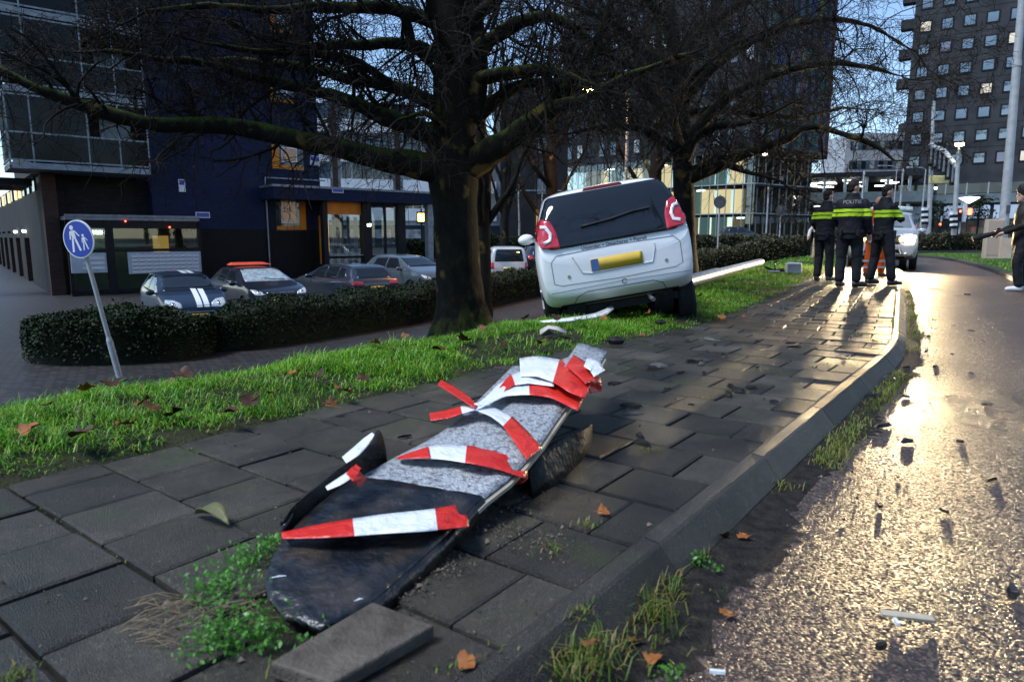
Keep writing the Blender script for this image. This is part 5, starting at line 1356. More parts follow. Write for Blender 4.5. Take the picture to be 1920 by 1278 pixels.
on_body('plate_recess', bvU, 'rear', line_poly([(-.44, .80), (-.36, .62), (-.27, .60), (.36, .61), (.40, .74), (.40, .80)], .012), M_lowp, up, off=.006, step=.05)
on_body('bumper_seam', bvU, 'rear', line_poly([(-.50, .27), (-.44, .38), (-.34, .42), (.34, .42), (.44, .38), (.50, .27)], .010), M_seam, up, off=.003, step=.05, thick=0)
on_body('bumper_seam', bvU, 'rear', line_poly([(-.74, .455), (0, .47), (.74, .455)], .007), M_seam, up, off=.003, step=.05, thick=0)
on_body('diffuser', bvU, 'rear', rnd([(-.66, .22), (.66, .22), (.62, .30), (-.62, .30)], .02), M_plast, up, off=.006, step=.06)
for x in (-.50, .50): on_body('parking_sensor', bvU, 'rear', [(x + .018 * math.cos(k * .7), .60 + .018 * math.sin(k * .7)) for k in range(9)], M_seam, up, off=.004, step=.1, thick=0)
on_body('tow_cover', bvU, 'rear', line_poly([(.075, .475), (.05, .487), (.028, .475), (.028, .45), (.05, .437), (.075, .45)], .008), M_plast, up, off=.005, step=.05, thick=0)
on_body('wiper', bvU, 'rear', line_poly([(-.30, 1.075), (0, 1.10), (.22, 1.135), (.42, 1.15)], .022), M_plast, up, off=.042, step=.08, thick=.01)
on_body('roof_edge', bvU, 'rear', line_poly([(-.57, 1.425), (0, 1.432), (.57, 1.425)], .012), M_seam, up, off=.003, step=.06, thick=0)
# privacy-dark load bay behind the glass
tm = text_mesh('Uitzenden + Detacheren + Payroll', .048, .0012)
tmv = [v.co.copy() for v in tm.vertices]
for v in tm.vertices:
    loc, nn, i, dd = bvU.ray_cast(Vector((v.co.x, -5, v.co.y + .862)), Vector((0, 1, 0)))
    v.co = Vector((v.co.x, (loc.y if loc else -1.77) - .004 - v.co.z, v.co.y + .862))
link('lettering', tm, up, M_ink)
for sd in ('left', 'right'):
    on_body('side_window', bvU, sd, rnd([(-.20, .97), (.78, .97), (.35, 1.36), (-.18, 1.38)], .04), M_cglass, up)
    on_body('side_window', bvU, sd, rnd([(-1.25, 1.05), (-.30, .97), (-.28, 1.38), (-1.15, 1.36)], .04), M_cglass, up)
    on_body('door_gap', bvU, sd, line_poly([(-.25, .3), (-.25, .95)], .012), M_seam, up, off=.003, step=.2, thick=0)
    on_body('door_gap', bvU, sd, line_poly([(.82, .3), (.84, .95)], .012), M_seam, up, off=.003, step=.2, thick=0)
    on_body('door_handle', bvU, sd, rnd([(-.15, .82), (.03, .82), (.03, .85), (-.15, .85)], .01), M_wht, up, off=.025, step=.1)
on_body('windscreen', bvU, 'front', rnd([(-.66, 1.03), (.66, 1.03), (.54, 1.42), (-.54, 1.42)], .05), M_cglass, up)
for q in ([(.40, .66), (.68, .68), (.72, .84), (.60, .88), (.44, .80)],):
    for k in (q, mir(q)): on_body('headlight', bvU, 'front', rnd(k, .04), M_lamp, up, off=.01)
for s in (-1, 1): mirror(up, s * .81, .68, 1.0, M_wht)
m = MB(); m.tube([(.30, -1.6, .27), (.30, -1.72, .24), (.31, -1.8, .23)], .022, 8); m.build('exhaust_pipe', M_rim, up, smooth=True)
m = MB(); m.b2((-.62, -1.5, .16), (.62, 1.4, .24)); m.bar((-.65, -1.21, .30), (.65, -1.21, .26), .09); m.build('underbody', M_plast, up)

# ------------------------------------------------------------------ silver pick-up style SUV with lit headlamp
P_SUV = dict(L=4.7, W=1.86, H=1.80, belt=1.12, wr=.37, wy=(-1.4, 1.42), nose=.09, roofw=.80, top=[(-2.35, 1.0), (-2.3, 1.2), (-2.2, 1.65), (-2.0, 1.76), (-1, 1.80), (.1, 1.78), (.35, 1.70), (1.0, 1.22), (1.2, 1.16), (2.0, 1.08), (2.27, 1.0), (2.35, .78)], bot=[(-2.35, .42), (-2, .32), (1.9, .30), (2.35, .38)],
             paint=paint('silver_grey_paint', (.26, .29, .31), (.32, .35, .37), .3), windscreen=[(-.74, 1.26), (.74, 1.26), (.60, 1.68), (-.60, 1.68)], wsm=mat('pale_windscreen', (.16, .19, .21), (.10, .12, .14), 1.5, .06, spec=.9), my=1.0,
             side=[[(-.3, 1.2), (.85, 1.2), (.35, 1.66), (-.28, 1.68)], [(-1.3, 1.2), (-.38, 1.2), (-.36, 1.68), (-1.3, 1.67)]], head=[[(.50, .82), (.80, .84), (.86, 1.02), (.58, .98)]], grille=[[(-.46, .78), (.46, .78), (.44, 1.0), (-.44, 1.0)], [(-.62, .36), (.62, .36), (.5, .62), (-.5, .62)]], chrome=[(-.5, 1.0), (.5, 1.0), (.5, 1.03), (-.5, 1.03)], plate_front=.56, gaps=[-.34, .95], handles=[-.2], rear_window=[(-.6, 1.2), (.6, 1.2), (.52, 1.62), (-.52, 1.62)])
hs = Vector((-.50, -.866)); q = dp(1652, 480, 20.2); c = Vector((q.x, q.y)) - hs * 2.35
suv, bvS = hatch('recovery_suv', 'silver recovery vehicle with glaring headlamp parked half on the pavement', (c.x, c.y, -.09), yaw_of(hs), P_SUV)
m = MB()
m.tube([(-.55, 2.33, .46), (-.50, 2.42, .50), (-.42, 2.42, .72), (.42, 2.42, .72), (.50, 2.42, .50), (.55, 2.33, .46)], .028, 8); m.tube([(-.5, 2.42, .5), (.5, 2.42, .5)], .022, 8)
m.build('bull_bar', M_chrome, suv, smooth=True)
m = MB(); m.b2((-.72, -1.2, 1.80), (.72, -.1, 1.95)); m.build('roof_box', mat('grey_blue_box', (.20, .27, .31), (.26, .33, .37), 3, .5), suv, bevel=.05)
for x in (.62, -.62): on_body('fog_lamp', bvS, 'front', [(x + .05 * math.cos(k * .7), .50 + .05 * math.sin(k * .7)) for k in range(9)], M_lamp, suv, off=.01, step=.1)
M_hl = mat('lit_headlamp', (1, .95, .8), None, emit=(1.0, .80, .45), estr=140)
M_ind = mat('lit_indicator', (1, .6, .1), None, emit=(1.0, .45, .05), estr=14)
for sx, nm in ((-1, 1), (1, 0)):
    x = sx * .70
    loc, nn, i, dd = bvS.ray_cast(Vector((x, 5, .93)), Vector((0, -1, 0)))
    m = MB(); m.lathe([(.005, .03), (.08, .03), (.125, 0)], 18, (x, loc.y + .02, .93), 'Y')
    lit = m.build('headlamp_bulb', M_hl if sx > 0 or True else M_lamp, suv)
    if sx < 0: on_body('lit_lens', bvS, 'front', rnd([(-.56, .84), (-.80, .86), (-.85, 1.01), (-.60, .98)][::-1], .04), M_hl, suv, off=.03, step=.05)
    m = MB(); m.box((sx * .50, loc.y + .05, .925), (.13, .02, .05)); m.build('indicator', M_ind, suv)
    ld = bpy.data.lights.new('headlamp', 'SPOT'); ld.energy = 1200 if sx < 0 else 480; ld.color = (1.0, .74, .40); ld.spot_size = R(110); ld.spot_blend = .9; ld.shadow_soft_size = .06
    lo = bpy.data.objects.new('headlamp_light', ld); COL.objects.link(lo); lo.parent = suv; lo.location = (x, loc.y + .12, .93); lo.rotation_euler = (R(84), 0, R(-6))
# ================================================================== PEOPLE
M_skin = mat('skin', (.42, .25, .18), (.48, .29, .21), 12, .5)
M_hair = mat('dark_hair', (.012, .010, .009), (.022, .018, .015), 40, .6)
M_boot = mat('black_leather', (.010, .010, .010), (.018, .018, .018), 15, .4)
M_uni = mat('police_trousers', (.008, .009, .012), (.016, .017, .021), 9, .7, .5, 25)
M_belt = mat('duty_belt', (.012, .012, .012), (.02, .02, .02), 20, .5)
M_orj = mat('orange_workwear', (.60, .085, .010), (.70, .12, .02), 6, .6, .5, 18)
M_refl = mat('reflective_tape', (.45, .45, .43), None, rough=.35)
M_wj = mat('white_jacket', (.50, .50, .48), (.6, .6, .58), 6, .7)
M_bge = mat('rim_light_beige', (.32, .26, .17), (.38, .31, .21), 8, .7)  # beige stands for headlamp rim light along an officer
M_blk = mat('black_jacket', (.012, .013, .012), (.022, .023, .022), 8, .6, .5, 20)
M_wsh = mat('white_sneaker', (.55, .55, .55), (.65, .65, .65), 10, .5)
M_yel = mat('hivis_yellow', (.50, .75, .02), (.58, .85, .04), 10, .5, emit=(.6, .9, .05), estr=0.0)
def jacket_mat(name, bands):              # dark cloth with printed hi-vis bands by height
    m = bpy.data.materials.new(name); n, l, b = nodes_of(m)
    tc = n.new('ShaderNodeTexCoord'); sp = n.new('ShaderNodeSeparateXYZ'); l.new(tc.outputs['Object'], sp.inputs[0])
    no = n.new('ShaderNodeTexNoise'); no.inputs['Scale'].default_value = 9; l.new(tc.outputs['Object'], no.inputs['Vector'])
    wob = n.new('ShaderNodeMath'); wob.operation = 'MULTIPLY_ADD'; wob.inputs[1].default_value = .02; l.new(no.outputs[0], wob.inputs[0]); l.new(sp.outputs[2], wob.inputs[2])
    cr = n.new('ShaderNodeValToRGB'); cr.color_ramp.interpolation = 'CONSTANT'; e = cr.color_ramp.elements
    mr = n.new('ShaderNodeMapRange'); mr.inputs[1].default_value = .6; mr.inputs[2].default_value = 1.9; l.new(wob.outputs[0], mr.inputs[0]); l.new(mr.outputs[0], cr.inputs[0])
    D_ = (.009, .010, .014, 1); first = True
    e[0].position = 0; e[0].color = D_; e[1].position = 1; e[1].color = D_
    for z0, z1, c in bands:
        a = e.new((z0 - .6) / 1.3); a.color = (*c, 1); z = e.new((z1 - .6) / 1.3); z.color = D_
    l.new(cr.outputs[0], b.inputs['Base Color']); b.inputs['Roughness'].default_value = .65; b.inputs['Specular IOR Level'].default_value = .15
    bp = n.new('ShaderNodeBump'); bp.inputs['Strength'].default_value = .5; bp.inputs['Distance'].default_value = .03; n2 = n.new('ShaderNodeTexNoise'); n2.inputs['Scale'].default_value = 14
    l.new(tc.outputs['Object'], n2.inputs['Vector']); l.new(n2.outputs[0], bp.inputs['Height']); l.new(bp.outputs[0], b.inputs['Normal'])
    return m
YL = (.36, .56, .02)
def voxel(m, name, mats, parent, vox=.014, smooth=6, disp=0.0):
    me = m.mesh(name); o = bpy.data.objects.new(name, me); COL.objects.link(o)
    md = o.modifiers.new('r', 'REMESH'); md.mode = 'VOXEL'; md.voxel_size = vox
    md = o.modifiers.new('s', 'SMOOTH'); md.iterations = smooth; md.factor = .5
    if disp:
        tx = bpy.data.textures.new('folds', 'CLOUDS'); tx.noise_scale = .10; md = o.modifiers.new('d', 'DISPLACE'); md.texture = tx; md.strength = disp
    bpy.context.view_layer.update(); me2 = evaluated_mesh(o); bpy.data.objects.remove(o); me2.shade_smooth()
    return link(name, me2, parent, mats)
def limb(m, pts, rads, n=12):
    m.tube(pts, rads, n, True)
    for p, r in zip(pts, rads):               # rounded joints keep the surface one piece
        r = r if not hasattr(r, '__len__') else min(r)
        m.lathe([(r * .02, -r), (r * .5, -r * .87), (r * .87, -r * .5), (r, 0), (r * .87, r * .5), (r * .5, r * .87), (r * .02, r)], 10, p)
def ellip(m, c, rx, ry, rz, rot=0.0, n=14):
    k = len(m.v); prof = [(math.sin(a), -math.cos(a)) for a in np.linspace(.06, math.pi - .06, 9)]
    m.lathe(prof, n, (0, 0, 0)); cr, sr = math.cos(rot), math.sin(rot)
    for i in range(k, len(m.v)):
        x, y, z = m.v[i]; x *= rx; y *= ry; z *= rz; m.v[i] = (c[0] + x * cr - y * sr, c[1] + x * sr + y * cr, c[2] + z)
def hand(m, wrist, d, up, curl=.5, s=1.0):
    d = Vector(d).normalized(); up = Vector(up); side = d.cross(up).normalized(); up = side.cross(d).normalized(); w = Vector(wrist)
    palm = w + d * .05 * s
    limb(m, [w, palm, w + d * .085 * s], [(.028 * s, .028 * s), (.034 * s, .034 * s), (.030 * s, .030 * s)], 8)
    for i, (o, L) in enumerate(((-.028, .062), (-.010, .072), (.010, .068), (.027, .052))):
        a = w + d * .09 * s + side * o * s; b = a + (d * math.cos(curl) - up * math.sin(curl)) * L * .5 * s; c = b + (d * math.cos(curl * 2.2) - up * math.sin(curl * 2.2)) * L * .55 * s
        limb(m, [a, b, c], [.0105 * s, .0095 * s, .008 * s], 6)
    a = w + d * .03 * s - side * .028 * s; b = a + (d * .6 - side * .7).normalized() * .035 * s; c = b + (d * .9 - up * .3).normalized() * .03 * s
    limb(m, [a, b, c], [.013 * s, .0115 * s, .009 * s], 6)
def person(name, label, loc, rz, H=1.82, head_yaw=0.0, arms=None, legs=None, up_m=None, low_m=None, shoe=None, hair=True, lean=0.0, stripes=None, text=None, bulk=1.0, orange=False, head_tilt=0.0):
    k = H / 1.82; t = thing(name, label, 'person', loc, rz)
    S = lambda *p: tuple(v * k for v in p)
    hipz = .94; sh = 1.50
    legs = legs or [((-.10, 0, hipz), (-.12, .03, .50), (-.13, -.02, .09)), ((.10, 0, hipz), (.13, .02, .50), (.15, .02, .09))]
    arms = arms or [((-.185, 0, 1.425), (-.255, -.03, 1.17), (-.27, .08, .92)), ((.185, 0, 1.425), (.255, -.03, 1.17), (.27, .08, .92))]
    hc = Vector((0, .03 + lean * .3, 1.70)) * k
    # body: one continuous mesh (head, neck, trunk, limbs, hands, under the clothes)
    b = MB()
    limb(b, [S(0, .005, 1.45), S(0, .015 + lean * .2, 1.60)], [.058 * k, .055 * k])
    cy_, sy_ = math.cos(head_yaw), math.sin(head_yaw)
    F = Vector((-sy_, cy_, 0)); Rr = Vector((cy_, sy_, 0))
    def hp(x, y, z): return hc + Rr * x * k + F * y * k + Vector((0, 0, z * k))
    ellip(b, hc, .076 * k, .094 * k, .112 * k, head_yaw); ellip(b, hp(0, .025, -.055), .056 * k, .070 * k, .068 * k, head_yaw)
    ellip(b, hp(0, .094, -.012), .012 * k, .020 * k, .022 * k, head_yaw, 8); limb(b, [hp(0, .088, .02), hp(0, .104, -.018)], [.009 * k, .012 * k], 6)
    ellip(b, hp(0, .082, -.058), .026 * k, .012 * k, .012 * k, head_yaw, 8); ellip(b, hp(0, .075, -.095), .028 * k, .018 * k, .018 * k, head_yaw, 8)
    for s in (-1, 1):
        ellip(b, hp(s * .079, -.008, -.012), .010 * k, .022 * k, .032 * k, head_yaw, 8); ellip(b, hp(s * .034, .080, .022), .018 * k, .010 * k, .008 * k, head_yaw, 8)
    limb(b, [S(0, 0, .95), S(0, 0, 1.15), S(0, .0, 1.38)], [.12 * k, .11 * k, .12 * k])
    for a in arms:
        limb(b, [S(0, 0, 1.42), S(*a[0]), S(*a[1]), S(*a[2])], [.05 * k, .045 * k, .038 * k, .028 * k], 8)
        d = Vector(a[2]) - Vector(a[1]); hand(b, S(*a[2]), d, (0, 0, 1) if abs(d.normalized().z) < .8 else (0, 1, 0), .45, k)
    for g in legs: limb(b, [S(0, 0, .97), S(*g[0]), S(*g[1]), S(*g[2])], [.09 * k, .075 * k, .05 * k, .04 * k], 8)
    body = voxel(b, 'body', M_skin, t, .0115, 3)
    # eyes and brows
    for s in (-1, 1):
        e = MB(); ellip(e, hp(s * .032, .082, .004), .011 * k, .008 * k, .006 * k, head_yaw, 8); e.build('eye', M_hair, t, smooth=True)
        e = MB(); limb(e, [hp(s * .016, .092, .026), hp(s * .050, .078, .024)], [.0055 * k, .004 * k], 6); e.build('eyebrow', M_hair, t, smooth=True)
    if hair:
        h = MB(); ellip(h, hp(0, -.020, .034), .084 * k, .095 * k, .096 * k, head_yaw); ellip(h, hp(0, -.045, -.03), .070 * k, .060 * k, .07 * k, head_yaw); ellip(h, hp(0, .035, .09), .058 * k, .055 * k, .032 * k, head_yaw)
        voxel(h, 'hair', M_hair, t, .012, 3, .008)
    # jacket
    j = MB()
    B = bulk
    j.tube([S(0, .0, .84), S(0, 0, .95), S(0, 0, 1.08), S(0, .0 + lean * .05, 1.25), S(0, .005 + lean * .1, 1.40), S(0, .0 + lean * .12, 1.50), S(0, .0 + lean * .15, 1.545)],
           [(x * k * B, y * k * B) for x, y in ((.185, .145), (.185, .145), (.178, .135), (.198, .142), (.205, .138), (.15, .11), (.085, .085))][::1], 20)
    # tube frames may swap axes: rebuild the trunk explicitly so that x is the wide axis
    j = MB(); rows = []
    for z, rx, ry, yo in ((.82, .182, .150, 0), (.95, .185, .148, 0), (1.08, .180, .138, 0), (1.25, .200, .145, lean * .05), (1.38, .200, .140, lean * .1), (1.46, .16, .122, lean * .12), (1.52, .11, .10, lean * .14), (1.60, .083, .085, lean * .17)):
        rows.append([Vector((rx * B * math.cos(a), ry * B * math.sin(a) + yo, z)) * k for a in np.linspace(0, 2 * math.pi, 22, endpoint=False)])
    j.grid(rows, closed=True); n = 22; j.f.append(tuple(range(n))[::-1]); j.m.append(0); j.f.append(tuple(7 * n + i for i in range(n))); j.m.append(0)
    for a in arms:
        w = Vector(a[1]).lerp(Vector(a[2]), .86)
        limb(j, [S(a[0][0] * .6, a[0][1], a[0][2] - .04), S(*a[0]), S(*a[1]), tuple(w * k)], [.085 * k, .070 * k * B, .062 * k * B, .050 * k * B])
    jk = voxel(j, 'jacket', up_m, t, .013, 5, .014)
    # trousers
    q = MB()
    limb(q, [S(-.06, 0, .93), S(.06, 0, .93)], [.135 * k, .135 * k])
    for g in legs: limb(q, [S(*g[0]), S(*(Vector(g[0]).lerp(Vector(g[1]), .5))), S(*g[1]), S(*(Vector(g[1]).lerp(Vector(g[2]), .6))), S(g[2][0], g[2][1], g[2][2] + .05)], [.118 * k, .105 * k, .085 * k, .082 * k, .078 * k])
    voxel(q, 'trousers', low_m, t, .013, 5, .016)
    for i, g in enumerate(legs):
        f = MB(); a = Vector(g[2]); toe = Vector(g[3]) if len(g) > 3 else Vector((0, 1, 0)); toe.z = 0; toe.normalize()
        limb(f, [tuple((a + Vector((0, 0, .14))) * k), tuple((a + Vector((0, 0, .0))) * k)], [.056 * k, .052 * k])
        base = Vector((a.x, a.y, .055))
        f.tube([tuple((base - toe * .06 + Vector((0, 0, -.005))) * k), tuple(base * k), tuple((base + toe * .09) * k), tuple((base + toe * .17 - Vector((0, 0, .008))) * k), tuple((base + toe * .20 - Vector((0, 0, .015))) * k)], [.045 * k, .052 * k, .048 * k, .040 * k, .022 * k], 12)
        voxel(f, 'boot', shoe or M_boot, t, .010, 4)
    if stripes == 'police':
        be = MB(); rows = []
        for z in (.93, .985): rows.append([Vector((.197 * B * math.cos(a), .16 * B * math.sin(a), z)) * k for a in np.linspace(0, 2 * math.pi, 24, endpoint=False)])
        be.grid(rows, closed=True); be.build('belt', M_belt, t, solid=.012)
        for a, s in ((.3, 1), (2.9, 1), (-1.0, .8), (-2.2, .8)):
            p = MB(); c = Vector((.205 * B * math.cos(a), .17 * B * math.sin(a), .93)) * k; p.box(c, (.06, .05, .15 * s), a); p.build('belt_pouch', M_belt, t, bevel=.01)
    if text:
        tm = text_mesh(text, .085 * k, .001)
        bm = bmesh.new(); bm.from_mesh(jk.data); bv = BVHTree.FromBMesh(bm); bm.free()
        for v in tm.vertices:
            x = -v.co.x * -1; z = v.co.y + 1.445 * k
            loc, nn, i, dd = bv.ray_cast(Vector((v.co.x, -2, z)), Vector((0, 1, 0)))
            v.co = Vector((v.co.x, (loc.y if loc else -.14 * k) - .006, z))
        link('lettering', tm, jk, M_refl)
    return t
PB = [(1.27, 1.325, YL), (1.345, 1.395, YL)]
M_pj = jacket_mat('police_jacket', PB)
g1 = gp(1541, 527); g2 = gp(1587, 538); g3 = gp(1648, 534); g4 = gp(1636, 519)
rel = lambda x, y, z: (x, y, z)
person('person', 'police officer with hands at hip and lanyard card standing nearest the grass verge', (g1.x, g1.y, 0), R(-52), 1.84, R(-20),
       arms=[((-.185, 0, 1.425), (-.255, -.02, 1.18), (-.25, .16, 1.02)), ((.185, 0, 1.425), (.255, .02, 1.17), (.27, .12, .93))],
       legs=[((-.10, 0, .94), (-.11, .03, .50), (-.11, .0, .09), (-.2, 1, 0)), ((.10, 0, .94), (.11, .03, .50), (.12, .04, .09), (.1, 1, 0))], up_m=M_pj, low_m=M_uni, stripes='police', bulk=1.06)
person('person', 'police officer seen from behind with lettered jacket, head turned sideways', (g2.x, g2.y, 0), R(-30), 1.90, R(-52),
       arms=[((-.185, 0, 1.425), (-.255, .04, 1.18), (-.22, .22, 1.06)), ((.185, 0, 1.425), (.255, -.04, 1.17), (.29, .06, .91))],
       legs=[((-.10, 0, .94), (-.12, .02, .50), (-.12, -.02, .09), (.3, 1, 0)), ((.10, 0, .94), (.13, .03, .50), (.14, .03, .09), (1, .6, 0))], up_m=M_pj, low_m=M_uni, stripes='police', text='POLITIE', bulk=1.1)
person('person', 'police officer with folded arms looking over his shoulder, back to the headlamp', (g3.x, g3.y, 0), R(-74), 1.85, R(-18),
       arms=[((-.185, 0, 1.425), (-.27, .10, 1.20), (.04, .25, 1.22)), ((.185, 0, 1.425), (.28, .10, 1.20), (-.02, .27, 1.27))],
       legs=[((-.10, 0, .94), (-.17, .02, .50), (-.20, -.04, .09), (.2, 1, 0)), ((.10, 0, .94), (.17, .04, .50), (.22, .05, .09), (.3, 1, 0))], up_m=M_pj, low_m=M_uni, stripes='police', bulk=1.04)
M_oj = bpy.data.materials.new('orange_jacket')
wk = person('person', 'bald worker in orange overalls behind the officer with folded arms', (g4.x, g4.y, 0), R(188), 1.80, R(0),
       legs=[((-.10, 0, .94), (-.16, .03, .50), (-.20, .0, .09)), ((.10, 0, .94), (.15, .03, .50), (.18, .02, .09))], up_m=M_orj, low_m=M_orj, hair=False)
for z, rx, ry in ((1.14, .20, .158),):
    m = MB(); m.grid([[Vector((rx * math.cos(a), ry * math.sin(a), zz)) for a in np.linspace(0, 2 * math.pi, 24, endpoint=False)] for zz in (z, z + .05)], closed=True); m.build('reflective_band', M_refl, wk, solid=.008)
for x in (-.185, .175):
    for z in (.20, .34): m = MB(); m.grid([[Vector((x + .096 * math.cos(a), .01 + .096 * math.sin(a), zz)) for a in np.linspace(0, 2 * math.pi, 16, endpoint=False)] for zz in (z, z + .045)], closed=True); m.build('reflective_band', M_refl, wk, solid=.006)
q = gp(1533, 489); person('person', 'guessed bystander in white jacket mostly hidden behind two officers, beige trousers standing for rim light', (q.x, q.y, 0), R(150), 1.70, 0, up_m=M_wj, low_m=M_bge, bulk=1.15,  # guessed figure, its beige legs imitate rim light on an officer
       arms=[((-.185, 0, 1.425), (-.36, .0, 1.2), (-.36, .1, .95)), ((.185, 0, 1.425), (.36, -.03, 1.2), (.40, .05, .95))], legs=[((-.10, 0, .94), (-.24, .03, .50), (-.34, .0, .09)), ((.10, 0, .94), (.14, .02, .50), (.17, .02, .09))])
# photographer, cut by the frame
q = gp(1906, 546, -.1)
ph = person('person', 'photographer in black jacket with white sneakers holding a long camera', (q.x, q.y, -.1), R(70), 1.86, R(10), lean=.1,
       arms=[((-.185, 0, 1.425), (-.28, .08, 1.18), (-.10, .32, 1.05)), ((.185, 0, 1.425), (.28, .06, 1.18), (.10, .34, 1.06))], up_m=M_blk, low_m=M_uni, shoe=M_wsh,
       legs=[((-.10, 0, .94), (-.12, .08, .52), (-.12, .02, .09)), ((.10, 0, .94), (.12, -.02, .50), (.13, -.18, .09))])
m = MB(); m.lathe([(.02, 1.555), (.088, 1.56), (.094, 1.585), (.08, 1.60)], 16, (0, .03, 0)); 
cm = thing('camera', 'black camera with long lens held by the photographer', 'camera', (q.x, q.y, -.1), R(70))
m = MB(); m.box((0, .40, 1.08), (.15, .08, .10)); m.box((0, .39, 1.145), (.06, .06, .04)); m.build('camera_body', M_plast, cm, bevel=.012)
m = MB(); m.lathe([(.038, .0), (.04, .08), (.046, .1), (.046, .24), (.056, .26), (.06, .36), (.052, .36)], 18, (0, 0, 0), 'Y'); lo = m.build('lens', M_plast, cm, smooth=True); lo.location = (0, .44, 1.07); lo.rotation_euler = (R(-18), 0, 0)
m = MB(); m.lathe([(.085, 0), (.095, .06), (.10, .13), (.06, .20), (.005, .215)], 18); b = m.build('beanie', M_blk, ph, smooth=True); b.location = (0, .05, 1.745); b.rotation_euler = (R(-8), 0, 0)
# ================================================================== TAPED DEBRIS AND SMALL THINGS
M_alu = mat('scuffed_aluminium', (.36, .385, .41), (.09, .093, .098), 48, .40, .6, 90, metal=.2, detail=14, lo=.46, hi=.70)
M_blkp = mat('grimy_black_plastic', (.006, .008, .011), (.048, .038, .030), 9, .34, .6, 25, detail=9, lo=.45, hi=.75)
M_edge = mat('cream_core_edge', (.42, .37, .27), (.25, .22, .17), 9, .7)
M_curl = mat('mud_grey_sheet', (.009, .0085, .008), (.035, .031, .025), 8, .5, .5, 30)
M_tr = mat('red_tape', (.50, .018, .014), (.60, .03, .02), 10, .35, .6, 28)
M_tw = mat('white_tape', (.60, .64, .68), (.70, .73, .76), 8, .35, .6, 28)
ROWS = [((535, 1168), (600, 1192), .008, .006), ((503, 1130), (665, 1158), .02, .012), ((497, 1100), (705, 1130), .03, .02), ((512, 1052), (775, 1068), .045, .03), ((535, 1015), (822, 1025), .06, .045), ((580, 968), (862, 985), .075, .06), ((625, 932), (884, 958), .09, .075),
        ((670, 900), (905, 938), .105, .09), ((745, 858), (952, 902), .125, .115), ((800, 830), (985, 868), .15, .14), ((850, 798), (1015, 832), .175, .165), ((895, 755), (1040, 795), .205, .195), ((935, 715), (1064, 762), .235, .225), ((962, 688), (1085, 738), .26, .25), ((1018, 688), (1103, 715), .275, .27), ((1066, 672), (1121, 690), .295, .29), ((1085, 645), (1138, 661), .315, .31)]
base = gp(600, 1192); deb = thing('wrecked_panel', 'crumpled grey and black panel wrapped in red and white barrier tape', 'wreckage', base)
r6 = random.Random(6)
def board(rows, n=9, lift=0.0, seed=1, warp=.006):
    g = random.Random(seed); out = []
    for i, (l, r, zl, zr) in enumerate(rows):
        a = gp(*l, zl); b = gp(*r, zr); row = []
        for k in range(n):
            t = k / (n - 1); p = a.lerp(b, t); p.z += .005 * math.sin(math.pi * t) + g.uniform(-warp, warp) * .55 * (0 if k in (0, n - 1) else 1) + lift
            row.append(p - base)
        out.append(row)
    return out
def subdiv_rows(rows, k=3):
    out = []
    for i in range(len(rows) - 1):
        for j in range(k):
            t = j / k; (l0, r0, a0, b0), (l1, r1, a1, b1) = rows[i], rows[i + 1]
            out.append(((l0[0] + (l1[0] - l0[0]) * t, l0[1] + (l1[1] - l0[1]) * t), (r0[0] + (r1[0] - r0[0]) * t, r0[1] + (r1[1] - r0[1]) * t), a0 + (a1 - a0) * t, b0 + (b1 - b0) * t))
    return out + [rows[-1]]
up_rows = subdiv_rows(ROWS[6:], 3); lo_rows = subdiv_rows(ROWS[:8], 3)
m = MB(); m.grid(board(up_rows, 12, 0, 2)); m.build('aluminium_panel', M_alu, deb, smooth=True, solid=.014)
m = MB(); m.grid(board(lo_rows, 12, .010, 3, .008)); m.build('black_cover', M_blkp, deb, smooth=True, solid=.012)
# cream core along the right edge
bd = board(up_rows, 12, 0, 2); m = MB(); m.tube([r[-1] + Vector((.004, 0, -.014)) for r in bd[1:-1]], .011, 6); m.build('core_edge', M_edge, deb, smooth=True)
bd0 = board(lo_rows, 12, .01, 3); m = MB(); m.grid([[r[-1], r[-1] + Vector((.012, -.004, -.04))] for r in bd0[2:]]); m.build('black_skirt', M_blkp, deb, smooth=True, solid=.008)
# white scrape marks
for px, py, z, dx in ((505, 1083, .05, .024), (664, 1126, .045, .012)):
    a = gp(px, py, z) - base; m = MB(); m.tube([a, a + Vector((dx, .004, .003)), a + Vector((dx * 1.7, .006, .003))], [.0008, .0026, .001], 5); m.build('scrape_mark', M_tw, deb)
# curled flap on the left
def ribbon(L, Rr, name, mm, solid=.008, curl=0.0, n=7):
    m = MB(); rows = []
    for (lx, ly, lz), (rx, ry, rz) in zip(L, Rr):
        a = gp(lx, ly, lz); b = gp(rx, ry, rz); rows.append([a.lerp(b, t) + Vector((0, 0, curl * math.sin(math.pi * t))) - base for t in np.linspace(0, 1, n)])
    m.grid(rows); return m.build(name, mm, deb, smooth=True, solid=solid, angle=60)
ribbon([(528, 985, .10), (545, 955, .12), (580, 925, .12), (620, 893, .13), (655, 870, .14), (690, 838, .16), (706, 810, .18)], [(532, 1006, .03), (580, 990, .03), (625, 958, .04), (660, 925, .05), (700, 893, .06), (722, 872, .08), (725, 862, .10)], 'curled_flap', M_curl, .010, .045)
ribbon([(528, 1005, .0), (560, 985, .0), (610, 955, .0), (660, 915, .0), (700, 880, .0)], [(530, 990, .10), (548, 958, .11), (600, 915, .11), (650, 876, .12), (690, 845, .13)], 'curled_flap', M_blkp, .010, -.02)
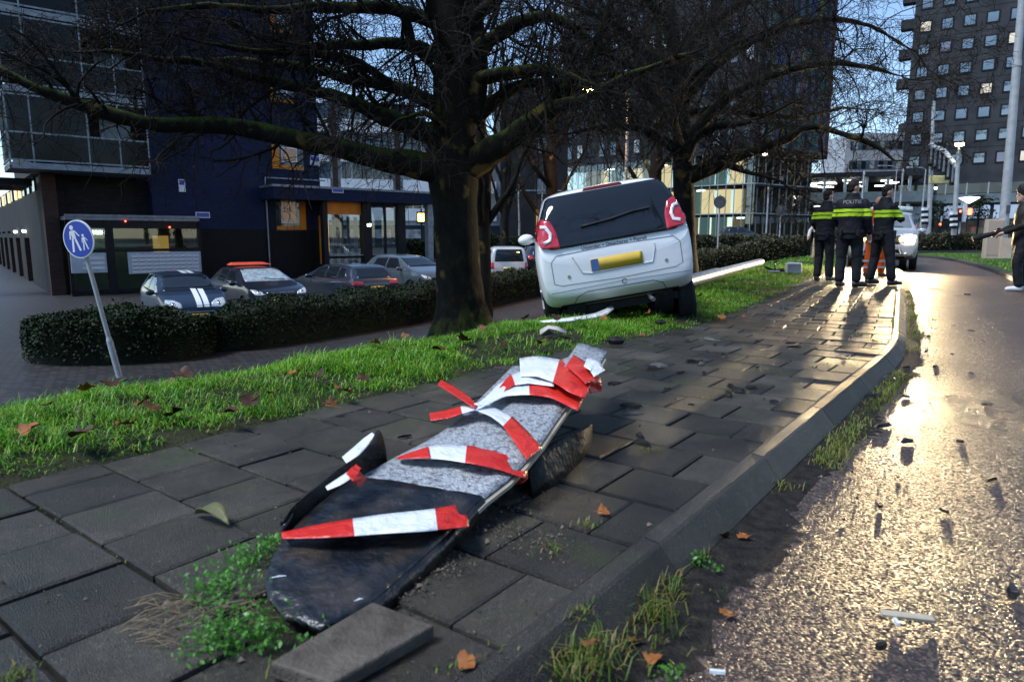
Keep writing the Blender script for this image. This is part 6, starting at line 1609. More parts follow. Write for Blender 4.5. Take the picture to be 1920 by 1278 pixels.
# bent sheet sticking out on the right
ribbon([(985, 865, .11), (1010, 845, .12), (1040, 828, .12), (1075, 810, .13), (1108, 796, .14)], [(998, 935, .0), (1030, 915, .0), (1060, 893, .0), (1090, 862, .01), (1109, 828, .03)], 'bent_sheet', M_curl, .009, .03)
ribbon([(925, 905, .07), (960, 890, .07), (1000, 868, .08), (1050, 835, .09)], [(930, 935, .0), (965, 930, .0), (1005, 905, .0), (1055, 880, .0)], 'bent_sheet', M_blkp, .008, -.01)
# barrier tape
def tape(pts, cuts, first, lift=.016, name='barrier_tape', twist=0.0, zf_=None):
    """pts: (px, py, width px, z); cuts: fractions where the colour changes"""
    P = []; N = 34
    xs = np.linspace(0, len(pts) - 1, N); arr = np.array(pts, float)
    q = np.stack([np.interp(xs, np.arange(len(pts)), arr[:, k]) for k in range(4)], 1)
    for _ in range(3): q[1:-1] = q[1:-1] * .5 + (q[:-2] + q[2:]) * .25
    rows = []; g = random.Random(int(pts[0][0]))
    for i in range(N):
        d = q[min(i + 1, N - 1), :2] - q[max(i - 1, 0), :2]; d /= np.linalg.norm(d) + 1e-6; nn = np.array([-d[1], d[0]])
        row = []
        for k, t in enumerate(np.linspace(-.5, .5, 6)):
            c = q[i, :2] + nn * t * q[i, 2]; p = gp(c[0], c[1], q[i, 3] + lift + .004 + (.004 * math.sin(i * .5 + k * .9) + g.uniform(-.0015, .0015)) * min(1, q[i, 2] / 36) ** 2); row.append(p - base)
        rows.append(row)
    m = MB()
    for i in range(N - 1):
        f = (i + .5) / (N - 1); c = first
        for cu in cuts:
            if f > cu: c = 1 - c
        m.grid(rows[i:i + 2], c)
    me = m.mesh(name); bm = bmesh.new(); bm.from_mesh(me); bmesh.ops.remove_doubles(bm, verts=bm.verts, dist=1e-5); bmesh.ops.recalc_face_normals(bm, faces=bm.faces); bm.to_mesh(me); bm.free(); me.shade_smooth()
    o = link(name, me, deb, [M_tr, M_tw]); md = o.modifiers.new('t', 'SOLIDIFY'); md.thickness = .0015
tape([(528, 1003, 12, .075), (590, 996, 24, .085), (650, 989, 32, .09), (720, 981, 36, .09), (800, 975, 40, .085), (850, 968, 42, .075), (876, 964, 46, .060)], [.36, .74], 0)
tape([(745, 858, 5, .125), (790, 849, 20, .14), (830, 846, 28, .145), (890, 852, 34, .145), (940, 862, 36, .135), (990, 880, 34, .10)], [.56], 1)
tape([(745, 858, 4, .125), (770, 853, 12, .135), (805, 847, 22, .145)], [], 0, .019)
tape([(893, 762, 12, .22), (925, 772, 18, .205), (950, 787, 24, .195), (975, 815, 32, .18), (1002, 850, 36, .155)], [.50], 1, .018)
tape([(893, 762, 10, .225), (865, 768, 14, .215), (838, 776, 16, .20), (806, 781, 14, .19)], [.32], 1, .014)
tape([(893, 762, 8, .225), (872, 745, 14, .24), (850, 731, 14, .25), (824, 716, 12, .255)], [], 0, .02)
tape([(890, 765, 10, .22), (915, 750, 14, .225), (945, 728, 28, .235), (990, 718, 42, .245), (1040, 722, 46, .245), (1094, 748, 48, .225)], [.62], 1, .018)
tape([(935, 735, 10, .235), (960, 712, 20, .25), (990, 705, 26, .26), (1040, 710, 28, .26)], [.35], 0, .014)
tape([(975, 688, 34, .262), (1010, 686, 38, .27), (1045, 695, 44, .275), (1080, 708, 60, .27), (1108, 720, 56, .255)], [.48], 1, .018)
tape([(1068, 675, 26, .29), (1090, 690, 30, .285), (1112, 712, 30, .265), (1118, 735, 22, .21)], [], 0, .022)
tape([(1098, 678, 18, .30), (1115, 685, 24, .295), (1124, 700, 24, .28)], [], 1, .024)
tape([(645, 862, 14, .16), (668, 845, 18, .18), (688, 825, 14, .19), (700, 812, 6, .20)], [], 1, .01)
tape([(612, 915, 8, .14), (640, 900, 14, .155), (664, 884, 14, .165), (672, 873, 12, .17)], [.6], 1, .02)
tape([(655, 880, 18, .165), (668, 892, 22, .16), (682, 905, 20, .13)], [], 0, .03)
tape([(868, 950, 12, .060), (858, 978, 30, .045), (838, 1003, 12, .03)], [], 0, .004)
tape([(985, 868, 14, .10), (975, 892, 30, .075), (935, 910, 10, .05)], [], 0, .004)
m = MB(); kq = gp(893, 762, .24) - base; ellip(m, kq, .022, .018, .014); m.build('tape_knot', M_tw, deb, smooth=True)
# loose paving tile lying on the pavement
q = [gp(505, 1240, .042), gp(698, 1126, .046), gp(815, 1170, .040), gp(622, 1279, .038)]
lt = thing('loose_tile', 'loose brownish concrete tile lying beside the black end of the taped panel', 'tile', Vector((q[0].x, q[0].y, 0)))
off = Vector((q[0].x, q[0].y, 0)); m = MB(); T_ = [p - off for p in q]; B_ = [Vector((p.x, p.y, .004)) for p in T_]
m.add(T_ + B_, [(0, 1, 2, 3), (7, 6, 5, 4), (0, 4, 5, 1), (1, 5, 6, 2), (2, 6, 7, 3), (3, 7, 4, 0)]); m.build('slab', mat('brown_concrete', (.055, .046, .038), (.105, .09, .074), 12, .6, .4, 80), lt, bevel=.006)
# plane leaves
def leaf_mesh(seed, size, flat=False):
    g = random.Random(seed); n = 15; pts = []
    for i in range(n):
        a = -math.pi / 2 + 2 * math.pi * (i + .5) / n; r = size * (.72 + .28 * abs(math.cos(i * math.pi * 2.5 / n + .3))) * g.uniform(.72, 1.15)
        pts.append(Vector((r * math.cos(a), r * math.sin(a), size * .6 * (g.uniform(-.1, .5) + .8 * math.cos(a) ** 2) * (r / size) ** 2)))
    m = MB(); m.add([Vector((0, 0, .004))] + pts, [(0, i + 1, (i + 1) % n + 1) for i in range(n)])
    s = pts[0]; m.tube([Vector((0, 0, .004)), Vector((0, -size * .6, .01)), Vector((size * .1, -size * 1.3, .004))], .0018, 4)
    return m.mesh('leaf_blade')
M_lf = [mat('brown_leaf', (.10, .040, .015), (.17, .075, .028), 14, .6), mat('rust_leaf', (.20, .065, .018), (.28, .11, .03), 14, .6), mat('dark_leaf', (.035, .018, .010), (.07, .034, .018), 14, .55)]
LM = []
for i in range(6):
    me = leaf_mesh(i, .040 + .009 * (i % 3)); me.materials.append(M_lf[i % 3]); me.shade_smooth(); LM.append(me)
r7 = random.Random(17)
def put_leaf(p, i, sc=1.0, grp='brown plane leaves strewn over the grass', lab='fallen brown plane leaf lying in the verge grass', mesh=None, tilt=.5):
    o = bpy.data.objects.new('fallen_leaf', mesh or LM[i % 6]); COL.objects.link(o); o.location = p; o.rotation_euler = (r7.uniform(-tilt, tilt), r7.uniform(-tilt, tilt), r7.uniform(0, 6.28)); o.scale = (sc,) * 3
    return tag(o, lab, 'leaf', grp)
for px, py in ((345, 703), (270, 760), (205, 735), (165, 735), (597, 700), (512, 725), (285, 768), (330, 765), (232, 800), (320, 668), (545, 700), (705, 655), (760, 640), (870, 640), (905, 625), (940, 640), (1040, 610), (1085, 612), (1180, 590), (1130, 600), (1160, 585), (1215, 590), (1310, 560), (1340, 565), (1380, 548), (1420, 552), (1355, 590), (1395, 590), (1205, 620), (985, 610), (1018, 640), (150, 820), (60, 810), (95, 770), (430, 770), (470, 745), (620, 745), (680, 700), (640, 725), (820, 660)):
    q = gp(px, py, .10); q.z = tz(q.x, q.y) + r7.uniform(.035, .075); put_leaf(q, r7.randint(0, 5), r7.uniform(.75, 1.15))
gl = MB(); rows = []
for i in range(9):
    t = i / 8; w = .030 * math.sin(math.pi * min(1, t * .92 + .06)); rows.append([Vector((-.085 + .17 * t, s * w, .012 + .028 * abs(s) * w / .03 + .018 * math.sin(math.pi * t))) for s in (-1, -.5, 0, .5, 1)])
gl.grid(rows); o = gl.build('fallen_leaf', mat('olive_leaf', (.075, .085, .030), (.14, .13, .06), 14, .45), smooth=True, solid=.002); o.location = gp(398, 980, .006); o.rotation_euler = (0, 0, R(-32)); tag(o, 'curled olive green leaf lying on the dark paving tiles', 'leaf')
# curbside fallen leaves on road
for px, py in ((1365, 1160), (1355, 1010), (1395, 1012), (1270, 1085), (875, 1250), (1110, 1215), (1225, 1245), (1130, 965), (1190, 1210)):
    q = gp(px, py, -.095 if px > 1150 else .0); q.z += .012; put_leaf(q, r7.choice([0, 1, 3, 4]), .5, 'small curled leaves beside the kerb', 'small curled brown leaf lying beside the kerb')
# sooty fragments on pavement and road
M_frag = [mat('black_fragment', (.010, .010, .010), (.022, .021, .02), 20, .45), mat('grey_fragment', (.06, .058, .055), (.12, .115, .11), 15, .5)]
def frag_mesh(seed):
    g = random.Random(seed); m = MB(); n = 7; L = .035
    a = [Vector((L * g.uniform(.5, 1.1) * math.cos(i * 6.283 / n) * 1.6, L * g.uniform(.4, 1.0) * math.sin(i * 6.283 / n), 0)) for i in range(n)]
    m.add(a + [Vector((p.x * .8, p.y * .8, g.uniform(.006, .020))) for p in a], [tuple(range(n))[::-1], tuple(range(n, 2 * n))] + [(i, (i + 1) % n, n + (i + 1) % n, n + i) for i in range(n)])
    return m.mesh('fragment')
FM = [frag_mesh(i) for i in range(6)]
for i, me in enumerate(FM): me.materials.append(M_frag[0 if i < 5 else 1])
def frag(px, py, z, sc, grp, lab, k=None):
    o = bpy.data.objects.new('debris_fragment', FM[r7.randint(0, 5) if k is None else k]); COL.objects.link(o); o.location = gp(px, py, z) ; o.location.z += .004; o.rotation_euler = (0, 0, r7.uniform(0, 6.28)); o.scale = (sc * r7.uniform(.7, 1.6), sc * r7.uniform(.5, 1.1), sc); tag(o, lab, 'debris', grp)
for px, py, sc in ((1235, 688, 1.4), (1220, 690, 1), (1300, 680, 1.2), (1315, 683, .9), (1330, 637, 1), (1340, 648, .9), (1345, 640, .8), (1275, 700, .8), (1360, 667, .7), (1325, 660, .7), (1200, 820, 1.0), (1205, 835, 1.0), (1180, 762, .8), (1190, 765, .9), (1188, 777, .7), (1320, 700, .7), (1475, 580, 1), (1525, 578, .8), (1420, 640, .7), (1485, 645, .9), (1490, 652, .9), (1380, 732, 1.6), (1365, 742, 1.2), (1410, 728, .8), (1450, 755, .7), (1255, 602, .9), (1310, 590, .8), (1290, 640, .7), (1000, 545, .5), (1150, 720, .7), (1250, 730, .6), (760, 820, .6), (1295, 760, .5), (1530, 655, .5), (1560, 640, .5), (1420, 690, .5), (1590, 668, .7)):
    frag(px, py, .004, sc, 'dark crash fragments on the pavement', 'dark crash fragment lying on the pavement tiles')
for px, py, sc in ((1660, 712, 1.6), (1672, 716, 1.3), (1640, 745, 1.5), (1620, 740, 1.2), (1700, 690, .8), (1755, 688, .9), (1740, 632, 1), (1735, 660, .7), (1785, 665, .6), (1660, 800, .9), (1700, 830, .8), (1800, 830, .7), (1850, 760, .6), (1820, 700, .6), (1700, 745, .6), (1860, 900, .6), (1650, 1215, .8), (1900, 1110, .9), (1650, 950, .5), (1770, 960, .5), (1815, 553, 1.1), (1752, 600, .5), (1790, 610, .5), (1710, 570, .6), (1722, 585, .5), (1690, 620, .6), (1845, 640, .5)):
    frag(px, py, -.10, sc, 'dark crash fragments on the wet road', 'dark crash fragment lying on the wet asphalt')
# splintered strip with a white stub on the road, small white bits
q = gp(1700, 1162, -.1); sp = thing('splintered_strip', 'thin splintered strip with a white stub lying on the asphalt', 'debris', q, R(-8))
m = MB(); m.box((0, 0, .012), (.13, .022, .008), 0, 0, Euler((.15, .05, 0)).to_matrix()); m.build('strip', M_edge, sp); m = MB(); m.box((-.035, -.02, .008), (.008, .035, .008)); m.build('white_stub', M_tw, sp)
for px, py in ((1345, 1262), (1220, 908)):
    q = gp(px, py, -.098); o = MB(); o.box((0, 0, .005), (.035, .008, .008)); o = o.build('plastic_sliver', M_tw); o.location = q; o.rotation_euler = (0, 0, r7.uniform(-.5, .5)); tag(o, 'tiny white plastic sliver lying on the road edge', 'debris', 'white plastic slivers')
# bumper shards and scraps near the white car
sh = thing('bumper_shard', 'long thin white bumper shard lying in the grass behind the crashed car', 'debris', on_ground(*gp(1100, 600, .1).xy))
def wpt(px, py, z): return gp(px, py, z) - Vector(sh.location)
m = MB(); m.grid([[wpt(x, y, z), wpt(x + 4, y + h, z - .02)] for x, y, h, z in ((1012, 602, 4, .12), (1050, 598, 6, .13), (1090, 593, 6, .14), (1115, 588, 7, .15), (1135, 580, 9, .16), (1147, 571, 8, .18))]); m.build('strip', M_wht, sh, smooth=True, solid=.012)
m = MB(); m.grid([[wpt(x, y, z), wpt(x, y + h, z - .05)] for x, y, h, z in ((1140, 563, 8, .19), (1165, 560, 11, .20), (1190, 558, 9, .20), (1211, 556, 3, .20))]); m.build('torn_strip', M_wht, sh, smooth=True, solid=.012)
q = gp(1035, 628, .08); sc = thing('torn_scrap', 'torn pale plastic scrap with dark inside lying on the grass', 'debris', on_ground(q.x, q.y))
m = MB(); m.grid([[Vector((-.10, 0, .02)), Vector((-.10, .08, .05))], [Vector((-.03, -.01, .075)), Vector((-.03, .08, .09))], [Vector((.04, 0, .06)), Vector((.05, .08, .08))], [Vector((.12, -.01, .03)), Vector((.12, .06, .05))]]); m.build('shell', mat('pale_plastic', (.40, .36, .33), (.5, .46, .42), 8, .5), sc, smooth=True, solid=.008)
m = MB(); m.grid([[Vector((-.10, -.02, .01)), Vector((-.03, -.02, .065))], [Vector((-.06, -.03, .0)), Vector((.02, -.02, .03))], [Vector((.05, -.03, .0)), Vector((.07, -.02, .03))]]); m.build('dark_lining', M_plast, sc, solid=.006)
for px, py, s in ((1155, 640, 1.3), (1238, 612, 1.0), (1150, 580, .6)):
    q = gp(px, py, .02); o = MB(); o.lathe([(.01, 0), (.035, .004), (.042, .025), (.02, .045), (.008, .05)], 9); o.v = [(v[0] * 1.4, v[1] * r7.uniform(.9, 1.1), v[2]) for v in o.v]; o = o.build('rubber_lump', M_frag[0], smooth=True); o.location = on_ground(q.x, q.y) + Vector((0, 0, .002)); o.scale = (s,) * 3; tag(o, 'black rubber lump at the grass edge of the pavement', 'debris', 'rubber lumps by the verge')
# ================================================================== STREET FURNITURE
M_pole = mat('grey_pole', (.30, .32, .33), (.38, .40, .41), 4, .45, metal=.2)
# tilted blue pedestrian sign
top = dp(153, 448, 11.2); bot = dp(224, 702, 11.2); bot.z -= .05
sg = thing('pedestrian_sign', 'leaning round blue footpath sign with adult and child on a thin grey post', 'sign', bot)
v = top - bot; ax = v.normalized()
m = MB(); m.tube([(0, 0, 0), tuple(v * .27)], .052, 12); m.tube([tuple(v * .27), tuple(v * .30)], [.052, .036], 12); m.tube([tuple(v * .30), tuple(v * 1.12)], .036, 12); m.build('post', M_pole, sg, smooth=True)
disc = bpy.data.objects.new('disc', None)
fwd = Vector((math.sin(R(-16)), -math.cos(R(-16)), 0)); fwd = (fwd - ax * fwd.dot(ax)).normalized(); sx = ax.cross(fwd) * -1; sx.normalize()
sx = fwd.cross(ax) * -1
Mx = Matrix((sx, -fwd, ax)).transposed().to_4x4(); Mx.translation = v + fwd * .05      # local x right, z up, -y facing
def sgn(m_, name, mm, par=None):
    m_.v = [tuple(Mx @ Vector(p)) for p in m_.v]; return m_.build(name, mm, par or sg)
m = MB(); m.lathe([(.31, .012), (.31, -.012)], 36, (0, 0, 0), 'Y'); plate = sgn(m, 'plate', M_white)
m = MB(); m.lathe([(.288, -.0125), (.288, -.0165)], 36, (0, 0, 0), 'Y'); sgn(m, 'blue_field', M_blue, plate)
m = MB()
def fig(cx, cz, s):
    m.lathe([(.042 * s, -.017), (.042 * s, -.020)], 14, (cx, 0, cz + .185 * s), 'Y')
    def stroke(a, b, w): m.bar((cx + a[0] * s, -.0185, cz + a[1] * s), (cx + b[0] * s, -.0185, cz + b[1] * s), .003, w * s) if False else m.add([(cx + a[0] * s - w * s / 2, -.0185, cz + a[1] * s), (cx + a[0] * s + w * s / 2, -.0185, cz + a[1] * s), (cx + b[0] * s + w * s / 2, -.0185, cz + b[1] * s), (cx + b[0] * s - w * s / 2, -.0185, cz + b[1] * s)], [(0, 1, 2, 3)])
    stroke((-.005, .135), (.005, -.02), .085); stroke((-.03, .0), (-.085, -.235), .045); stroke((.02, .0), (.08, -.235), .045); stroke((-.05, .13), (-.085, -.01), .032); stroke((.04, .13), (.125, .015), .03)
fig(-.075, .03, .92); fig(.115, -.06, .55); sgn(m, 'pictogram', M_white, plate)
# fallen lamp column behind the car
a = dp(1292, 527, 11.6); b = dp(1427, 491, 16.2)
a.z = max(a.z, tz(a.x, a.y) + .08); fp = thing('fallen_lamp_post', 'fallen silver lamp column lying across the verge beside the crashed car', 'lamp post', (a.x, a.y, a.z))
d = b - a; M_alup = mat('silver_column', (.52, .54, .56), (.62, .64, .66), 6, .35, metal=.5)
a0 = -d * .35; m = MB(); m.tube([tuple(a0), tuple(d * .32)], [.115, .11], 16); m.build('column', M_alup, fp, smooth=True)
m = MB(); m.tube([tuple(d * .32), tuple(d * .34), tuple(d * .97), tuple(d)], [.11, .092, .085, .078], 16); m.build('upper_column', M_alup, fp, smooth=True)
m = MB(); m.tube([tuple(d), tuple(d * 1.02)], [.04, .035], 12); m.build('stub', mat('ochre_stub', (.35, .22, .06), None, rough=.6), fp)
q = dp(1488, 506, 15.5); lh = thing('broken_lamp_head', 'broken white lamp head lying in the grass beyond the fallen column', 'lamp', on_ground(q.x, q.y), R(-20))
m = MB(); m.box((0, 0, .14), (.34, .2, .26)); m.build('housing', M_white, lh, bevel=.04); m = MB(); m.box((0, -.105, .14), (.27, .01, .19)); m.build('lens', M_cur, lh); m = MB(); m.tube([(-.2, 0, .1), (-.4, .02, .06), (-.62, 0, .16)], [.04, .04, .02], 8); m.build('bracket', M_plast, lh, smooth=True)
q = dp(1452, 503, 15.2); o = thing('cable_stub', 'torn black cable stub on the grass near the broken lamp head', 'debris', on_ground(q.x, q.y)); m = MB(); m.tube([(0, 0, 0), (.02, 0, .12), (.0, .02, .22), (.06, 0, .28)], .018, 7); m.build('cable', M_plast, o, smooth=True); m = MB(); m.tube([(-.12, 0, .03), (.12, 0, .03)], .03, 8); m.build('clamp', M_pole, o)
# round sign backs
M_sback = mat('sign_back_grey', (.07, .075, .085), (.10, .105, .115), 5, .5)
for px, pyc, Y, r, lab in ((1350, 379, 33, .30, 'round traffic sign seen from behind standing in the olive hedge'), (1465, 395, 40, .33, 'round traffic sign seen from behind near the glass facade corner')):
    c = dp(px, pyc, Y); g0 = on_ground(c.x, c.y); t = thing('traffic_sign', lab, 'sign', g0); h = c.z - g0.z
    m = MB(); m.cyl((0, .04, 0), (0, .04, h + .35), .04, n=10); m.build('post', M_pole, t, smooth=True); m = MB(); m.lathe([(r, -.01), (r, .01), (r - .02, .02)], 30, (0, 0, h), 'Y'); m.build('plate', M_sback, t)
def street_lamp(px, pyb, pyt, Y, lab, arm, lit=None, r=.07, grp=None, striped=False):
    a = dp(px, pyt, Y); g0 = on_ground(a.x, a.y); h = a.z - g0.z; t = thing('street_lamp', lab, 'street lamp', g0, group=grp)
    m = MB(); m.tube([(0, 0, 0), (0, 0, h * .35), (0, 0, h)], [r * 1.4, r, r * .6], 10); m.build('pole', M_pole, t, smooth=True)
    m = MB(); m.tube([(0, 0, h), (arm * .25, 0, h + abs(arm) * .12), (arm * .8, 0, h + abs(arm) * .15)], r * .5, 8); m.build('arm', M_pole, t, smooth=True)
    m = MB(); m.box((arm * 1.0, 0, h + abs(arm) * .13), (.62, .22, .13)); hd = m.build('lamp_head', M_pole, t, bevel=.04)
    m = MB(); m.lathe([(.05, .0), (.22, .03), (.26, .10)], 14, (arm * 1.05, 0, h + abs(arm) * .13 - .12)); m.build('lamp_bowl', lit or M_cur, hd)
    return t, Vector((arm * 1.05, 0, h + abs(arm) * .13 - .2))
M_sod = mat('sodium_bowl', (1, .6, .2), None, emit=(1.0, .42, .06), estr=150)
t, lp = street_lamp(1178, 330, 176, 23, 'street lamp glowing orange among the branches above the white car', -1.15, M_sod)
ld = bpy.data.lights.new('sodium', 'POINT'); ld.energy = 120; ld.color = (1, .5, .12); ld.shadow_soft_size = .12; lo = bpy.data.objects.new('sodium_light', ld); COL.objects.link(lo); lo.parent = t; lo.location = lp
street_lamp(1736, 440, 318, 62, 'curved grey street lamp left of the striped signal gantry', -1.4)
street_lamp(1682, 420, 315, 70, 'slender street lamp in front of the parking deck roof', -1.6)
# junction: far kerb, verge, signals, gantry
M_rg = mat('verge_turf', (.022, .045, .010), (.04, .065, .016), 5, .9, .6, 60)
ed = [(1990, 555), (1920, 522), (1900, 513), (1870, 503), (1840, 495), (1800, 486), (1760, 480.5), (1720, 478), (1690, 477)]
P0 = [gp(x, y, 0.0) for x, y in ed]
back = [Vector((p.x + 3 + i * .0, p.y + 2.5, 0)) for i, p in enumerate(P0)]
iv = MB(); rowsA = [[p, p + Vector((.9, .5, .015)), p + Vector((3.2, 2.0, .03)), p + Vector((9, 5, .03))] for p in P0]
iv.grid(rowsA); o = iv.build('junction_verge', M_rg, smooth=True); tag(o, kind='structure')
jk = thing('junction_kerb', 'curving grey kerb round the grass corner across the road', 'kerb')
for i in range(len(P0) - 1):
    d = P0[i + 1] - P0[i]; n = Vector((d.y, -d.x, 0)).normalized(); n = -n if n.dot(Vector((1, .5, 0))) > 0 else n
    m = MB(); a, b = P0[i], P0[i + 1] - d.normalized() * .01; m.add([a + Vector((0, 0, .01)), b + Vector((0, 0, .01)), b + n * .13 + Vector((0, 0, -.005)), a + n * .13 + Vector((0, 0, -.005)), a + n * .16 + Vector((0, 0, -.14)), b + n * .16 + Vector((0, 0, -.14)), a + Vector((0, 0, -.14)), b + Vector((0, 0, -.14))], [(0, 1, 2, 3), (3, 2, 5, 4), (4, 5, 7, 6), (0, 3, 4, 6), (1, 7, 5, 2), (0, 6, 7, 1)]); m.build('kerb_stone', M_kerb, jk)
n = 5200; idx = nr.uniform(0, len(P0) - 1.01, n); i0 = idx.astype(int); fr = idx - i0; PA = np.array(P0); bp_ = PA[i0] * (1 - fr)[:, None] + PA[i0 + 1] * fr[:, None]; tt = nr.uniform(.03, 1, n)[:, None] ** 1.0 * np.array([[3.2, 2.0, .02]]) 
V, Fx = blades(bp_ + tt, nr.uniform(.03, .07, n), np.full(n, .02), 1.0)
tag(npmesh('junction_grass', V, Fx, M_grass), 'short grass on the corner verge across the road', 'grass', kind='stuff')
fk = thing('far_kerb', 'straight pale kerb below the hedge across the junction', 'kerb'); a, b = gp(1690, 474, -.02), gp(1990, 471, -.02)
for i in range(14):
    p, q = a.lerp(b, i / 14), a.lerp(b, (i + .985) / 14); m = MB(); m.bar(p, q, .2, .22); m.build('kerb_stone', M_kerb, fk)
def pole(px0, pyb, px1, pyt, Y, r, lab, r2=None, zb=None, cat='pole', name='sign_pole'):
    b = dp(px0, pyb, Y); a = dp(px1, pyt, Y); t = thing(name, lab, cat, b); m = MB(); m.tube([(0, 0, -.3), tuple(a - b)], [r, r2 or r], 18); m.build('pole', M_pole, t, smooth=True); return t, a - b
t, v = pole(1877, 484, 1926, -120, 29, .19, 'tall thick grey mast beside the utility cabinet', .12, name='lighting_mast', cat='mast')
m = MB(); m.lathe([(.30, -.1), (.30, .06), (.2, .12)], 18); m.build('base_collar', M_dsteel, t, smooth=True)
m = MB(); p = v * .16; m.box((p.x, p.y - .19, p.z), (.16, .03, .34)); m.build('hatch', M_sback, t)
mid = v * .62; m = MB(); m.tube([tuple(mid * .985), tuple(mid * 1.015)], .165, 18); m.build('joint_ring', M_pole, t)
q = dp(1868, 480, 28.4); cb = thing('utility_cabinet', 'tall beige utility cabinet with lower box beside the thick mast', 'cabinet', Vector((q.x, q.y, .0)), R(-18)); M_cab = mat('beige_cabinet', (.40, .32, .25), (.46, .37, .29), 3, .6)
m = MB(); m.b2((-.48, -.22, 0), (.12, .22, 1.62)); m.build('cabinet', M_cab, cb, bevel=.02); m = MB(); m.b2((-.02, -.36, 0), (.42, -.225, .85)); m.build('lower_box', M_cab, cb, bevel=.015); m = MB(); m.b2((-.45, -.232, .15), (.09, -.222, 1.55)); m.build('door', mat('cabinet_door', (.36, .29, .23), None, rough=.6), cb)
# signal gantry
gl, v1 = pole(1741, 441, 1751, 190, 47, .16, 'signal gantry with dark boards and a pale sign between two masts', .10, name='signal_gantry', cat='gantry')
base_g = Vector(gl.location)
A = dp(1745, 272, 47) - base_g; B = dp(1796, 316, 43) - base_g
m = MB(); m.tube([tuple(A), tuple(A.lerp(B, .5) + Vector((0, 0, .35))), tuple(B)], .14, 10); m.build('beam', M_pole, gl, smooth=True)
for k in range(6):
    p = A.lerp(B, .08 + k * .16) + Vector((0, 0, .25 - .5 * abs(.4 - k * .13))); m = MB(); m.box((p.x, p.y, p.z - .75), (.26, .30, 1.15)); sb = m.build('signal_board', M_dsteel, gl); m = MB(); m.box((p.x - .14, p.y - .16, p.z - .55), (.10, .06, 1.2)); m.build('strut', M_steel, sb)
b2 = dp(1788, 441, 43) - base_g; a2 = dp(1797, 285, 43) - base_g
m = MB(); m.tube([tuple(b2), tuple(a2)], [.15, .11], 14); m.build('second_mast', M_pole, gl, smooth=True)
p = dp(1799, 271, 43) - base_g; m = MB(); m.tube([tuple(a2), tuple(p)], .06, 8); m.build('lamp_stem', M_pole, gl); m = MB(); m.box(p, (.38, .3, .14)); m.build('lamp', mat('yellow_lamp', (1, .9, .5), None, emit=(1, .9, .45), estr=25), gl)
c = dp(1767, 337, 44.5) - base_g; m = MB(); m.box(c, (1.72, .1, .52)); m.build('sign_board', mat('pale_yellow_sign', (.42, .40, .20), (.46, .44, .24), 2, .5), gl, bevel=.05)
for px, Y in ((1733, 47), (1787, 42.6)):
    for k in range(6):
        q = dp(px + 1, 438 - k * 5.2 - (20 if px < 1750 else 12), Y) - base_g; m = MB(); m.box(q, (.30, .30, .19)); m.build('striped_band', M_white if k % 2 else M_dsteel, gl)
# red signals on thin posts
for px, py, Y, lab in ((1802, 400, 50, 'thin signal post with red lamps beside a white sign plate'), (1764, 424, 55, 'low red signal post right of the dark waiting car')):
    q = dp(px, py, Y); g0 = on_ground(q.x, q.y); t = thing('traffic_signal', lab, 'traffic light', g0); h = q.z - g0.z
    m = MB(); m.cyl((0, 0, 0), (0, 0, h + .8), .06, n=10); m.build('post', M_pole, t, smooth=True); m = MB(); m.b2((-.35, -.2, h - .6), (-.05, .1, h + .35)); hd = m.build('signal_head', M_dsteel, t)
    m = MB(); m.lathe([(.09, -.22), (.02, -.225)], 12, (-.2, 0, h + .15), 'Y'); m.build('red_lamp', M_red, hd)
    if px > 1790:
        m = MB(); m.b2((.05, -.1, h - .6), (.33, -.06, h + .75)); m.build('sign_plate', M_white, t); m = MB(); m.lathe([(.09, -.12), (.02, -.125)], 12, (.6, 0, h + .15), 'Y'); m.b2((.5, -.11, h - .1), (.7, .05, h + .35)) ; m.build('red_lamp', M_red, t)
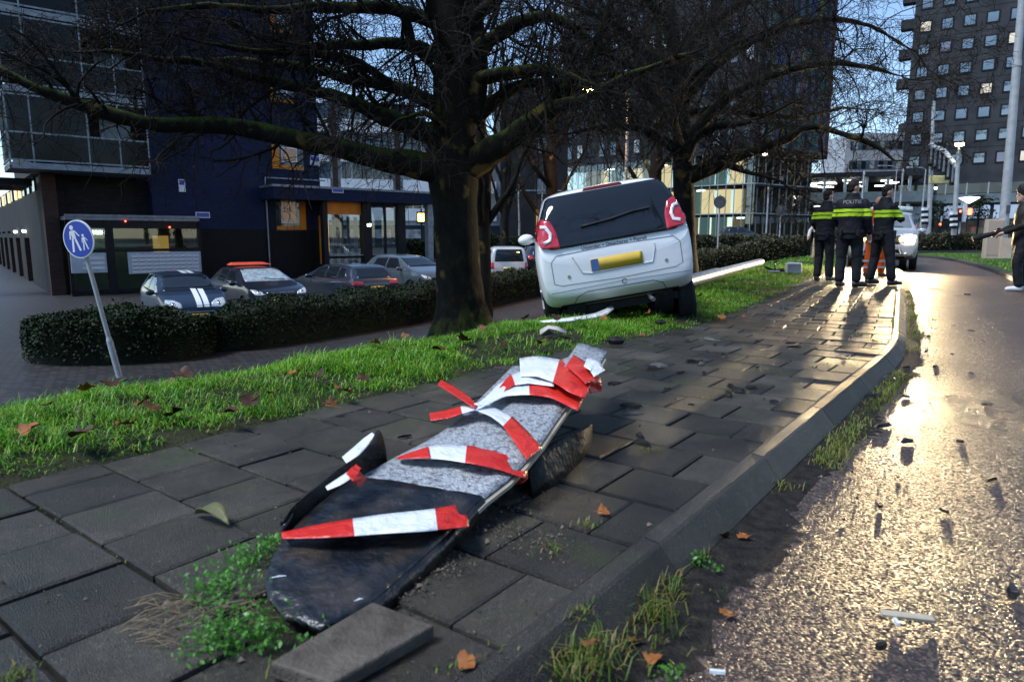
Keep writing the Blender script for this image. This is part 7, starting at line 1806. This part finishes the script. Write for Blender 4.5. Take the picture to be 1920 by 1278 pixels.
# small mushroom lamp and pines in front of the tower podium
q = dp(1817, 378, 60); g0 = on_ground(q.x, q.y); h = q.z - g0.z; t = thing('path_lamp', 'white cone path lamp on a thin dark post near the tower podium', 'lamp', g0)
m = MB(); m.cyl((0, 0, 0), (0, 0, h), .05, n=8); m.build('post', M_dsteel, t); m = MB(); m.lathe([(.08, -.15), (.75, .28), (.8, .34), (.1, .42)], 16, (0, 0, h)); m.build('shade', mat('lit_shade', (.7, .7, .7), None, emit=(1, .95, .85), estr=1.2), t, smooth=True)
for px, pyt, lab in ((1752, 375, 'small layered pine in front of the pale podium panels left of the second gantry mast'), (1838, 365, 'small layered pine beside the white cone path lamp')):
    q = dp(px, pyt, 66); g0 = on_ground(q.x, q.y); h = q.z - g0.z; t = thing('pine_tree', lab, 'tree', g0); m = MB(); m.tube([(0, 0, 0), (.1, 0, h * .5), (0, 0, h)], [.09, .07, .03], 8); m.build('trunk', M_bark2, t)
    pts = []
    for k in range(9):
        zc = h * (.52 + .055 * k); w = 2.2 * (1 - .07 * k) * r7.uniform(.5, 1); ox = r7.uniform(-.6, .6); pts.append(np.stack([nr.normal(ox, w * .45, 170), nr.normal(0, .4, 170), nr.normal(zc, .07, 170)], 1))
    V, Fq = leaves_cloud(np.concatenate(pts), .10); npmesh('crown', V, Fq, M_hleaf, t)
# slender flag poles
for px, pt in ((1437, 350), (1612, 322), (1684, 318)):
    b = dp(px, 430, 58); a = dp(px, pt, 58); t = thing('thin_post', {1437: 'thin striped post before the glass podium', 1612: 'thin pale post before the middle of the parking deck', 1684: 'thin pale post before the right end of the parking deck'}[px], 'post', on_ground(b.x, b.y)); m = MB(); h = a.z - t.location.z; m.cyl((0, 0, 0), (0, 0, h), .07, n=8); m.build('post', M_pole, t); m = MB(); m.lathe([(.075, h * .95), (.11, h * .97), (.02, h + .12)], 8); m.build('cap', M_pole, t)
# pavilion-side lit signal seen past the trunk
q = dp(790, 408, 48); g0 = on_ground(q.x, q.y); h = q.z - g0.z; t = thing('traffic_signal', 'amber lit crossing signal seen left of the massive trunk', 'traffic light', g0); m = MB(); m.cyl((0, 0, 0), (0, 0, h + .6), .06, n=8); m.build('post', M_dsteel, t); m = MB(); m.b2((-.3, -.2, h - .4), (.3, .1, h + .4)); hd = m.build('signal_head', M_dsteel, t); m = MB(); m.box((0, -.22, h), (.42, .03, .55)); m.build('amber_lamp', mat('amber_lamp', (1, .6, .1), None, emit=(1, .5, .06), estr=5), hd)
